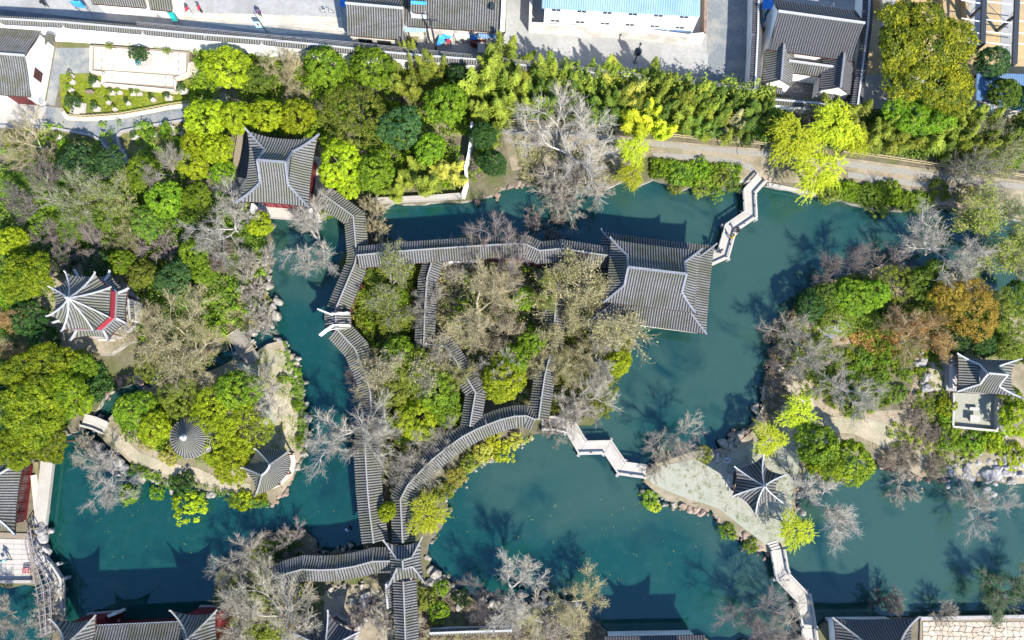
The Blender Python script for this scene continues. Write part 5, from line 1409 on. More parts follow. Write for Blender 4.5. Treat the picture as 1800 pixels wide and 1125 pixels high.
# ---- two-storey site block with pale blue roof and its yard wall
root = thing('site_block', 'two-storey white prefabricated block with pale blue ribbed roof', 'building', (*P2(1092, 5), GZ))
A, B = P(958,9,6.6), P(1231,24,6.6); dv = (B-A)[:2]; dl = np.linalg.norm(dv); dv /= dl; nn = np.array([-dv[1], dv[0]])   # nn points north
q = [A[:2], B[:2], B[:2]+nn*7, A[:2]+nn*7]
mb = MB(); mb.prism(q, GZ-.1, 6.4); mb.build('wall', M['white_metal'], root)
n_ = 66; x = np.linspace(-.02, 1.0, n_*2+1); h = np.where(np.arange(n_*2+1) % 2, .07, 0); mb = MB()
f0 = np.array([np.r_[A[:2]+dv*dl*t_-nn*.35, 6.45] for t_ in x]); f1 = np.array([np.r_[A[:2]+dv*dl*min(max(t_, 0), .94 if t_ > .94 else t_)+nn*3.6, 7.9] for t_ in x]); f0[:, 2] += h; f1[:, 2] += h
k_ = len(x); mb.add(np.vstack([f0, f1]), [[i, i+1, i+k_+1, i+k_] for i in range(k_-1)])
f2 = f0.copy(); f2[:, :2] += nn*7.7; mb.add(np.vstack([f2, f1]), [[i+k_, i+k_+1, i+1, i] for i in range(k_-1)])
mb.add([f0[-1], f2[-1], f1[-1]], [[0, 1, 2]]); mb.build('roof', M['blue_metal'], root)
for k in range(6):
    for zc in (5.75, 3.4):
        p = A[:2] + dv*dl*(.075+.166*k) - nn*.02
        window(root, (*p, zc), dv, -nn, 1.15, .7, 'white_metal', (2, 1), depth=.04)
mb = MB(); mb.bar((*(A[:2]-nn*.03), 2.4), (*(B[:2]-nn*.03), 2.4), .06, .8); mb.build('blue_skirting', M['blue_shed'], root)
mb = MB(); mb.bar((*(A[:2]-nn*.04), 4.6), (*(B[:2]-nn*.04), 4.6), .06, .14); mb.build('floor_band', M['white_metal'], root)
for k in range(7):
    p = A[:2]+dv*dl*min(max(k/6, .004), .996)-nn*.03; mb = MB(); mb.box((*p, 3.7), (.12, .08, 5.4), math.atan2(dv[1], dv[0])); mb.build('corner_post', M['white_metal'], root)
garden_wall('cream yard wall in front of the prefabricated block', [(936,-60),(932,38),(1020,43),(1120,49),(1210,60),(1241,57)], 3.1, th=.4, cap=None, wall='plaster_old', name='yard_wall')
garden_wall('brick and plaster side wall east of the prefabricated block', [(1241,57),(1243,-40)], 3.1, th=.35, cap=None, wall='rock_red', name='yard_wall')

# ---- walled compound
garden_wall('tall white west wall of the compound along the lane', [(1336,-120),(1332,60),(1327,157)], 4.6, th=.4, cap='tile_cover_dark', capw=.55)
garden_wall('tall white east wall of the compound beside the big camphor tree', [(1534,-120),(1526,40),(1517,110),(1507,188)], 4.4, th=.4, cap='tile_cover_dark', capw=.6)
CG = GZ
root, A, B, d, n, w = gable_house('compound_hall', 'large dark tiled hall with a white ridge inside the walled compound', (1368,20), (1520,41), (1462,103), 7.4, 4.6, cover='tile_cover_dark', wall='plaster', over=.5)
for k in (.12, .3):
    pass
gable_house('gate_house', 'low tiled link roof between the two gabled wings of the compound', (1386,107), (1466,118), (1440,135), 4.3, 3.4, cover='tile_cover', wall='plaster', ridge='ridge_white', nback=.8, cat='gate')
for nm, ra, rb, ev, lb in (('left', (1378,78), (1373,141), (1339,143), 'west gabled wing of the walled compound with white south gable'), ('right', (1484,94), (1477,154), (1440,155), 'east gabled wing of the walled compound with white south gable')):
    root, A, B, d, n, w = gable_house('gabled_wing', lb, ra, rb, ev, 5.2, 3.7, cover='tile_cover' if nm == 'left' else 'tile_cover_dark', wall='plaster', ridge='ridge_grey', over=.2)
    e_ = B + d*(.02) - d*.22 if (B-A)[1] < 0 else A
    dr = d if (B-A)[1] < 0 else -d
    mb = MB(); q = e_ + dr*.05; mb.box((*q, 1.75), (.1, 1.1, 1.9), math.atan2(d[1], d[0])); mb.build('door', M['dark_metal'], root)
    tp, un = MB(), MB(); sdv = np.array([-dr[1], dr[0]]); gable_run(tp, un, [e_+dr*.25-sdv*.9, e_+dr*.25+sdv*.9], .45, 3.15, .3, .24, 2); tp.build('hood_tiles', [M['tile_pan'], M['tile_cover']], root, kind='stuff'); un.build('hood_board', M['eave_wood'], root)
t = thing('compound_court', 'dark grey brick court between the wings of the walled compound', 'courtyard', (*P2(1420, 160), GZ))
mb = MB(); mb.prism([P2(1355,128), P2(1500,140), P2(1496,186), P2(1352,174)], GZ-.2, GZ+.09); mb.build('bed', M['stone_joint'], t)
slabs(t, [(1357,132),(1440,140),(1437,178),(1354,171)], 12, 7, GZ+.12, .06, 'brick_floor', shift=.5, gap=.04)
mb = MB(); q = P2(1478, 180, 2.8); t = thing('lean_to', 'small dark tiled lean-to in the south-east corner of the compound', 'shed', (*q, GZ))
tp, un = MB(), MB(); gable_run(tp, un, [P2(1489,163,2.9), P2(1506,166,2.9)], .9, 2.9, .4, .28, 2); roof_parts(t, tp, un, 'tile_cover_dark')
mb = MB(); mb.prism([P2(1490,161,2.5), P2(1505,163,2.5), P2(1504,176,2.5), P2(1489,174,2.5)], GZ, 2.5); mb.build('wall', M['plaster'], t)
for lb, u, v, mtl in (('blue barrel in the narrow passage of the compound', 1346, 38, 'blue_tarp'), ('orange barrel in the narrow passage of the compound', 1342, 57, 'gold'), ('teal barrel in the narrow passage of the compound', 1349, 26, 'teal')):
    t = thing('barrel', lb, 'barrel', (*P2(u, v), GZ)); mb = MB(); mb.lathe([(.33, 0), (.38, .2), (.36, .45), (.38, .7), (.33, .9)], (*P2(u, v), GZ), 12)
    mtl_ = M[mtl] if mtl in M else mat('orange_plastic', (.62, .22, .02), (.55, .18, .015), 3, .5); mb.build('body', mtl_, t)
    mb = MB(); mb.lathe([(.34, .88), (.3, .95), (0, .96)], (*P2(u, v), GZ), 12); mb.build('lid', M['dark_metal'], t)

# ---- steel frame over the sandy yard
t = thing('steel_frame', 'roofless white and dark steel frame over the sandy yard at the top right', 'frame', (*P2(1740, 50), GZ))
for u0, v0, u1, v1 in ((1732,-60,1727,78),(1790,-60,1783,112)):
    mb = MB(); mb.bar(P(u0, v0, 4.6), P(u1, v1, 4.6), .55, .3); mb.build('dark_beam', M['dark_metal'], t)
    for f_ in (0, .5, 1): q = P2(u0+(u1-u0)*f_, v0+(v1-v0)*f_, 4.6); mb = MB(); mb.box((*q, 2.6), (.3, .3, 4.0)); mb.build('steel_post', M['dark_metal'], t)
for v_ in (3, 35, 56, 75):
    for ua, ub, dv_ in ((1690,1729,0),(1731,1785,2),(1787,1840,4)):
        if v_ > 70 and ua < 1700: pass
        mb = MB(); mb.bar(P(ua, v_-3+dv_, 4.5), P(ub, v_+1+dv_+3, 4.5), .08, .08); mb.build('white_beam', M['white_metal'], t)
for p, q in (((1688,22),(1712,2)),((1737,8),(1768,38)),((1768,38),(1784,18)),((1760,92),(1784,70)),((1580,0),(1596,16))):
    mb = MB(); mb.cyl(P(*p, 4.4), P(*q, 4.4), .03, .03, 5); mb.build('tie_rod', M['dark_metal'], t)
for k, (u_, v_) in enumerate([(1540,10),(1595,5),(1650,12),(1690,20)]):
    q = P2(u_, v_-20, .9); mb = MB(); mb.box((*q, 1.4), (.4, 6.0, 1.2)); tag(mb.build('low_wall', M['sand']), ['first', 'second', 'third', 'fourth'][k]+' low plaster wall from the west in the sandy yard behind the camphor', 'wall', 'low walls of the sandy yard')
t = thing('metal_shed', 'low shed with a steel blue ribbed roof at the right edge behind the bamboo', 'shed', (*P2(1760, 165), GZ))
corrug('roof', [(1717,128),(1860,132),(1860,214),(1716,176)], 3.6, 3.1, 'blue_shed', t)
q = PP([(1722,132),(1860,136),(1858,206),(1722,172)], 3)[:, :2]; mb = MB(); mb.prism(q, GZ, 3.0); mb.build('wall', M['plaster_old'], t)
t = thing('metal_shed', 'grey blue lean-to roof in front of the steel blue shed', 'shed', (*P2(1722, 190), GZ))
corrug('roof', [(1708,180),(1748,186),(1746,206),(1712,200)], 2.8, 2.5, 'blue_shed', t)
q = PP([(1712,184),(1744,188),(1742,202),(1714,197)], 2.4)[:, :2]; mb = MB(); mb.prism(q, GZ, 2.4); mb.build('wall', M['plaster_old'], t)

# ---- bonsai terrace
t = thing('bonsai_terrace', 'cream stone terrace with stepped edge in the bonsai court', 'terrace', (*P2(250, 120), GZ)); TZ = 1.55
def tp_(u, v): return P2(u, v, TZ)
body = [(163,78),(333,90),(331,108),(331,128),(307,138),(308,158),(180,147),(181,127),(159,125),(158,95)]
mb = MB(); mb.prism(np.array([tp_(*p) for p in body]), GZ-.1, TZ-.06); mb.build('bed', M['stone_joint'], t)
slabs(t, [(166,82),(327,93),(325,128),(165,121)], 13, 6, TZ, .1, 'stone_warm', shift=.5)
slabs(t, [(184,124),(304,133),(303,152),(184,143)], 10, 3, TZ, .1, 'stone_warm', shift=.5)
for p, q in (((160,80),(159,124)), ((159,125),(181,128)), ((181,128),(180,147)), ((180,147),(308,159)), ((308,158),(307,138)), ((307,138),(330,128)), ((331,127),(333,110))):
    mb = MB(); mb.bar((*P2(*p, TZ+.2), TZ-.2), (*P2(*q, TZ+.2), TZ-.2), .3, .75); mb.build('parapet', M['stone_warm'], t)
for k in range(3):
    mb = MB(); mb.prism([P2(333+6*k,108,1.3), P2(339+6*k,109,1.3), P2(337+6*k,133,1.3), P2(331+6*k,132,1.3)], GZ-.05, TZ-.2*(k+1)); mb.build('step', M['stone_warm'], t)
t = thing('bamboo_edging', 'yellow bamboo edging rail curving along the bonsai lawn', 'fence', (*P2(220, 200), GZ))
cv = [(112,192),(120,203),(150,205),(185,203),(215,200),(260,192),(300,184),(345,178)]
fine = []
for i in range(len(cv)-1):
    for k in range(4): fine.append((cv[i][0]+(cv[i+1][0]-cv[i][0])*k/4, cv[i][1]+(cv[i+1][1]-cv[i][1])*k/4))
pts = np.array([P2(u, v, 1.2) for u, v in fine])
for z_ in (1.05, 1.45):
    mb = MB(); mb.sweep(np.c_[pts, np.full(len(pts), z_)], .07, .07); mb.build('rail', M['bamboo_wood'], t)
for p in pts: mb = MB(); mb.cyl((*p, GZ), (*p, 1.55), .04, .04, 5); mb.build('post', M['bamboo_wood'], t)
mb = MB(); p2 = np.array([P2(u, v+5, GZ) for u, v in fine]); mb.sweep(np.c_[p2, np.full(len(p2), GZ+.06)], .5, .22); mb.build('edging_stones', M['stone_warm'], t)
# ---- kerb walls
for lb, px in (('curved stone kerb along the west side of the court path', [(0,222),(95,226),(160,238),(178,248),(205,282),(210,296)]), ('curved stone kerb along the east side of the court path', [(228,290),(212,262),(206,240),(214,232),(255,223),(330,211)]), ('low earth bank wall west of the water tower hall', [(427,225),(420,262),(413,300),(400,318),(378,322)])):
    p_ = np.array([P(u, v, GZ+.2) for u, v in px]); mb = MB(); mb.sweep(p_, .28 if 'bank' not in lb else .8, .4); tag(mb.build('kerb_wall', M['stone_grey' if 'bank' not in lb else 'stone_joint']), lb, 'kerb')
path('shade_toned_pavement', [(425,232),(440,232),(430,360),(378,345),(372,325),(405,318),(418,290)], 'shade_paving', .03)  # dark sheet where the ground lies in shade, shade put into its colour
# ---- waterside walls north of the channel
garden_wall('pale stone wall along the north channel below the bright trees', [(655,350),(700,348),(760,345),(812,341)], 1.9, th=.55, cap=None, wall='stone', name='quay_wall')
garden_wall('thin white garden wall running down to the channel beside the columnar tree', [(829,212),(828,240),(824,268),(818,292),(820,318),(813,340)], 3.0, th=.3, cap=None, wall='plaster', name='garden_wall')
garden_wall('low stone kerb wall on the north bank right of the zigzag bridge', [(1350,322),(1390,330),(1440,340)], 1.2, th=.4, cap=None, wall='stone', name='quay_wall')
garden_wall('low stone kerb wall on the north bank left of the zigzag bridge', [(1275,318),(1300,318),(1325,316)], 1.2, th=.3, cap=None, wall='stone', name='quay_wall')
garden_wall('reddish stone quay edge on the north bank at the right', [(1640,352),(1700,362),(1760,374)], 1.15, th=.45, cap=None, wall='rock_red', name='quay_wall')
# ---- bamboo fence along the lakeside walk
def bamboo_fence(label, px, h=.9):
    pts = np.array([P2(u, v, GZ) for u, v in px]); t = thing('bamboo_fence', label, 'fence', (*pts.mean(0), GZ))
    for z_ in (.35, .85):
        mb = MB(); mb.sweep(np.c_[pts, np.full(len(pts), GZ+z_)], .08, .07); mb.build('rail', M['bamboo_wood'], t)
    me = None
    for i in range(len(pts)-1):
        n_ = max(1, int(np.linalg.norm(pts[i+1]-pts[i])/1.1))
        for k in range(n_):
            p = pts[i]+(pts[i+1]-pts[i])*k/n_
            if me is None: mb = MB(); mb.cyl((0, 0, 0), (0, 0, h), .045, .04, 6); me = mb.mesh('post', M['bamboo_wood'])
            link('post', me, t, loc=(p[0]-t.location.x, p[1]-t.location.y, 0))
bamboo_fence('long bamboo rail fence between the lakeside walk and the bamboo grove', [(830,211),(880,214),(1000,221),(1100,233),(1220,245),(1345,256)])
bamboo_fence('bamboo rail fence beside the lakeside walk at the right edge', [(1480,268),(1560,280),(1640,292),(1720,303),(1800,312),(1900,325)])

# ================================================================== PLANTS
p = plant
# ---- bonsai court and north-west grove
p('round','bright',403,120,94,6.2,'bright yellow-green round tree at the east end of the bonsai terrace', bark='bark')
p('round','mid',452,140,64,5.0,'darker green tree tucked behind the bright round tree by the alley wall')
p('budding','tan',500,120,95,5.5,'tan bare tree leaning by the alley wall between two green trees', bark='bark_tan')
p('round','green',575,118,86,6.4,'dense green round tree under the alley wall left of the twin crown', bark='bark')
p('round','green',656,120,90,6.6,'dense green round tree in front of the white ridge house', bark='bark')
p('bamboo','bamboo',718,95,34,6.0,'narrow bamboo plume against the alley wall by the small yard')
p('bamboo','bamboo',708,135,52,5.6,'bamboo clump right of the round tree in front of the white ridge house')
p('bamboo','bamboo',738,150,58,5.4,'leafy bamboo clump above the shaded grove path')
p('bamboo','bamboo',765,122,56,5.6,'bamboo clump below the small yard of the long grey house')
p('round','green',785,182,92,6.0,'big round green tree above the grove path')
p('round','dark',808,134,52,5.6,'dark green crown between the bamboo and the small yard')
p('bamboo','bamboo',845,125,74,6.8,'tall bamboo plume at the left of the main bamboo group')
p('bamboo','bamboo',885,105,74,7.2,'tallest bamboo plume overlapping the pale forecourt')
p('bamboo','bamboo',875,160,80,6.6,'broad bamboo clump in the middle of the main bamboo group')
p('bamboo','bamboo',905,190,66,5.8,'bamboo clump hanging over the lakeside fence by the dark columnar tree')
p('bamboo','bamboo',842,178,56,5.6,'yellowish bamboo arching over the grove path', )
p('round','bright',365,212,88,5.4,'yellow-green tree at the west end of the clipped row above the court path', bark='bark')
p('round','bright',418,206,76,5.4,'second yellow-green crown of the row north of the water tower hall')
p('round','bright',470,203,74,5.4,'third yellow-green crown of the row north of the water tower hall')
p('round','bright',522,206,76,5.4,'easternmost yellow-green crown of the row north of the water tower hall')
p('fine','olive',625,203,122,6.2,'fine-leaved olive green tree in the middle of the northern grove')
p('round','teal',702,225,88,6.0,'blue-green round tree below the grove path')
p('round','green',755,258,66,5.2,'yellowish green tree between the blue-green tree and the white garden wall')
p('round','bright',598,290,92,6.0,'large yellow-green tree at the east side of the water tower hall', bark='bark')
p('round','green',660,305,84,5.6,'deep green tree behind the quay wall of the north channel')
p('round','bright',612,325,52,4.0,'low yellow-green crown over the first walkway roof')
p('bamboo','bamboo',748,305,70,4.6,'yellow-green bamboo above the quay wall')
p('bamboo','yellow',785,310,56,4.2,'pale yellow bamboo at the end of the quay wall')
p('bamboo','bamboo',708,335,46,3.0,'short bamboo tuft leaning over the quay wall')
p('round','dark',848,240,56,6.2,'dark columnar evergreen, upper crown, beside the thin garden wall')
p('round','dark',868,285,60,5.0,'dark columnar evergreen, lower crown, above the channel bank')
p('scrub','mauve',822,290,54,3.0,'small bare shrub against the thin white garden wall', bark='bark_mauve')
p('round','bright',345,250,60,4.8,'yellow-green crown above the lower lawn')
p('round','bright',385,262,66,5.2,'yellow-green crown west of the low earth bank')
p('round','bright',340,288,66,4.6,'bright green crown at the foot of the lower lawn')
p('round','green',392,305,50,3.8,'green crown over the shaded pavement west of the water tower hall')
# ---- north-west wood
p('round','teal',140,292,84,5.6,'dark blue-green tree south of the lower lawn')
p('round','teal',195,290,60,5.0,'smaller blue-green tree under the bend of the court path')
p('round','green',250,300,72,5.0,'fresh green tree west of the broken trunk tree')
p('bare','tan',45,255,105,6.0,'wide pale bare tree in the corner of the lower lawn', bark='bark_tan')
p('round','olive',20,245,40,3.0,'olive shrub crown at the left edge under the forecourt')
p('bare','mauve',60,330,110,7.5,'tall mauve bare tree at the left edge of the north-west wood', bark='bark_mauve')
p('leafy','mid',115,345,110,8.0,'tall grey-branched tree with thin green leaves in the north-west wood')
p('leafy','olive',160,340,100,7.6,'tall forked tree with olive leaves in the north-west wood')
p('bare','tan',285,292,80,6.5,'bare tree with a broken pale trunk above the wood path', bark='bark')
p('round','olive',80,290,50,3.2,'olive crown beside the lower lawn corner')
p('round','mid',30,330,60,3.4,'mid green crown at the left edge below the lawn')
p('round','mid',130,390,70,4.0,'mid green crown among the forked trees')
p('leafy','green',205,345,105,5.6,'sage green budding tree in the centre of the north-west wood', bark='bark_tan')
p('leafy','mid',225,400,95,5.0,'sage green budding tree below the centre of the north-west wood', bark='bark_tan')
p('round','mid',190,380,70,4.2,'soft green crown between the two sage trees')
p('round','green',292,352,68,5.4,'fresh green crown left of the large pale bare tree')
p('round','mid',262,392,72,4.6,'green crown left below the large pale bare tree')
p('round','green',345,345,54,3.6,'green crown behind the twigs of the large pale bare tree')
p('bare','tan',385,388,138,8.0,'large pale bare tree on the bank west of the pond inlet', bark='bark_white')
p('round','bright',458,394,48,3.2,'bright green bush crown at the foot of the water tower hall')
p('leafy','mauve',385,445,72,4.2,'mauve-grey shrub tree on the dry bank', bark='bark_mauve')
p('round','green',338,445,62,4.4,'green crown beside the dry ochre bank')
p('round','green',360,480,54,3.6,'lower green crown beside the dry ochre bank')
p('round','bright',22,420,62,4.0,'lime green crown at the left edge of the wood')
p('bare','mauve',95,432,105,5.0,'dark tangled bare tree above the octagonal pavilion', bark='bark_mauve')
p('bare','mauve',160,438,95,4.6,'dark purple bare tree right of the tangled one', bark='bark_mauve')
p('scrub','mauve',268,432,90,3.6,'dark mauve thicket in the middle of the wood', bark='bark_mauve')
p('scrub','mauve',225,425,60,3.0,'smaller mauve thicket beside the sage trees', bark='bark_dark')
p('round','dark',170,470,60,3.4,'dark crown behind the upper eave of the octagonal pavilion')
p('round','dark',110,460,55,3.2,'dark crown in the shade north-west of the octagonal pavilion')
p('round','green',215,458,54,4.2,'fresh green crown right above the octagonal pavilion')
p('round','olive',250,482,58,4.2,'olive green crown north-east of the octagonal pavilion')
p('round','teal',306,490,70,4.6,'pale blue-green round tree near the dry bank')
p('round','mid',330,520,56,3.4,'mid green crown below the pale blue-green tree')
p('loose','camphor',45,490,104,6.6,'large yellowish green tree at the left edge above the octagonal pavilion')
p('round','green',15,520,52,4.4,'green crown at the left edge below the large yellowish tree')
p('round','dark',52,560,76,4.6,'dark green tree left of the octagonal pavilion')
p('round','dark',80,598,60,4.0,'dark green tree below the left eave of the octagonal pavilion')
p('leafy','rust',12,560,56,5.0,'reddish brown tree at the left edge', bark='bark_tan')
p('leafy','rust',18,625,60,5.0,'orange-brown tree at the left edge above the camphors', bark='bark_tan')
p('budding','tan',300,595,170,6.6,'very large tan budding tree beside the channel', bark='bark_tan')
p('budding','tan',255,575,105,5.4,'tan budding tree right of the octagonal pavilion', bark='bark_tan')
p('budding','olive',340,615,110,5.0,'olive tan budding tree nearest the slab bridge', bark='bark_tan')
p('fine','olive',265,645,60,3.0,'olive crown at the channel edge')
p('bush','tan',385,505,46,1.2,'dry ochre bush on the bank slope')
p('bush','tan',395,545,42,1.0,'dry ochre bush lower on the bank slope')
p('scrub','tan',440,500,70,3.2,'pale bare shrub on the rocky bank of the inlet', bark='bark')
p('scrub','tan',455,560,74,3.2,'pale bare shrub on the rocks above the slab bridge', bark='bark')
p('bare','tan',450,455,64,4.2,'thin bare tree leaning from the rocky bank over the inlet', bark='bark')
# ---- camphors at the west channel
p('loose','camphor',70,650,118,7.5,'golden green camphor north of the channel at the left')
p('loose','camphor',52,722,135,8.0,'largest golden green camphor at the left edge above the west hall')
p('loose','camphor',120,695,96,7.0,'bright camphor crown over the mouth of the west channel')
p('loose','camphor',25,790,84,6.6,'camphor crown overlapping the west hall roof')
p('loose','camphor',88,775,80,6.6,'camphor crown above the corner of the pond')
p('round','green',140,640,62,5.2,'fresh green crown between the camphors and the octagonal pavilion steps')
p('round','dark',15,675,60,5.0,'dark crown at the left edge behind the camphors')
# ---- west island
p('round','green',235,722,78,4.6,'green tree at the north-west of the west island')
p('round','bright',272,750,66,4.4,'yellow-green crown left of the round pavilion')
p('fine','olive',320,700,84,4.2,'olive crown above the round pavilion')
p('round','green',415,690,92,5.0,'fresh green tree under the leaning bare tree')
p('fine','bright',385,720,100,4.8,'bright yellow-green tree right of the round pavilion')
p('fine','bright',425,755,92,4.6,'bright yellow-green tree above the fan pavilion')
p('fine','bright',385,780,86,4.2,'yellow-green crown below the round pavilion')
p('round','bright',405,815,74,3.6,'lowest yellow-green crown by the island path')
p('fine','olive',352,735,56,3.6,'olive green crown close to the round pavilion')
p('bush','yellow',262,775,40,1.4,'pale yellow hedge bush beside the island path')
p('bush','yellow',300,800,44,1.4,'pale yellow hedge bush below the round pavilion')
p('bare','tan',435,690,112,5.6,'pale bare tree leaning over the west island court', bark='bark')
p('scrub','tan',440,748,54,4.4,'bare crown rising from the yellow-green trees', bark='bark')
p('bush','green',228,868,48,1.6,'leafy bush hanging over the water, leftmost under the west island', gz=.3)
p('bush','green',277,866,38,1.5,'leafy bush hanging over the water, second from the left under the west island', gz=.3)
p('bush','bright',330,888,72,1.8,'large yellow-green bush hanging over the water below the island path', gz=.3)
p('bush','dark',325,852,54,1.8,'dark bush on the rocks below the island path')
p('bush','bright',425,877,52,1.5,'yellow-green bush on the rocks left of the fan pavilion', gz=.4)
p('bush','bright',458,876,34,1.3,'small bright bush at the foot of the fan pavilion', gz=.4)
p('bare','tan',178,842,112,4.6,'silvery bare tree reaching over the pond left of the west island', bark='bark_white')
p('scrub','tan',150,785,52,2.2,'thin bare shrub at the water by the footbridge', bark='bark')
p('bush','green',498,665,26,1.0,'small green bush on the shore rocks of the west island court')
p('bush','green',522,712,26,1.0,'green bush in the middle of the eastern shore rocks')
p('bush','green',528,770,24,.9,'green bush at the south of the eastern shore rocks')
# ---- pond inlet and middle island
p('bare','tan',545,412,138,4.6,'pale bare tree spreading over the inlet below the water tower hall', bark='bark_white')
p('bush','green',575,372,36,1.5,'green bush at the foot of the walkway stub')
p('scrub','tan',655,365,54,4.6,'tan dry creeper on the north side of the walkway corner', bark='bark_tan', cat='creeper', name='dry_creeper')
p('scrub','tan',662,402,48,4.6,'tan dry creeper hanging lower beside the north channel', bark='bark_tan', cat='creeper', name='dry_creeper')
p('leafy','olive',685,505,118,7.0,'pale tree with thin green leaves left of the middle walkway', bark='bark')
p('round','olive',690,555,72,3.6,'olive crown beside the upper middle walkway')
p('round','olive',660,480,48,3.0,'olive crown in the corner of the wave corridor')
p('round','green',700,525,46,3.2,'green crown behind the pale tree')
p('bare','mauve',872,430,128,8.0,'tall mauve bare tree over the north walkway', bark='bark_mauve')
p('scrub','tan',800,460,72,3.6,'thin bare tree at the court wall of the middle walkway', bark='bark')
p('bare','tan',845,545,146,7.2,'wide tan bare tree in the centre of the middle island', bark='bark_tan')
p('leafy','mauve',880,590,90,6.0,'rosy brown twiggy tree in the centre of the middle island', bark='bark_tan')
p('bare','tan',880,490,90,6.0,'tan bare tree below the mauve one', bark='bark_tan')
p('round','green',920,522,46,3.6,'small bright green crown between the tan trees')
p('round','green',936,600,62,4.4,'fresh green crown left of the eastern walkway')
p('budding','tan',1045,535,182,8.2,'large olive tan tree in front of the lake hall', bark='bark_tan')
p('leafy','tan',1020,490,90,7.0,'olive tan crown over the north walkway near the lake hall', bark='bark_tan')
p('leafy','olive',962,510,64,6.0,'narrow olive tan crown over the eastern walkway', bark='bark_tan')
p('round','bright',1088,636,58,4.2,'bright yellow-green crown at the east shore of the middle island')
p('leafy','tan',1030,620,92,5.4,'tan twiggy tree above the bright shore crown', bark='bark_tan')
p('bare','tan',1060,632,76,6.0,'white-branched bare tree at the east shore', bark='bark_white')
p('bare','tan',1028,700,116,5.6,'pale bare tree at the south-east shore of the middle island', bark='bark')
p('scrub','tan',1015,725,66,3.4,'bare shrub overhanging the zigzag bridge', bark='bark')
p('scrub','tan',970,758,46,2.0,'low bare shrub at the start of the middle zigzag bridge', bark='bark', gz=.3)
p('round','bright',888,668,92,5.0,'bright green tree between the two southern walkways')
p('round','green',900,632,66,4.6,'green crown north of the bright tree between the walkways')
p('bare','tan',880,650,90,6.2,'thin pale bare tree over the bright green crown', bark='bark_white')
p('round','green',700,622,74,4.4,'fresh green crown on the mound beside the wave corridor')
p('round','olive',735,655,84,4.6,'olive crown on top of the mound')
p('round','olive',690,685,74,4.2,'olive crown at the west of the mound')
p('round','green',770,690,86,4.6,'green crown at the east of the mound')
p('round','bright',735,735,82,4.0,'yellow-green crown at the south of the mound')
p('round','green',785,728,54,3.8,'green crown beside the crooked walkway end')
p('leafy','tan',720,650,120,6.2,'twiggy tree spreading over the mound', bark='bark')
p('bare','tan',762,640,90,6.0,'bare tree at the crooked part of the middle walkway', bark='bark')
p('scrub','mauve',640,655,54,3.0,'brown bare shrub at the corridor edge over the pond', bark='bark_mauve')
p('scrub','mauve',622,655,40,2.4,'small brown shrub at the water below the raised corridor bay', bark='bark_mauve', gz=.3)
p('bare','tan',615,765,158,7.6,'very large silvery bare tree reaching over the pond from the wave corridor', bark='bark_white')
p('bare','tan',660,760,100,6.4,'silvery bare tree across the wave corridor roof', bark='bark')
p('bare','tan',722,812,100,5.2,'grey bare tree in the wedge between the two walkways', bark='bark')
p('scrub','tan',690,830,64,3.6,'grey bare shrub at the narrow end of the wedge', bark='bark')
p('bush','tan',700,785,50,1.5,'dry bush in the wedge between the two walkways')
p('round','bright',680,897,38,4.6,'small clipped bright tree squeezed between the two walkway roofs')
p('willow','lime',750,905,70,4.6,'round lime green willow beside the gate pavilion')
p('bush','lime',885,795,48,1.6,'lime green bush at the water below the curved walkway', gz=.4)
p('bush','yellow',845,795,42,1.2,'pale yellow bush on the curved shore')
p('bush','yellow',805,838,46,1.3,'yellow bush lower on the curved shore')
p('bush','olive',780,868,46,1.6,'olive bush near the round lime willow')
p('bush','lime',868,772,40,1.1,'small lime bush under the curved walkway eave')
p('bush','olive',825,815,40,1.2,'olive bush between the two yellow ones on the curved shore')
p('bush','yellow',905,772,34,1.0,'yellow bush at the upper end of the curved shore')
p('leafy','tan',965,640,80,5.6,'twiggy tan tree beside the lower eastern walkway', bark='bark_tan')
p('bare','tan',655,665,96,6.0,'fine bare tree veiling the middle of the wave corridor', bark='bark_tan')
p('bare','tan',745,540,84,6.2,'bare tree leaning across the upper middle walkway', bark='bark')
p('leafy','olive',790,650,76,5.8,'olive twiggy tree at the bend of the middle walkway', bark='bark_tan')
p('bare','tan',770,770,80,4.8,'bare tree behind the curved walkway', bark='bark')
p('leafy','tan',985,580,92,6.2,'tan tree arching across the eastern walkway roof', bark='bark_tan')
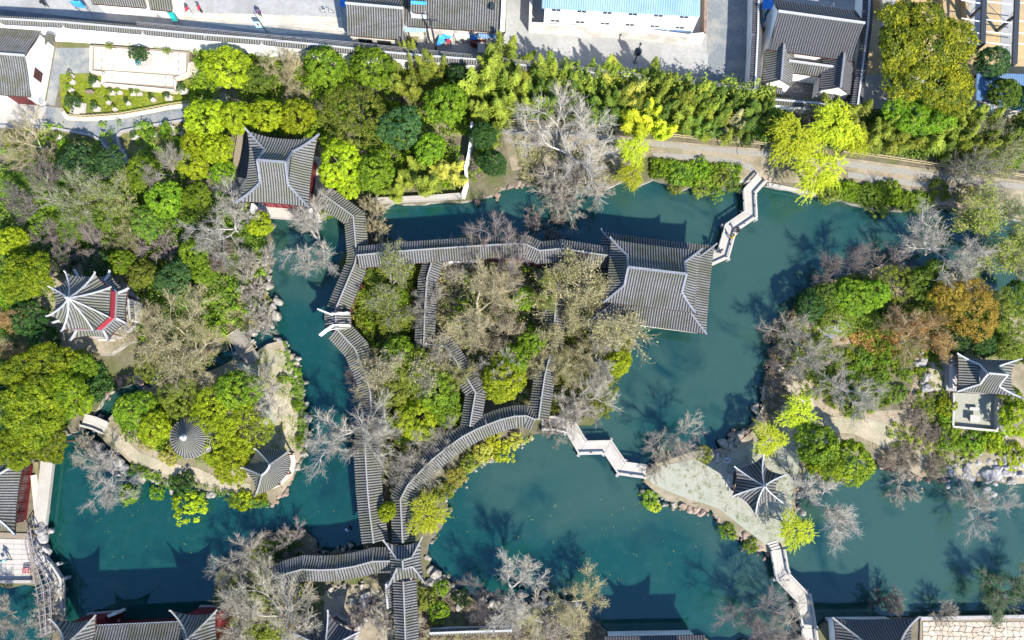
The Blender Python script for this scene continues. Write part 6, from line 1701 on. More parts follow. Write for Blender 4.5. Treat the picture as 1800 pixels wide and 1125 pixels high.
# ---- north bank, lakeside
p('bare','tan',992,230,196,8.6,'very large pale bare tree over the lakeside walk', bark='bark_white')
p('scrub','tan',985,335,118,3.6,'pale bare tree hanging over the north channel', bark='bark')
p('scrub','tan',1020,310,100,3.0,'pale twiggy shrub on the bank below the very large bare tree', bark='bark')
p('scrub','mauve',960,395,78,3.0,'dark bare shrub at the north walkway eave', bark='bark_dark', gz=.2)
BB = [(932,150,62,5.6,'bamboo','bamboo clump right of the tallest plume'),(973,132,58,6.2,'bamboo','upright bamboo plume below the yard wall corner'),(955,170,66,5.4,'bamboo_dark','shaded bamboo behind the very large bare tree'),(1005,145,56,4.6,'bamboo_dark','low dark bamboo under the garden wall'),(1035,140,50,4.4,'bamboo_dark','second low dark bamboo under the garden wall'),
 (1063,135,52,5.6,'bamboo','bamboo plume left of the street lantern shadow'),(1098,148,70,5.6,'yellow','yellowed rounded bamboo clump below the street lantern'),(1100,190,64,4.8,'bamboo_dark','deep green bamboo above the lime willow'),(1135,142,40,5.6,'bamboo_dark','narrow dark bamboo below the forecourt'),(1165,128,56,6.6,'bamboo','tall pointed bamboo plume overlapping the alley shade'),
 (1182,160,60,5.8,'bamboo','bamboo clump right of the pointed plume'),(1155,180,60,5.0,'bamboo_dark','dark bamboo in the second row'),(1213,165,62,5.4,'bamboo','bamboo clump at the lane end'),(1220,208,62,4.8,'bamboo','bamboo clump low beside the fence'),(1255,190,60,5.0,'bamboo_dark','dark bamboo right of the lane end'),
 (1265,225,58,4.6,'bamboo','bamboo leaning over the rail fence'),(1300,205,62,4.8,'bamboo_dark','dark bamboo near the compound corner'),(1338,205,60,4.8,'bamboo_dark','dark bamboo left of the big willows'),(1320,230,50,4.0,'bamboo_dark','low dark bamboo at the fence'),
 (1475,195,54,5.0,'bamboo','bamboo in front of the compound gate wall'),(1520,212,66,5.4,'bamboo','bamboo clump at the compound corner'),(1550,245,66,5.0,'bamboo','bright bamboo above the right rail fence'),(1592,252,62,4.6,'bamboo','second bright bamboo above the right rail fence'),(1625,222,66,5.0,'bamboo_dark','bamboo below the big camphor'),
 (1660,245,70,4.8,'bamboo','bamboo clump beside the grey shrubs'),(1695,212,64,5.2,'bamboo','bamboo in front of the steel blue shed'),(1735,210,56,5.0,'bamboo','bamboo at the corner of the steel blue shed'),(1690,265,62,4.0,'bamboo_dark','low bamboo behind the right rail fence'),(1785,225,60,4.6,'bamboo_dark','bamboo at the right edge below the shed')]
BB += [(925,135,50,5.8,'bamboo','bamboo against the wall right of the tallest plume'),(955,140,46,5.6,'bamboo_dark','bamboo against the wall below the yard wall corner'),(990,140,46,5.6,'bamboo','bamboo against the wall above the very large bare tree'),(1020,150,44,5.4,'bamboo_dark','bamboo against the wall left of the lantern plume'),(1080,160,50,5.6,'bamboo','bamboo against the wall under the lantern plume'),(1120,162,48,5.4,'bamboo','bamboo against the wall right of the rounded clump'),(1145,165,46,5.6,'bamboo','bamboo at the wall behind the pointed plume'),(1200,172,48,5.4,'bamboo_dark','bamboo at the wall before the lane end'),(1235,178,48,5.2,'bamboo','bamboo at the wall by the lane end'),(1270,180,46,5.2,'bamboo_dark','bamboo at the wall left of the compound corner'),(1300,180,46,5.0,'bamboo','bamboo at the wall under the compound corner'),(1060,180,56,4.6,'bamboo_dark','dark bamboo in front of the lantern plume'),(1190,195,54,4.6,'bamboo','bamboo of the second row below the pointed plume'),(1240,215,50,4.4,'bamboo_dark','dark bamboo of the second row at the fence'),(1285,222,50,4.4,'tan','dry tan bamboo of the second row near the compound corner'),(1575,225,56,5.2,'bamboo','bamboo between the two bright clumps on the right'),(1645,215,56,5.2,'bamboo','bamboo under the south crown of the camphor'),(1715,240,60,4.6,'bamboo','bamboo below the steel blue shed'),(1350,190,44,4.6,'bamboo_dark','bamboo left of the compound gate wall'),(860,200,50,5.2,'bamboo','bamboo at the grove path end')]
for u_, v_, d_, h_, c_, l_ in BB: p('bamboo', c_, u_, v_, d_, h_, l_, group='bamboo along the north bank')
p('bamboo','lime',1130,210,70,4.6,'lime yellow bamboo above the lakeside fence')
p('bamboo','lime',1165,212,56,4.4,'smaller lime yellow bamboo above the lakeside fence')
p('willow','lime',1112,265,60,5.0,'narrow lime willow on the lakeside walk')
p('willow','lime',1108,310,54,3.6,'lime willow hanging over the channel bank')
p('willow','lime',1390,248,98,6.4,'lime willow right of the compound gate, west crown')
p('willow','lime',1462,225,100,6.6,'lime willow right of the compound gate, north-east crown')
p('willow','lime',1435,300,100,5.2,'lime willow crown lowest over the lakeside walk')
p('willow','lime',1500,250,60,5.0,'small lime willow next to the bamboo at the compound corner')
p('scrub','tan',1425,205,60,4.0,'grey bare shrub before the compound wall', bark='bark')
SH = [(1160,298,52,1.5,'green','green shrub at the left of the bank planting'),(1195,305,56,1.6,'mid','mid green shrub in the bank planting'),(1190,330,42,1.2,'olive','olive shrub hanging over the water in the bank planting'),(1230,298,54,1.6,'green','bright shrub in the bank planting'),(1232,328,50,1.4,'olive','olive shrub at the water in the middle of the bank planting'),(1265,312,54,1.5,'olive','yellowish shrub right in the bank planting'),(1258,340,40,1.2,'mid','lowest shrub hanging over the channel'),(1290,326,36,1.1,'mid','small shrub next to the zigzag bridge end'),
 (1455,342,54,1.5,'olive','olive shrub below the lowest willow'),(1490,335,52,1.5,'green','green shrub on the bank right of the willow'),(1522,342,56,1.5,'mid','mid green shrub on the bank'),(1560,340,60,1.6,'green','fresh green shrub on the bank'),(1590,352,50,1.4,'mid','mid green shrub over the water'),(1545,362,50,1.2,'olive','olive shrub over the water'),(1618,362,44,1.2,'green','bright shrub at the quay edge'),(1650,335,56,1.4,'olive','olive shrub by the quay edge'),(1700,345,60,1.5,'tan','dry tan shrub above the quay edge')]
for u_, v_, d_, h_, c_, l_ in SH: p('bush', c_, u_, v_, d_, h_, l_, gz=.5)
p('loose','gold_green',1622,92,228,9.5,'huge golden green camphor beside the walled compound')
p('loose','gold_green',1665,150,120,8.0,'golden green camphor crown at the right of the huge one')
p('loose','dark',1590,60,90,8.0,'dark crown at the north-west of the huge camphor')
p('loose','green',1615,195,120,6.0,'green camphor crown at the south of the huge one')
p('round','teal',1742,112,70,5.4,'blue-green tree between the steel frame and the shed')
p('round','mid',1762,165,62,5.0,'oblong green tree over the steel blue shed roof')
p('round','dark',1798,172,50,5.0,'dark tree at the right edge over the shed roof')
p('leafy','olive',1752,262,120,5.4,'grey twiggy tree at the right end of the bamboo', bark='bark')
p('bare','tan',1725,300,110,6.4,'bare tree casting branch shadows on the lakeside walk', bark='bark')
p('leafy','olive',1748,405,140,6.0,'olive twiggy tree over the water at the right edge', bark='bark_tan')
p('leafy','olive',1790,450,110,5.6,'olive twiggy tree at the right edge below', bark='bark')
p('leafy','mid',1795,380,90,4.6,'mid green twiggy tree at the right edge above', bark='bark')
# ---- east island
p('bare','tan',1658,432,140,7.0,'large white bare tree at the north shore of the east island', bark='bark_white')
p('bare','mauve',1482,462,96,4.8,'mauve bare tree at the north-west shore of the east island', bark='bark_mauve')
p('scrub','mauve',1560,462,78,3.6,'mauve bare shrub between the two bare trees on the north shore', bark='bark_mauve')
p('round','dark',1425,540,66,3.2,'dark green crown at the north-west corner of the east island')
p('round','mid',1450,520,58,3.0,'mid green crown at the north-west of the east island')
p('round','green',1495,522,78,3.6,'bright green crown at the north of the east island')
p('fine','olive',1475,565,66,3.0,'pale olive crown above the hill path')
p('round','green',1535,515,60,3.4,'green crown on the north slope of the east island')
p('fine','olive',1575,500,76,3.6,'olive crown on the north slope of the east island')
p('round','mid',1615,495,64,3.4,'mid green crown left of the golden tree')
p('round','green',1700,482,50,3.2,'fresh green crown behind the golden tree')
p('round','mid',1640,475,50,3.0,'green crown under the large white bare tree')
p('fine','gold',1702,542,128,5.8,'golden autumn tree behind the hill pavilion')
p('fine','gold',1670,520,72,5.2,'golden autumn crown, smaller, left of the main one')
p('leafy','rust',1605,575,110,5.0,'rust red twiggy tree left of the golden tree', bark='bark_tan')
p('leafy','rust',1640,590,76,4.6,'orange-brown twiggy crown left of the hill pavilion', bark='bark_tan')
p('round','dark',1680,600,58,3.2,'dark hedge crown left above the hill pavilion')
p('round','dark',1728,605,56,3.2,'dark hedge crown behind the hill pavilion roof')
p('fine','olive',1772,545,86,4.4,'olive tree at the right edge behind the hill pavilion')
p('fine','olive',1785,605,66,3.6,'olive crown right of the hill pavilion')
p('round','mid',1790,520,60,4.0,'mid green crown at the right edge beside the water')
p('bare','tan',1412,605,120,5.8,'pale bare tree at the west shore of the east island', bark='bark')
p('scrub','mauve',1385,640,60,3.0,'mauve bare shrub at the west shore rocks', bark='bark_mauve')
HB = [(1520,632,44,'mid'),(1558,628,42,'green'),(1500,655,40,'green'),(1550,662,40,'mid'),(1592,628,44,'mid'),(1590,660,40,'green'),(1482,690,62,'teal'),(1535,690,66,'mid'),(1580,690,46,'mid'),(1515,712,44,'teal')]
for k, (u_, v_, d_, c_) in enumerate(HB): p('bush', c_, u_, v_, d_*.86, .9, ['left back','centre back','left front','middle','right back','right'][k]+' green mound of the planting bed on the east island' if k < 6 else ['large blue-green bush at the lower left of the planting bed','large green bush at the lower middle of the planting bed','green bush at the lower right of the planting bed','blue-green bush at the foot of the planting bed'][k-6], group='mounds of the planting bed')
p('bare','tan',1500,690,104,4.8,'thin bare tree over the planting bed', bark='bark_white')
p('willow','lime',1402,728,70,4.0,'lime willow on the west side of the east island')
p('willow','lime',1350,772,60,3.8,'sparse pale lime willow north of the six-sided pavilion')
p('round','green',1442,785,90,5.4,'dark green tree at the neck of the east island', )
p('round','camphor',1490,812,92,5.4,'golden green tree over the water at the neck of the east island')
p('round','camphor',1450,815,66,5.0,'golden green crown below the dark one at the neck of the east island')
HS = [(1618,742,44),(1645,765,42),(1596,806,44),(1642,824,38),(1562,806,34)]
for k, (u_, v_, d_) in enumerate(HS): p('buddscrub','mauve',u_,v_,d_,1.3,['mauve brown shrub left of the walled terrace','mauve brown shrub close to the terrace corner','mauve brown shrub at the south path','mauve brown shrub south-west of the terrace hedge','mauve shrub at the south shore','mauve shrub by the shore rocks at the south path','mauve shrub beside the hill path','mauve shrub where the hill path forks'][k], bark='bark_mauve')
p('bush','bright',1662,715,44,1.3,'yellow-green bush at the west parapet of the walled terrace')
p('bush','green',1668,765,60,1.4,'green hedge bush below the terrace corner')
p('bush','green',1710,777,62,1.4,'green hedge bush below the terrace front')
p('bush','bright',1742,775,50,1.3,'bright hedge bush at the south-east terrace corner')
p('round','bright',1788,735,72,3.0,'bright green tree right of the walled terrace')
p('round','green',1778,695,46,2.4,'green crown between the hill pavilion and the bright tree')
p('bush','bright',1780,800,60,.8,'low bright hedge on the rocks at the right edge')
p('scrub','tan',1590,856,66,2.4,'pale bare shrub over the water on the south shore', bark='bark', gz=.3)
p('bare','tan',1728,888,110,4.8,'silvery bare tree over the water at the right', bark='bark_white', gz=.3)
p('bare','tan',1460,888,122,5.2,'silvery bare tree over the water right of the six-sided pavilion', bark='bark_white')
p('willow','lime',1397,932,66,3.8,'lime willow at the head of the bent bridge')
p('bare','tan',1195,778,100,4.8,'pale bare tree on the causeway tip by the middle zigzag bridge', bark='bark')
p('scrub','tan',1160,812,56,2.4,'bare shrub at the end of the middle zigzag bridge', bark='bark')
p('bush','green',1278,934,40,1.2,'bright green bush on the shore rocks, upper of two', gz=.4)
p('bush','green',1320,960,34,1.1,'bright green bush on the shore rocks, lower of two', gz=.4)
p('bush','green',1140,876,40,1.0,'green bush on the shore rocks at the causeway tip', gz=.3)
p('bush','lime',1152,890,30,.9,'lime bush at the water of the causeway tip', gz=.2)
p('bush','olive',1240,800,40,1.1,'olive bush among the rocks of the causeway')
# ---- south bank
p('bare','tan',420,985,104,5.2,'grey bare tree over the dark pond bay at the south', bark='bark')
p('scrub','mauve',515,968,84,2.6,'brown thicket above the west end of the winding walkway', bark='bark_mauve')
p('bush','dark',500,960,60,1.6,'dark bush in the brown thicket')
p('bare','tan',472,1078,170,7.4,'very large pale bare tree at the lower edge left of the rockery', bark='bark')
p('bare','tan',415,1100,100,6.0,'pale bare tree beside the south-west corner pavilion', bark='bark')
p('scrub','olive',520,1085,90,3.0,'bare shrub with mossy ground left of the south pavilion', bark='bark_tan')
p('bush','olive',495,1085,60,1.4,'olive bush under the very large pale bare tree')
p('bush','green',540,1040,40,1.2,'green bush below the winding walkway')
p('bare','tan',905,1045,120,6.0,'mauve-white bare tree on the south rocks', bark='bark_white')
p('bare','mauve',850,1060,90,5.0,'grey mauve bare tree on the south bank', bark='bark_mauve')
p('budding','tan',1020,1062,100,5.4,'tan budding tree at the lower shore of the south bank', bark='bark_tan')
p('scrub','tan',975,1090,90,3.4,'bare shrub in the court at the lower edge', bark='bark')
p('bush','green',770,1075,50,1.4,'green bush in the court right of the straight walkway')
p('bush','olive',750,1052,46,1.3,'olive bush beside the straight walkway')
p('bush','dark',812,1052,36,1.2,'dark green bush among the south rocks')
p('bush','green',778,1032,32,1.1,'green bush at the corner of the gate pavilion')
p('scrub','mauve',695,1090,90,3.4,'grey bare shrub across the straight walkway', bark='bark')
p('scrub','mauve',640,1085,60,2.6,'grey bare shrub between the rockery and the straight walkway', bark='bark_mauve')
p('bare','tan',1335,1095,120,5.6,'dark grey bare tree at the lower edge left of the bent bridge', bark='bark_mauve')
p('bare','tan',1395,1112,90,4.6,'grey bare tree at the foot of the bent bridge', bark='bark')
p('scrub','mauve',1565,1060,56,3.0,'thin dark bare shrub before the south-east gallery', bark='bark_dark', gz=.4)
p('leafy','dark',1780,1045,100,4.6,'dark twiggy tree at the right edge over the water', bark='bark_dark', gz=.4)
p('scrub','tan',1665,1078,44,2.4,'thin bare sapling at the flagstone pavement', bark='bark')
p('bare','tan',2,1088,80,4.6,'grey bare tree at the lower left corner', bark='bark')
p('scrub','tan',80,1075,70,2.8,'bare creeper shrub on the wisteria trellis', bark='bark')
p('scrub','tan',95,1110,60,2.8,'bare creeper shrub at the lower end of the trellis', bark='bark')

# ---- low cover that nobody could count
gc = ground_cover
gc('undergrowth', [(0,300),(120,290),(300,310),(370,350),(470,400),(455,470),(400,560),(300,640),(200,560),(0,600)], 4600, 'mid', hmax=1.7, leaf=.12, seed=1, clump=.55)
gc('undergrowth', [(0,600),(150,600),(210,680),(100,760),(0,800)], 800, 'dark', hmax=1.0, leaf=.12, seed=2, clump=.5)
gc('undergrowth', [(350,70),(860,110),(900,210),(830,330),(650,345),(560,250),(430,230),(330,290)], 2900, 'green', hmax=1.9, leaf=.12, seed=3, clump=.55)
gc('undergrowth', [(850,120),(1330,165),(1800,230),(1800,300),(1480,265),(1340,250),(1000,218),(880,210)], 3000, 'bamboo_dark', hmax=1.3, leaf=.11, seed=4, clump=.5)
gc('ivy_creeper', [(200,56),(340,68),(352,86),(330,90),(215,78)], 420, 'mid', hmax=1.9, leaf=.10, seed=5, clump=.4)
gc('undergrowth', [(600,450),(760,440),(745,600),(830,700),(810,780),(700,880),(660,860),(640,700),(620,600)], 2500, 'olive', hmax=1.6, leaf=.10, seed=6, clump=.45)
gc('undergrowth', [(770,460),(960,450),(965,600),(930,720),(850,690),(770,600)], 1900, 'tan', hmax=1.3, leaf=.09, seed=7, clump=.4)
gc('undergrowth', [(985,460),(1090,440),(1110,600),(1070,740),(960,735)], 1300, 'olive', hmax=.7, leaf=.09, seed=8, clump=.4)
gc('undergrowth', [(205,715),(440,660),(460,780),(420,830),(300,800),(220,770)], 1500, 'green', hmax=.9, leaf=.10, seed=9, clump=.45)
gc('shore_grass', [(915,772),(950,762),(900,790),(840,818),(795,852),(770,880),(760,935),(745,930),(760,870),(800,830),(860,775)], 420, 'yellow', hmax=.5, leaf=.10, seed=10, clump=.35)
gc('undergrowth', [(1400,560),(1480,485),(1640,475),(1800,550),(1800,640),(1640,610),(1480,570)], 1800, 'mid', hmax=.9, leaf=.10, seed=11, clump=.45)
gc('dry_cover', [(1580,690),(1640,690),(1665,720),(1670,800),(1580,815)], 260, 'mauve', hmax=.45, leaf=.08, seed=12, clump=.4)
gc('undergrowth', [(1140,282),(1300,292),(1300,330),(1180,325)], 520, 'green', hmax=.8, leaf=.10, seed=13, clump=.4)
gc('undergrowth', [(1435,325),(1500,325),(1640,345),(1640,362),(1520,360)], 420, 'green', hmax=.8, leaf=.10, seed=14, clump=.4)
gc('dry_cover', [(905,240),(1080,290),(1075,330),(920,318)], 600, 'tan', hmax=.4, leaf=.08, seed=15, clump=.35)
gc('undergrowth', [(375,1075),(450,950),(550,950),(560,1000),(480,1020),(560,1125),(380,1125)], 800, 'olive', hmax=.7, leaf=.10, seed=16, clump=.4)
gc('dry_cover', [(750,1030),(870,1075),(1050,1080),(1060,1125),(740,1125)], 900, 'mauve', hmax=.5, leaf=.09, seed=17, clump=.4)
gc('dry_cover', [(372,440),(430,400),(470,470),(470,560),(390,590)], 700, 'tan', hmax=.4, leaf=.08, seed=18, clump=.4)
gc('hedge_leaves', [(1650,700),(1674,740),(1676,752),(1755,760),(1765,790),(1650,790)], 520, 'green', hmax=1.0, leaf=.09, seed=19, clump=.4)
gc('undergrowth', [(1345,580),(1420,520),(1440,600),(1400,700),(1345,740)], 400, 'mauve', hmax=.5, leaf=.09, seed=20, clump=.4)
gc('grass_tufts', [(105,130),(345,150),(345,180),(215,198),(112,195)], 900, 'bright', hmax=.12, leaf=.05, seed=21, clump=.3)

gc('bamboo_thicket', [(860,118),(1010,136),(1110,147),(1200,157),(1340,172),(1340,200),(1200,190),(1100,180),(1000,170),(860,150)], 1500, 'bamboo', hmax=5.2, leaf=.15, seed=22, clump=.6, nl=22)
gc('undergrowth', [(10,225),(330,215),(440,330),(470,400),(460,560),(400,600),(210,600),(0,470)], 1500, 'green', hmax=1.6, leaf=.12, seed=23, clump=.55)
gc('undergrowth', [(640,600),(760,600),(830,690),(800,770),(720,790),(650,740)], 700, 'green', hmax=2.2, leaf=.12, seed=24, clump=.55)
gc('undergrowth', [(620,460),(750,450),(735,600),(640,600)], 500, 'green', hmax=1.8, leaf=.11, seed=25, clump=.5)
gc('undergrowth', [(780,470),(950,470),(950,700),(860,700),(790,600)], 420, 'green', hmax=1.2, leaf=.11, seed=26, clump=.45)
gc('shore_shrubs', [(500,600),(530,655),(540,745),(540,800),(522,790),(526,740),(515,690),(505,640)], 110, 'mid', hmax=.5, leaf=.09, seed=27, clump=.3)
gc('shore_shrubs', [(230,815),(300,838),(420,868),(480,880),(470,892),(400,885),(300,858),(225,830)], 260, 'mid', hmax=.8, leaf=.09, seed=28, clump=.35)
gc('moss_patches', [(435,640),(470,612),(505,620),(528,700),(530,790),(500,800),(465,780),(455,690)], 380, 'olive', hmax=.10, leaf=.06, seed=29, clump=.45)
gc('undergrowth', [(1360,590),(1440,540),(1640,560),(1660,610),(1600,690),(1500,740),(1440,700),(1380,700)], 1300, 'green', hmax=.7, leaf=.10, seed=30, clump=.4)
gc('undergrowth', [(1560,740),(1660,760),(1780,790),(1640,835),(1560,805)], 260, 'olive', hmax=.6, leaf=.09, seed=31, clump=.35)
gc('moss_patches', [(1140,840),(1240,805),(1400,775),(1400,930),(1360,960),(1260,890)], 300, 'olive', hmax=.06, leaf=.05, seed=32, clump=.4)
gc('leaf_litter', [(880,222),(1340,262),(1800,325),(1800,380),(1440,320),(1080,290),(900,300)], 700, 'rust', hmax=.05, leaf=.06, seed=33, clump=.5, nl=8)
gc('leaf_litter', [(150,735),(240,795),(340,822),(440,850),(440,866),(340,845),(235,812)], 150, 'tan', hmax=.05, leaf=.06, seed=34, clump=.5, nl=8)
gc('rusty_cover', [(1560,575),(1640,590),(1640,620),(1600,640),(1480,600),(1520,570)], 420, 'rust', hmax=.6, leaf=.09, seed=40, clump=.4)
gc('undergrowth', [(1640,600),(1665,690),(1650,790),(1600,720)], 240, 'green', hmax=.6, leaf=.09, seed=41, clump=.35)
gc('leaf_litter', [(1440,580),(1660,600),(1660,800),(1560,800),(1440,740)], 500, 'rust', hmax=.05, leaf=.06, seed=35, clump=.5, nl=8)
gc('leaf_litter', [(380,430),(460,420),(470,570),(400,600)], 240, 'gold', hmax=.06, leaf=.06, seed=36, clump=.5, nl=8)
gc('floating_leaves', [(90,830),(640,900),(640,950),(560,940),(200,1060),(100,1000)], 60, 'yellow', hmax=.02, leaf=.05, seed=37, clump=.25, nl=3, z=.01)
gc('floating_leaves', [(770,880),(1130,850),(1340,970),(1300,1100),(800,1030)], 90, 'yellow', hmax=.02, leaf=.05, seed=38, clump=.25, nl=3, z=.01)

# ================================================================== ROCKS
rl = rock_line
rl([(470,400),(466,450),(462,500),(478,535),(466,566),(440,584)], 30, 10, 22, 'weathered grey rock on the inlet bank', 'the water tower hall', 'rocks of the inlet bank', 'rock', 7, .5)
rl([(490,600),(512,625),(528,660),(534,700),(540,745),(538,790),(522,818)], 44, 9, 20, 'reddish grey rock on the west island east shore', 'the slab bridge', 'rocks of the west island east shore', 'rock', 5, .5)
rl([(512,840),(497,864),(478,884)], 14, 9, 16, 'tan rock below the fan pavilion', 'its east tip', 'rocks under the fan pavilion', 'rock_red', 4, .4)
rl([(170,770),(178,795),(200,815),(222,828)], 16, 12, 24, 'pale lake stone west of the island path', 'the footbridge', 'pale stones of the west island', 'rock_pale', 5, .5, 1.3)
rl([(225,825),(270,842),(340,856),(400,872),(455,880)], 30, 9, 20, 'dark grey rock below the island path', 'the silvery tree', 'rocks of the west island south shore', 'rock', 5, .5)
rl([(150,712),(180,690),(215,672),(260,660)], 18, 12, 24, 'reddish rock at the shaded west channel', 'the footbridge', 'rocks of the west channel', 'rock_red', 6, .5)
rl([(68,915),(78,940),(82,965),(75,985)], 16, 14, 24, 'pale lake stone at the west terrace corner', 'the west hall', 'lake stones of the west terrace', 'rock_pale', 5, .6, 1.4)
rl([(1190,890),(1215,896),(1250,896)], 14, 10, 19, 'pinkish boulder on the causeway south shore', 'the zigzag bridge', 'boulders of the causeway south shore', 'rock_red', 5, .45)
rl([(1130,860),(1160,874),(1190,884)], 9, 9, 16, 'grey boulder at the causeway tip', 'the zigzag bridge', 'boulders of the causeway tip', 'rock', 5, .5)
rl([(1255,905),(1285,935),(1320,960),(1345,975)], 18, 9, 17, 'reddish boulder below the six-sided pavilion', 'the causeway side', 'boulders below the pavilion', 'rock_red', 5, .45)
rl([(1225,800),(1260,798),(1290,780),(1310,768)], 20, 10, 20, 'grey boulder on the causeway north shore', 'the bare tree', 'boulders of the causeway north shore', 'rock', 6, .6)
rl([(1285,765),(1320,762)], 8, 16, 26, 'large tan boulder north of the causeway', 'the west', 'large boulders in the water', 'rock_red', 6, .3)
rl([(1330,740),(1338,710),(1350,680),(1362,640),(1372,610)], 22, 10, 20, 'grey boulder on the east island west shore', 'the causeway', 'boulders of the west shore', 'rock', 7, .5)
rl([(1395,790),(1408,830),(1402,880),(1398,920)], 18, 9, 18, 'brown rock right of the six-sided pavilion', 'the dark green tree', 'rocks right of the pavilion', 'rock', 5, .5)
rl([(1520,805),(1600,835),(1660,845)], 22, 9, 16, 'brown rock on the east island south shore', 'the golden green tree', 'rocks of the south shore', 'rock_red', 5, .5)
rl([(1660,830),(1700,825),(1740,835),(1780,830),(1810,815)], 44, 13, 24, 'pale clustered lake stone right on the shore', 'the mauve shrubs', 'lake stones of the right shore', 'rock_pale', 10, .6, 1.1)
rl([(1760,805),(1800,800)], 10, 10, 18, 'pale stone along the low bright hedge', 'its west end', 'lake stones by the hedge', 'rock_pale', 6, .8)
rl([(1615,625),(1622,660),(1630,690)], 9, 14, 24, 'big pale stone along the hill path', 'the golden tree', 'stones along the hill path', 'rock_pale', 5, .8)
rl([(1755,700),(1762,740),(1760,770)], 9, 12, 20, 'grey stone beside the walled terrace', 'the hill pavilion', 'stones right of the terrace', 'rock_pale', 4, .8)
rl([(760,1010),(790,1030),(830,1058),(880,1068),(960,1060),(1010,1062)], 40, 11, 24, 'grey rock on the south bank', 'the gate pavilion', 'rocks of the south shore court', 'rock', 9, .6)
rl([(590,1035),(620,1045),(650,1040),(670,1060),(640,1080),(625,1100)], 34, 9, 18, 'grey rockery stone near the south pavilion', 'the winding walkway', 'rockery stones', 'rock', 9, .8)
rl([(748,985),(756,1005),(765,1015)], 6, 12, 20, 'rock at the gate pavilion foot', 'the lime willow', 'rocks at the gate pavilion', 'rock', 3, .5)
rl([(830,350),(870,340),(905,326),(925,322)], 16, 9, 18, 'reddish rock on the north channel bank', 'the quay wall', 'rocks of the north channel bank', 'rock_red', 4, .5)
rl([(760,945),(778,905),(785,870),(830,825),(880,792),(940,768)], 30, 8, 15, 'mossy stone below the curved walkway', 'the gate pavilion', 'stones of the curved shore', 'rock', 4, .4)
rl([(1385,330),(1430,340),(1520,358),(1640,360)], 14, 8, 14, 'grey stone at the north bank edge', 'the zigzag bridge', 'stones of the north bank', 'rock', 3, .4)
rl([(560,972),(632,962)], 5, 8, 14, 'stone under the winding walkway eave', 'the west', 'stones under the walkway', 'rock', 3, .4)
for k_, mb in RUBBLE.items(): mb.build('shore_rubble', M[k_], None, kind='stuff')
t = thing('stone_steps', 'narrow stone steps climbing through the rockery beside the south pavilion', 'steps', (*P2(640, 1085), GZ))
for k in range(7):
    a_ = P2(634+3*(k%2)+1.5*k, 1100-9*k, GZ); mb = MB(); mb.box((*a_, GZ+.06+.04*k), (1.0, .42, .22), .3); mb.build('step', M['stone'], t)

# ================================================================== BONSAI
BON = [(120,128,10,.9,'green'),(120,138,13,1.0,'bright'),(159,138,18,1.5,'teal'),(119,153,12,.9,'green'),(120,176,34,2.2,'teal'),(163,185,15,1.1,'teal'),(187,176,10,.7,'green'),(192,158,12,.9,'mid'),(206,158,11,.8,'green'),(229,159,12,.9,'mid'),(241,160,11,.8,'green'),(263,169,10,1.1,'dark'),(221,177,10,.8,'dark'),(198,188,9,.7,'olive'),(291,166,16,1.0,'teal'),(315,151,18,1.5,'teal'),(350,166,9,.8,'mid'),(232,236,14,1.0,'teal'),(265,230,14,1.1,'mid'),(299,230,10,.8,'green'),(314,229,10,.8,'mid'),(138,248,14,1.0,'teal'),(98,236,14,1.0,'mid'),(50,228,10,.9,'olive'),(291,219,20,1.2,'green'),(170,272,9,.7,'mid')]
LB = ['leftmost small green bonsai by the pebble court','bright bonsai beside the leftmost one','round blue-green bonsai at the terrace corner','green bonsai on a stand below the bright one','largest round blue-green bonsai at the lawn corner','blue-green bonsai near the bamboo edging','thin bonsai in the middle of the lawn','bonsai below the left end of the terrace parapet','bonsai next to the rock under the parapet','bonsai pair member, left, under the terrace parapet','bonsai pair member, right, under the terrace parapet','dark upright bonsai on the lawn','dark bonsai close to the bamboo edging','olive bonsai lowest on the lawn','wide blue-green bonsai near the right terrace notch','round blue-green bonsai at the right terrace notch','small bonsai in the shade by the bright round tree','blue-green bonsai at the left of the lower lawn','bonsai in the middle of the lower lawn','bonsai on a stand, left of two, lower lawn','bonsai on a stand, right of two, lower lawn','blue-green bonsai left of the path fork','mid green bonsai on the western lower lawn','olive bonsai by the hall forecourt kerb','wide green bush on the kerb of the lower lawn','small bonsai near the end of the western lower lawn']
_potm = None
for (u_, v_, d_, h_, c_), l_ in zip(BON, LB):
    x, y = P2(u_, v_, GZ+h_)
    t = thing('bonsai', l_, 'bonsai', (x, y, GZ), 0, 'potted bonsai of the court')
    if _potm is None:
        mb = MB(); mb.box((0, 0, .22), (.75, .5, .12)); mb.box((-.25, 0, .08), (.12, .4, .16)); mb.box((.25, 0, .08), (.12, .4, .16)); a1 = mb.mesh('stand', M['stone'])
        mb = MB(); mb.lathe([(0, .28), (.24, .28), (.34, .5), (.36, .52), (.3, .53), (.28, .46), (0, .46)], n=10); a2 = mb.mesh('pot', M['pot']); _potm = (a1, a2)
    s_ = max(.7, d_/14)
    link('stand', _potm[0], t, loc=(.1, -.15, 0), scale=(s_, s_, 1)); link('pot', _potm[1], t, loc=(.1, -.15, 0), scale=(s_, s_, 1))
    w_ = d_*.063/2/1.03
    o = link('foliage', random.choice(BUSH), t, loc=(0, 0, .5+h_*.35), scale=(w_, w_, max(h_*.5, w_*.7)), rot=(0, 0, random.uniform(0, 6))); recolour(o, L_[c_])
    o = link('stem', random.choice(TRNK), t, loc=(.05, -.08, .45), scale=(w_*.8, w_*.8, h_*.7))
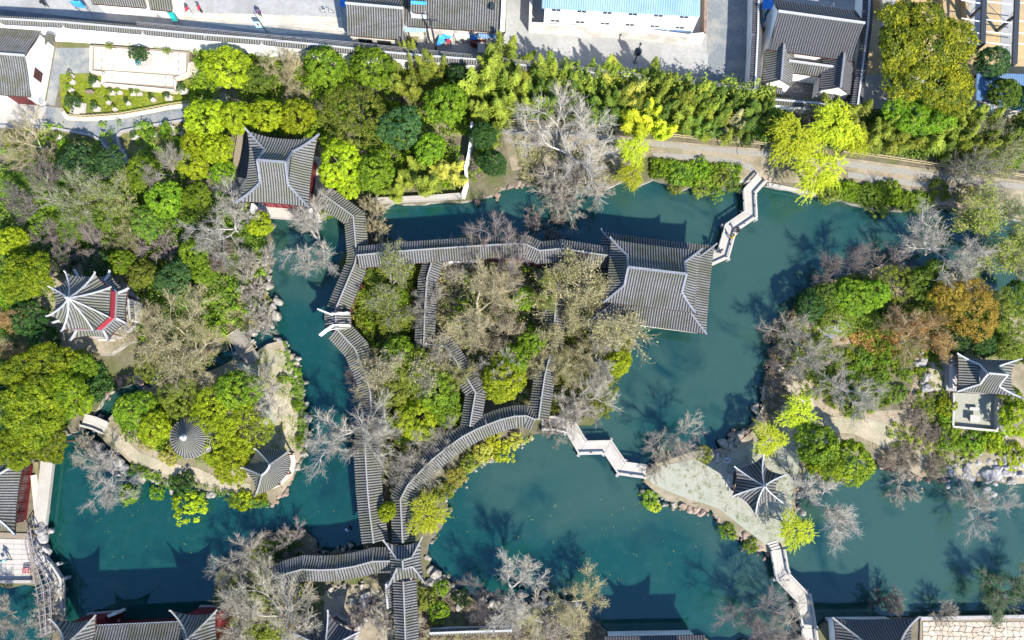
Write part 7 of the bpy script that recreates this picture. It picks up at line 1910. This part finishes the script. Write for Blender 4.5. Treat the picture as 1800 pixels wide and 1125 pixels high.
for (u_, v_, d_, h_, c_), l_ in zip([(190,80,16,1.1,'olive'),(240,92,40,1.7,'dark'),(292,89,16,1.0,'mid')], ['olive potted shrub at the back left of the bonsai terrace','largest dark potted pine at the back centre of the bonsai terrace','green potted shrub at the back right of the bonsai terrace']):
    x, y = P2(u_, v_, TZ+h_); t = thing('potted_shrub', l_, 'bonsai', (x, y, TZ), 0)
    s_ = d_/16; link('pot', _potm[1], t, loc=(.25, -.25, -.3), scale=(s_*1.3, s_, 1.2))
    w_ = d_*.063/2/1.03
    for k in range(1 if d_ < 30 else 3):
        o = link('foliage', BUSH[k], t, loc=((k-1)*.5 if d_ > 30 else 0, (k % 2)*.35, .4+h_*.4), scale=(w_*(.65 if d_ > 30 else 1),)*2+(h_*.5,)); recolour(o, L_[c_])
    link('stem', TRNK[0], t, loc=(.05, -.05, .3), scale=(w_, w_, h_*.7))
t = rock(157, 162, 14, 'tan ornamental rock on a plinth in the middle of the bonsai lawn', None, 'rock_red', GZ+.2, 1.2) if False else None
o = link('rock', ROCKS[2], None, loc=(*P2(156, 161, GZ+.5), GZ+.4), scale=(1.3, .8, .8)); recolour(o, M['rock_red']); tag(o, 'tan ornamental rock in the middle of the bonsai lawn', 'rock')

# ================================================================== STREET FURNITURE
t = thing('street_lantern', 'dark street lantern on a pole standing in the alley shade', 'street lamp', (*P2(1116, 108, GZ), GZ)); x, y = P2(1116, 108, GZ)
mb = MB(); mb.cyl((x, y, GZ), (x, y, GZ+4.2), .09, .06, 8); mb.build('pole', M['dark_metal'], t)
mb = MB(); mb.lathe([(.3, GZ), (.3, GZ+.25), (.14, GZ+.5), (.09, GZ+.6)], (x, y, 0), 8); mb.build('base', M['stone_grey'], t)
mb = MB(); mb.lathe([(.08, 2.5), (.42, 2.7), (.46, 3.2), (.30, 3.45), (.08, 3.5)], (x, y, GZ-.6), 10); mb.build('lantern', M['dark_metal'], t)
mb = MB(); mb.lathe([(.0, 4.55), (.12, 4.4), (.16, 4.2), (.07, 4.15)], (x, y, GZ), 8); mb.build('cap', M['dark_metal'], t)
x, y = P2(471, 59, GZ); t = thing('round_sign', 'blue sign board with a dark disc on a leaning black pole in the alley', 'sign', (x, y, GZ))
mb = MB(); mb.cyl((x, y, GZ), P(452, 32, GZ+2.9), .06, .05, 8); mb.build('pole', M['dark_metal'], t)
mb = MB(); mb.box((x, y, GZ+.1), (.5, .5, .2)); mb.build('base', M['stone_grey'], t)
q = np.array([P(445,38,2.9), P(455,38,2.9), P(461,48,2.4), P(451,49,2.4)]); mb = MB(); q2 = q - [0, 0, .06]
mb.add(np.vstack([q, q2]), [[3, 2, 1, 0], [4, 5, 6, 7], [0, 1, 5, 4], [1, 2, 6, 5], [2, 3, 7, 6], [3, 0, 4, 7]]); mb.build('board', mat('sky_blue_board', (.18, .48, .72), rough=.5), t)
ctr = q.mean(0) + [0, 0, .02]; ax, ay = (q[1]-q[0])/2, (q[0]-q[3])/2; an = np.linspace(0, 6.283, 17)[:-1]
for nm, rr, dz_, mt in (('white_ring', .72, .012, 'white_metal'), ('dark_disc', .5, .024, 'dark_metal')):
    V = [ctr + ax*rr*math.cos(a_) + ay*rr*math.sin(a_) + [0, 0, dz_] for a_ in an]; mb = MB(); mb.add(V, [list(range(16))]); mb.build(nm, M[mt], t)
x, y = P2(767, 90, GZ); t = thing('utility_pole', 'tall dark utility pole with cables in the small yard of the long grey house', 'pole', (x, y, GZ))
mb = MB(); mb.cyl((x, y, GZ), (x, y, 8.4), .13, .09, 8); mb.build('pole', M['dark_metal'], t)
mb = MB(); mb.box((x, y, 8.0), (1.6, .1, .1), -.1); mb.build('cross_arm', M['dark_metal'], t)
for k, (u1, v1) in enumerate([(470,66),(470,72),(905,100)]):
    a_, b__ = np.array([x+(k-1)*.6, y, 8.05]), P(u1, v1, 5.4); s_ = np.linspace(0, 1, 10)[:, None]; c_ = a_+(b__-a_)*s_; c_[:, 2] -= 1.0*np.sin(s_[:, 0]*3.14)
    mb = MB(); mb.tube(c_[:-1], c_[1:], .014, .014, 4); mb.build('cable', M['dark_metal'], t)
t = thing('overhead_cables', 'thin pale overhead cables running along the alley behind the garden wall', 'cable', (*P2(400, 60, 5), 5))
for k in range(3):
    c_ = np.array([P(u_, v_+2.2*k, 4.8) for u_, v_ in [(240,38),(440,58),(620,74),(850,98),(1100,126),(1310,152)]]); mb = MB(); mb.tube(c_[:-1], c_[1:], .022, .022, 4); mb.build('cable', M['stone_grey'], t)

# ================================================================== PEOPLE
def person(u, v, heading, label, coat, trousers, hair='dark_metal', pose='stand', z=GZ, gz=None, hat=None, h=1.68):
    """a person seen from above: skinned body, hair, arms bent as posed"""
    x, y = P2(u, v, z+.9)
    root = thing('person', label, 'person', (x, y, z), heading)
    k = h/1.70
    st = .20 if pose in ('walk', 'sweep') else .05
    J = {'pel': (0, 0, .92), 'chest': (0, .02, 1.28), 'neck': (0, .02, 1.46), 'head': (0, .05, 1.60),
         'hl': (-.10, 0, .88), 'kl': (-.11, st*.8, .49), 'al': (-.11, -st*.2 if pose != 'walk' else .10, .07), 'tl': (-.12, .14, .04),
         'hr': (.10, 0, .88), 'kr': (.11, -st*.2+.05, .49), 'ar': (.11, -st, .08), 'tr': (.12, -st+.15, .04),
         'sl': (-.19, .0, 1.40), 'el': (-.27, .02, 1.12), 'wl': (-.25, .16, .90), 'sr': (.19, 0, 1.40), 'er': (.27, .0, 1.12), 'wr': (.25, .12, .90)}
    if pose == 'sweep': J.update(el=(-.24, .22, 1.16), wl=(-.08, .42, 1.08), er=(.26, .20, 1.10), wr=(.10, .45, .92), chest=(0, .08, 1.26), neck=(0, .13, 1.43), head=(0, .19, 1.55))
    if pose == 'bend': J.update(chest=(0, .26, 1.16), neck=(0, .40, 1.26), head=(0, .50, 1.33), sl=(-.19, .34, 1.24), sr=(.19, .34, 1.24), el=(-.22, .48, 1.0), wl=(-.15, .66, .86), er=(.22, .48, 1.0), wr=(.15, .66, .86))
    if pose == 'lean': J.update(el=(-.30, .18, 1.16), wl=(-.20, .38, 1.08), er=(.30, .18, 1.16), wr=(.20, .38, 1.08), head=(0, .10, 1.59))
    rad = {'pel': .15, 'chest': .165, 'neck': .06, 'head': .1, 'hl': .10, 'kl': .068, 'al': .045, 'tl': .04, 'hr': .10, 'kr': .068, 'ar': .045, 'tr': .04, 'sl': .075, 'el': .052, 'wl': .036, 'sr': .075, 'er': .052, 'wr': .036}
    def skin(name, joints, edges, mtl, rs=1.0, parent=root):
        me = bpy.data.meshes.new(name); idx = {n: i for i, n in enumerate(joints)}
        me.from_pydata([tuple(np.array(J[n])*k) for n in joints], [(idx[a], idx[b]) for a, b in edges], [])
        me.materials.append(mtl); o = link(name, me, parent, loc=(0, 0, 0))
        sk = o.modifiers.new('skin', 'SKIN')
        for n in joints:
            sv = me.skin_vertices[0].data[idx[n]]; r_ = rad[n]*k*rs; sv.radius = (r_, r_*.8 if n in ('chest', 'pel') else r_)
        me.skin_vertices[0].data[0].use_root = True
        o.modifiers.new('smooth', 'SUBSURF').levels = 1
        return o
    body = ['pel', 'chest', 'neck', 'hl', 'kl', 'al', 'tl', 'hr', 'kr', 'ar', 'tr', 'sl', 'el', 'wl', 'sr', 'er', 'wr']
    E_ = [('pel', 'chest'), ('chest', 'neck'), ('pel', 'hl'), ('hl', 'kl'), ('kl', 'al'), ('al', 'tl'), ('pel', 'hr'), ('hr', 'kr'), ('kr', 'ar'), ('ar', 'tr'), ('chest', 'sl'), ('sl', 'el'), ('el', 'wl'), ('chest', 'sr'), ('sr', 'er'), ('er', 'wr')]
    skin('body', body, E_, trousers)
    skin('coat', ['pel', 'chest', 'neck', 'sl', 'el', 'wl', 'sr', 'er', 'wr'], [('pel', 'chest'), ('chest', 'neck'), ('chest', 'sl'), ('sl', 'el'), ('el', 'wl'), ('chest', 'sr'), ('sr', 'er'), ('er', 'wr')], coat, 1.18)
    hd = np.array(J['head'])*k
    bm = bmesh.new(); bmesh.ops.create_uvsphere(bm, u_segments=14, v_segments=10, radius=.1*k)
    for v_ in bm.verts: v_.co = Vector((v_.co.x*.86, v_.co.y*1.05 + (.014 if v_.co.y > .085*k else 0), v_.co.z*1.2))
    me = bpy.data.meshes.new('head'); bm.to_mesh(me); bm.free(); me.materials.append(SKIN); ho = link('head', me, root, loc=hd)
    mb = MB(); mb.add([(-.018, .098, -.02), (.018, .098, -.02), (0, .128, -.025), (0, .1, .03)], [[0, 2, 3], [2, 1, 3], [0, 1, 2]]); mb.box((-.035, .093, .02), (.026, .012, .012)); mb.box((.035, .093, .02), (.026, .012, .012)); mb.box((0, .096, -.055), (.045, .01, .01)); link('face', mb.mesh('face', M['red_wood']), ho, loc=(0, 0, 0))
    mb = MB(); th_ = np.linspace(0, 1.75, 6); mb.lathe([(.112*k*math.sin(a_), .13*k*math.cos(a_)) for a_ in th_], (0, -.014, .008), 12); link('hair' if not hat else 'hat', mb.mesh('hair', hat or M[hair]), ho, loc=(0, 0, 0))
    hm = hand_mesh()
    for w_, e_, sx in (('wl', 'el', 1), ('wr', 'er', -1)):
        d_ = Vector(np.array(J[w_])-np.array(J[e_])).normalized(); o = link('hand', hm, root, loc=np.array(J[w_])*k, rot=d_.to_track_quat('Y', 'Z').to_euler(), scale=(sx, 1, 1))
    return root
SKIN = mat('skin', (.50, .32, .24), rough=.6)
_hm = []
def hand_mesh():
    if not _hm:
        mb = MB(); mb.sweep([(0, -.02, 0), (0, .04, 0), (0, .09, -.005)], .055, .028, 0, .078)
        for i, (x_, l_) in enumerate([(-.029, .066), (-.010, .076), (.010, .071), (.029, .055)]):
            a_, b__, c_ = np.array([x_, .09, -.005]), np.array([x_*1.1, .09+l_*.55, -.016]), np.array([x_*1.1, .09+l_*.92, -.045])
            mb.tube([a_, b__], [b__, c_], [.0095, .0085], [.0085, .0065], 5)
        a_, b__, c_ = np.array([-.034, .03, -.004]), np.array([-.062, .062, -.016]), np.array([-.062, .092, -.028])
        mb.tube([a_, b__], [b__, c_], [.0115, .010], [.010, .0075], 5); _hm.append(mb.mesh('hand', SKIN))
    return _hm[0]
cloth = lambda nm, c: mat(nm, c, tuple(x*.75 for x in c), 6, .85)
NAVY, BLACK, YEL, WHT, REDC, SKY, PUR, TEALC = cloth('navy_cloth', (.03,.045,.12)), cloth('black_cloth', (.018,.018,.022)), cloth('yellow_cloth', (.62,.40,.05)), cloth('white_cloth', (.62,.64,.66)), cloth('red_cloth', (.50,.03,.06)), cloth('pale_blue_cloth', (.22,.50,.66)), cloth('purple_cloth', (.10,.05,.14)), cloth('teal_cloth_coat', (.01,.26,.24))
person(1297, 404, 2.2, 'person in a black coat on the upper zigzag bridge, next to the yellow coat', BLACK, BLACK, pose='walk', z=1.06)
person(1288, 417, 1.0, 'person in a bright yellow coat leaning on the rail of the upper zigzag bridge', YEL, NAVY, pose='lean', z=1.06)
person(1266, 441, 3.6, 'person in a navy coat on the upper zigzag bridge near the lake hall', NAVY, BLACK, pose='walk', z=1.06)
person(9, 985, .6, 'person in pale blue with a red bag walking on the west stone terrace', SKY, BLACK, pose='walk', z=1.0)
mb = MB(); x, y = P2(3, 986, 1.6); tb = thing('shoulder_bag', 'small red bag carried by the walker on the west terrace', 'bag', (x, y, 1.5)); mb.box((x, y, 1.65), (.34, .16, .3), .4); mb.build('bag_body', M['red_bright'], tb); mb = MB(); mb.sweep([(x-.1, y, 1.8), (x+.15, y, 2.2), (x+.35, y, 2.25)], .04, .03); mb.build('strap', M['red_bright'], tb)
person(1279, 807, 2.4, 'sweeper in pale blue with a red vest holding a broom beside the six-sided pavilion', SKY, REDC, pose='sweep', hat=REDC)
t = thing('broom', 'long yellow bamboo broom held by the sweeper', 'broom', (*P2(1268, 814), GZ))
mb = MB(); mb.cyl(P(1276, 809, 1.75), P(1263, 817, .95), .025, .025, 6); mb.build('broom_stick', M['bamboo_wood'], t); mb = MB(); mb.cyl(P(1264, 816.5, .98), P(1259, 819.5, .84), .05, .22, 7); mb.build('broom_head', M['bark_tan'], t)
person(241, 107, 3.6, 'gardener in a teal coat bending over the large potted pine', TEALC, BLACK, pose='bend', z=TZ)
person(455, 22, 3.4, 'person in purple walking on the bright pavement of the street', PUR, BLACK, pose='walk')
person(330, 18, 1.2, 'person in a pink-red coat, left of two, on the sunny street corner', REDC, WHT, pose='walk')
person(351, 15, 1.6, 'person in a crimson coat, right of two, on the sunny street corner', REDC, BLACK, pose='stand')
person(76, 5, .8, 'person in black beside the alley steps at the top left edge', BLACK, BLACK, pose='walk')
person(792, 72, 2.0, 'person in red crouching by the blue tarpaulin in the small yard', REDC, NAVY, pose='bend')
def bicycle(u, v, rz, label, col):
    t = thing('bicycle', label, 'bicycle', (*P2(u, v), GZ), rz); T_ = np.linspace(0, 2*math.pi, 17)
    for sx in (-.52, .52):
        w_ = np.c_[sx+.33*np.cos(T_), 0*T_, .34+.33*np.sin(T_)]; mb = MB(); mb.tube(w_[:-1], w_[1:], .022, .022, 5); o = link('wheel', mb.mesh('wheel', M['dark_metal']), t, loc=(0, 0, 0))
        mb = MB(); a_ = np.linspace(0, math.pi, 5)[:-1]; mb.tube(np.c_[sx-.32*np.cos(a_), 0*a_, .34-.32*np.sin(a_)], np.c_[sx+.32*np.cos(a_), 0*a_, .34+.32*np.sin(a_)], .006, .006, 3); link('spokes', mb.mesh('spokes', M['white_metal']), o, loc=(0, 0, 0))
    mb = MB(); Q = dict(r=(-.52, 0, .34), b=(-.08, 0, .32), s=(-.2, 0, .82), h=(.36, 0, .86), f=(.52, 0, .34)); mb.tube([Q['r'], Q['b'], Q['r'], Q['b'], Q['s'], Q['h']], [Q['b'], Q['s'], Q['s'], Q['h'], Q['h'], Q['f']], .022, .022, 6); link('frame', mb.mesh('frame', col), t, loc=(0, 0, 0))
    mb = MB(); mb.tube([(.36, 0, .86), (.34, -.28, 1.0), (.34, 0, 1.0)], [(.34, 0, 1.0), (.34, 0, 1.0), (.34, .28, 1.0)], .016, .016, 6); link('handlebar', mb.mesh('handlebar', M['dark_metal']), t, loc=(0, 0, 0))
    mb = MB(); mb.sweep([(-.34, 0, .88), (-.1, 0, .87)], .17, .06, 0, .06); link('saddle', mb.mesh('saddle', M['dark_metal']), t, loc=(0, 0, 0))
bicycle(334, 19, -.9, 'pale bicycle beside the people on the sunny street corner', WHT)
bicycle(576, 22, -.1, 'white bicycle parked on the bright pavement left of the white ridge house', WHT)
bicycle(752, 72, 1.2, 'dark bicycle leaning in the small yard by the utility pole', M['dark_metal'])
def duck(u, v, rz, label, mtl):
    t = thing('duck', label, 'duck', (*P2(u, v, 0), 0), rz, 'ducks on the pond')
    mb = MB(); mb.lathe([(0, -.28), (.06, -.25), (.13, -.12), (.15, .02), (.11, .15), (.05, .22), (0, .24)], n=10); o = link('body', mb.mesh('body', mtl, True), t, loc=(0, 0, .07), rot=(R(90), 0, R(180)), scale=(1, .75, 1))
    mb = MB(); mb.tube([(0, .17, .12), (0, .23, .24)], [(0, .23, .24), (0, .25, .30)], [.05, .042], [.042, .05], 7); mb.lathe([(0, .37), (.045, .35), (.06, .31), (.045, .27), (0, .25)], (0, .26, 0), 8); link('head', mb.mesh('head', M['dark_metal'], True), t, loc=(0, 0, 0))
    mb = MB(); mb.sweep([(0, .31, .305), (0, .40, .295)], .05, .022, 0, .04); link('bill', mb.mesh('bill', M['bamboo_wood']), t, loc=(0, 0, 0))
    mb = MB(); mb.sweep([(0, -.22, .10), (0, -.36, .15)], .10, .03, 0, .03); link('tail', mb.mesh('tail', mtl), t, loc=(0, 0, 0))
duck(616, 927, .6, 'dark duck of the pair swimming in the pond west of the wave corridor', BLACK)
duck(609, 931, .9, 'pale grey duck of the pair swimming in the pond west of the wave corridor', WHT)
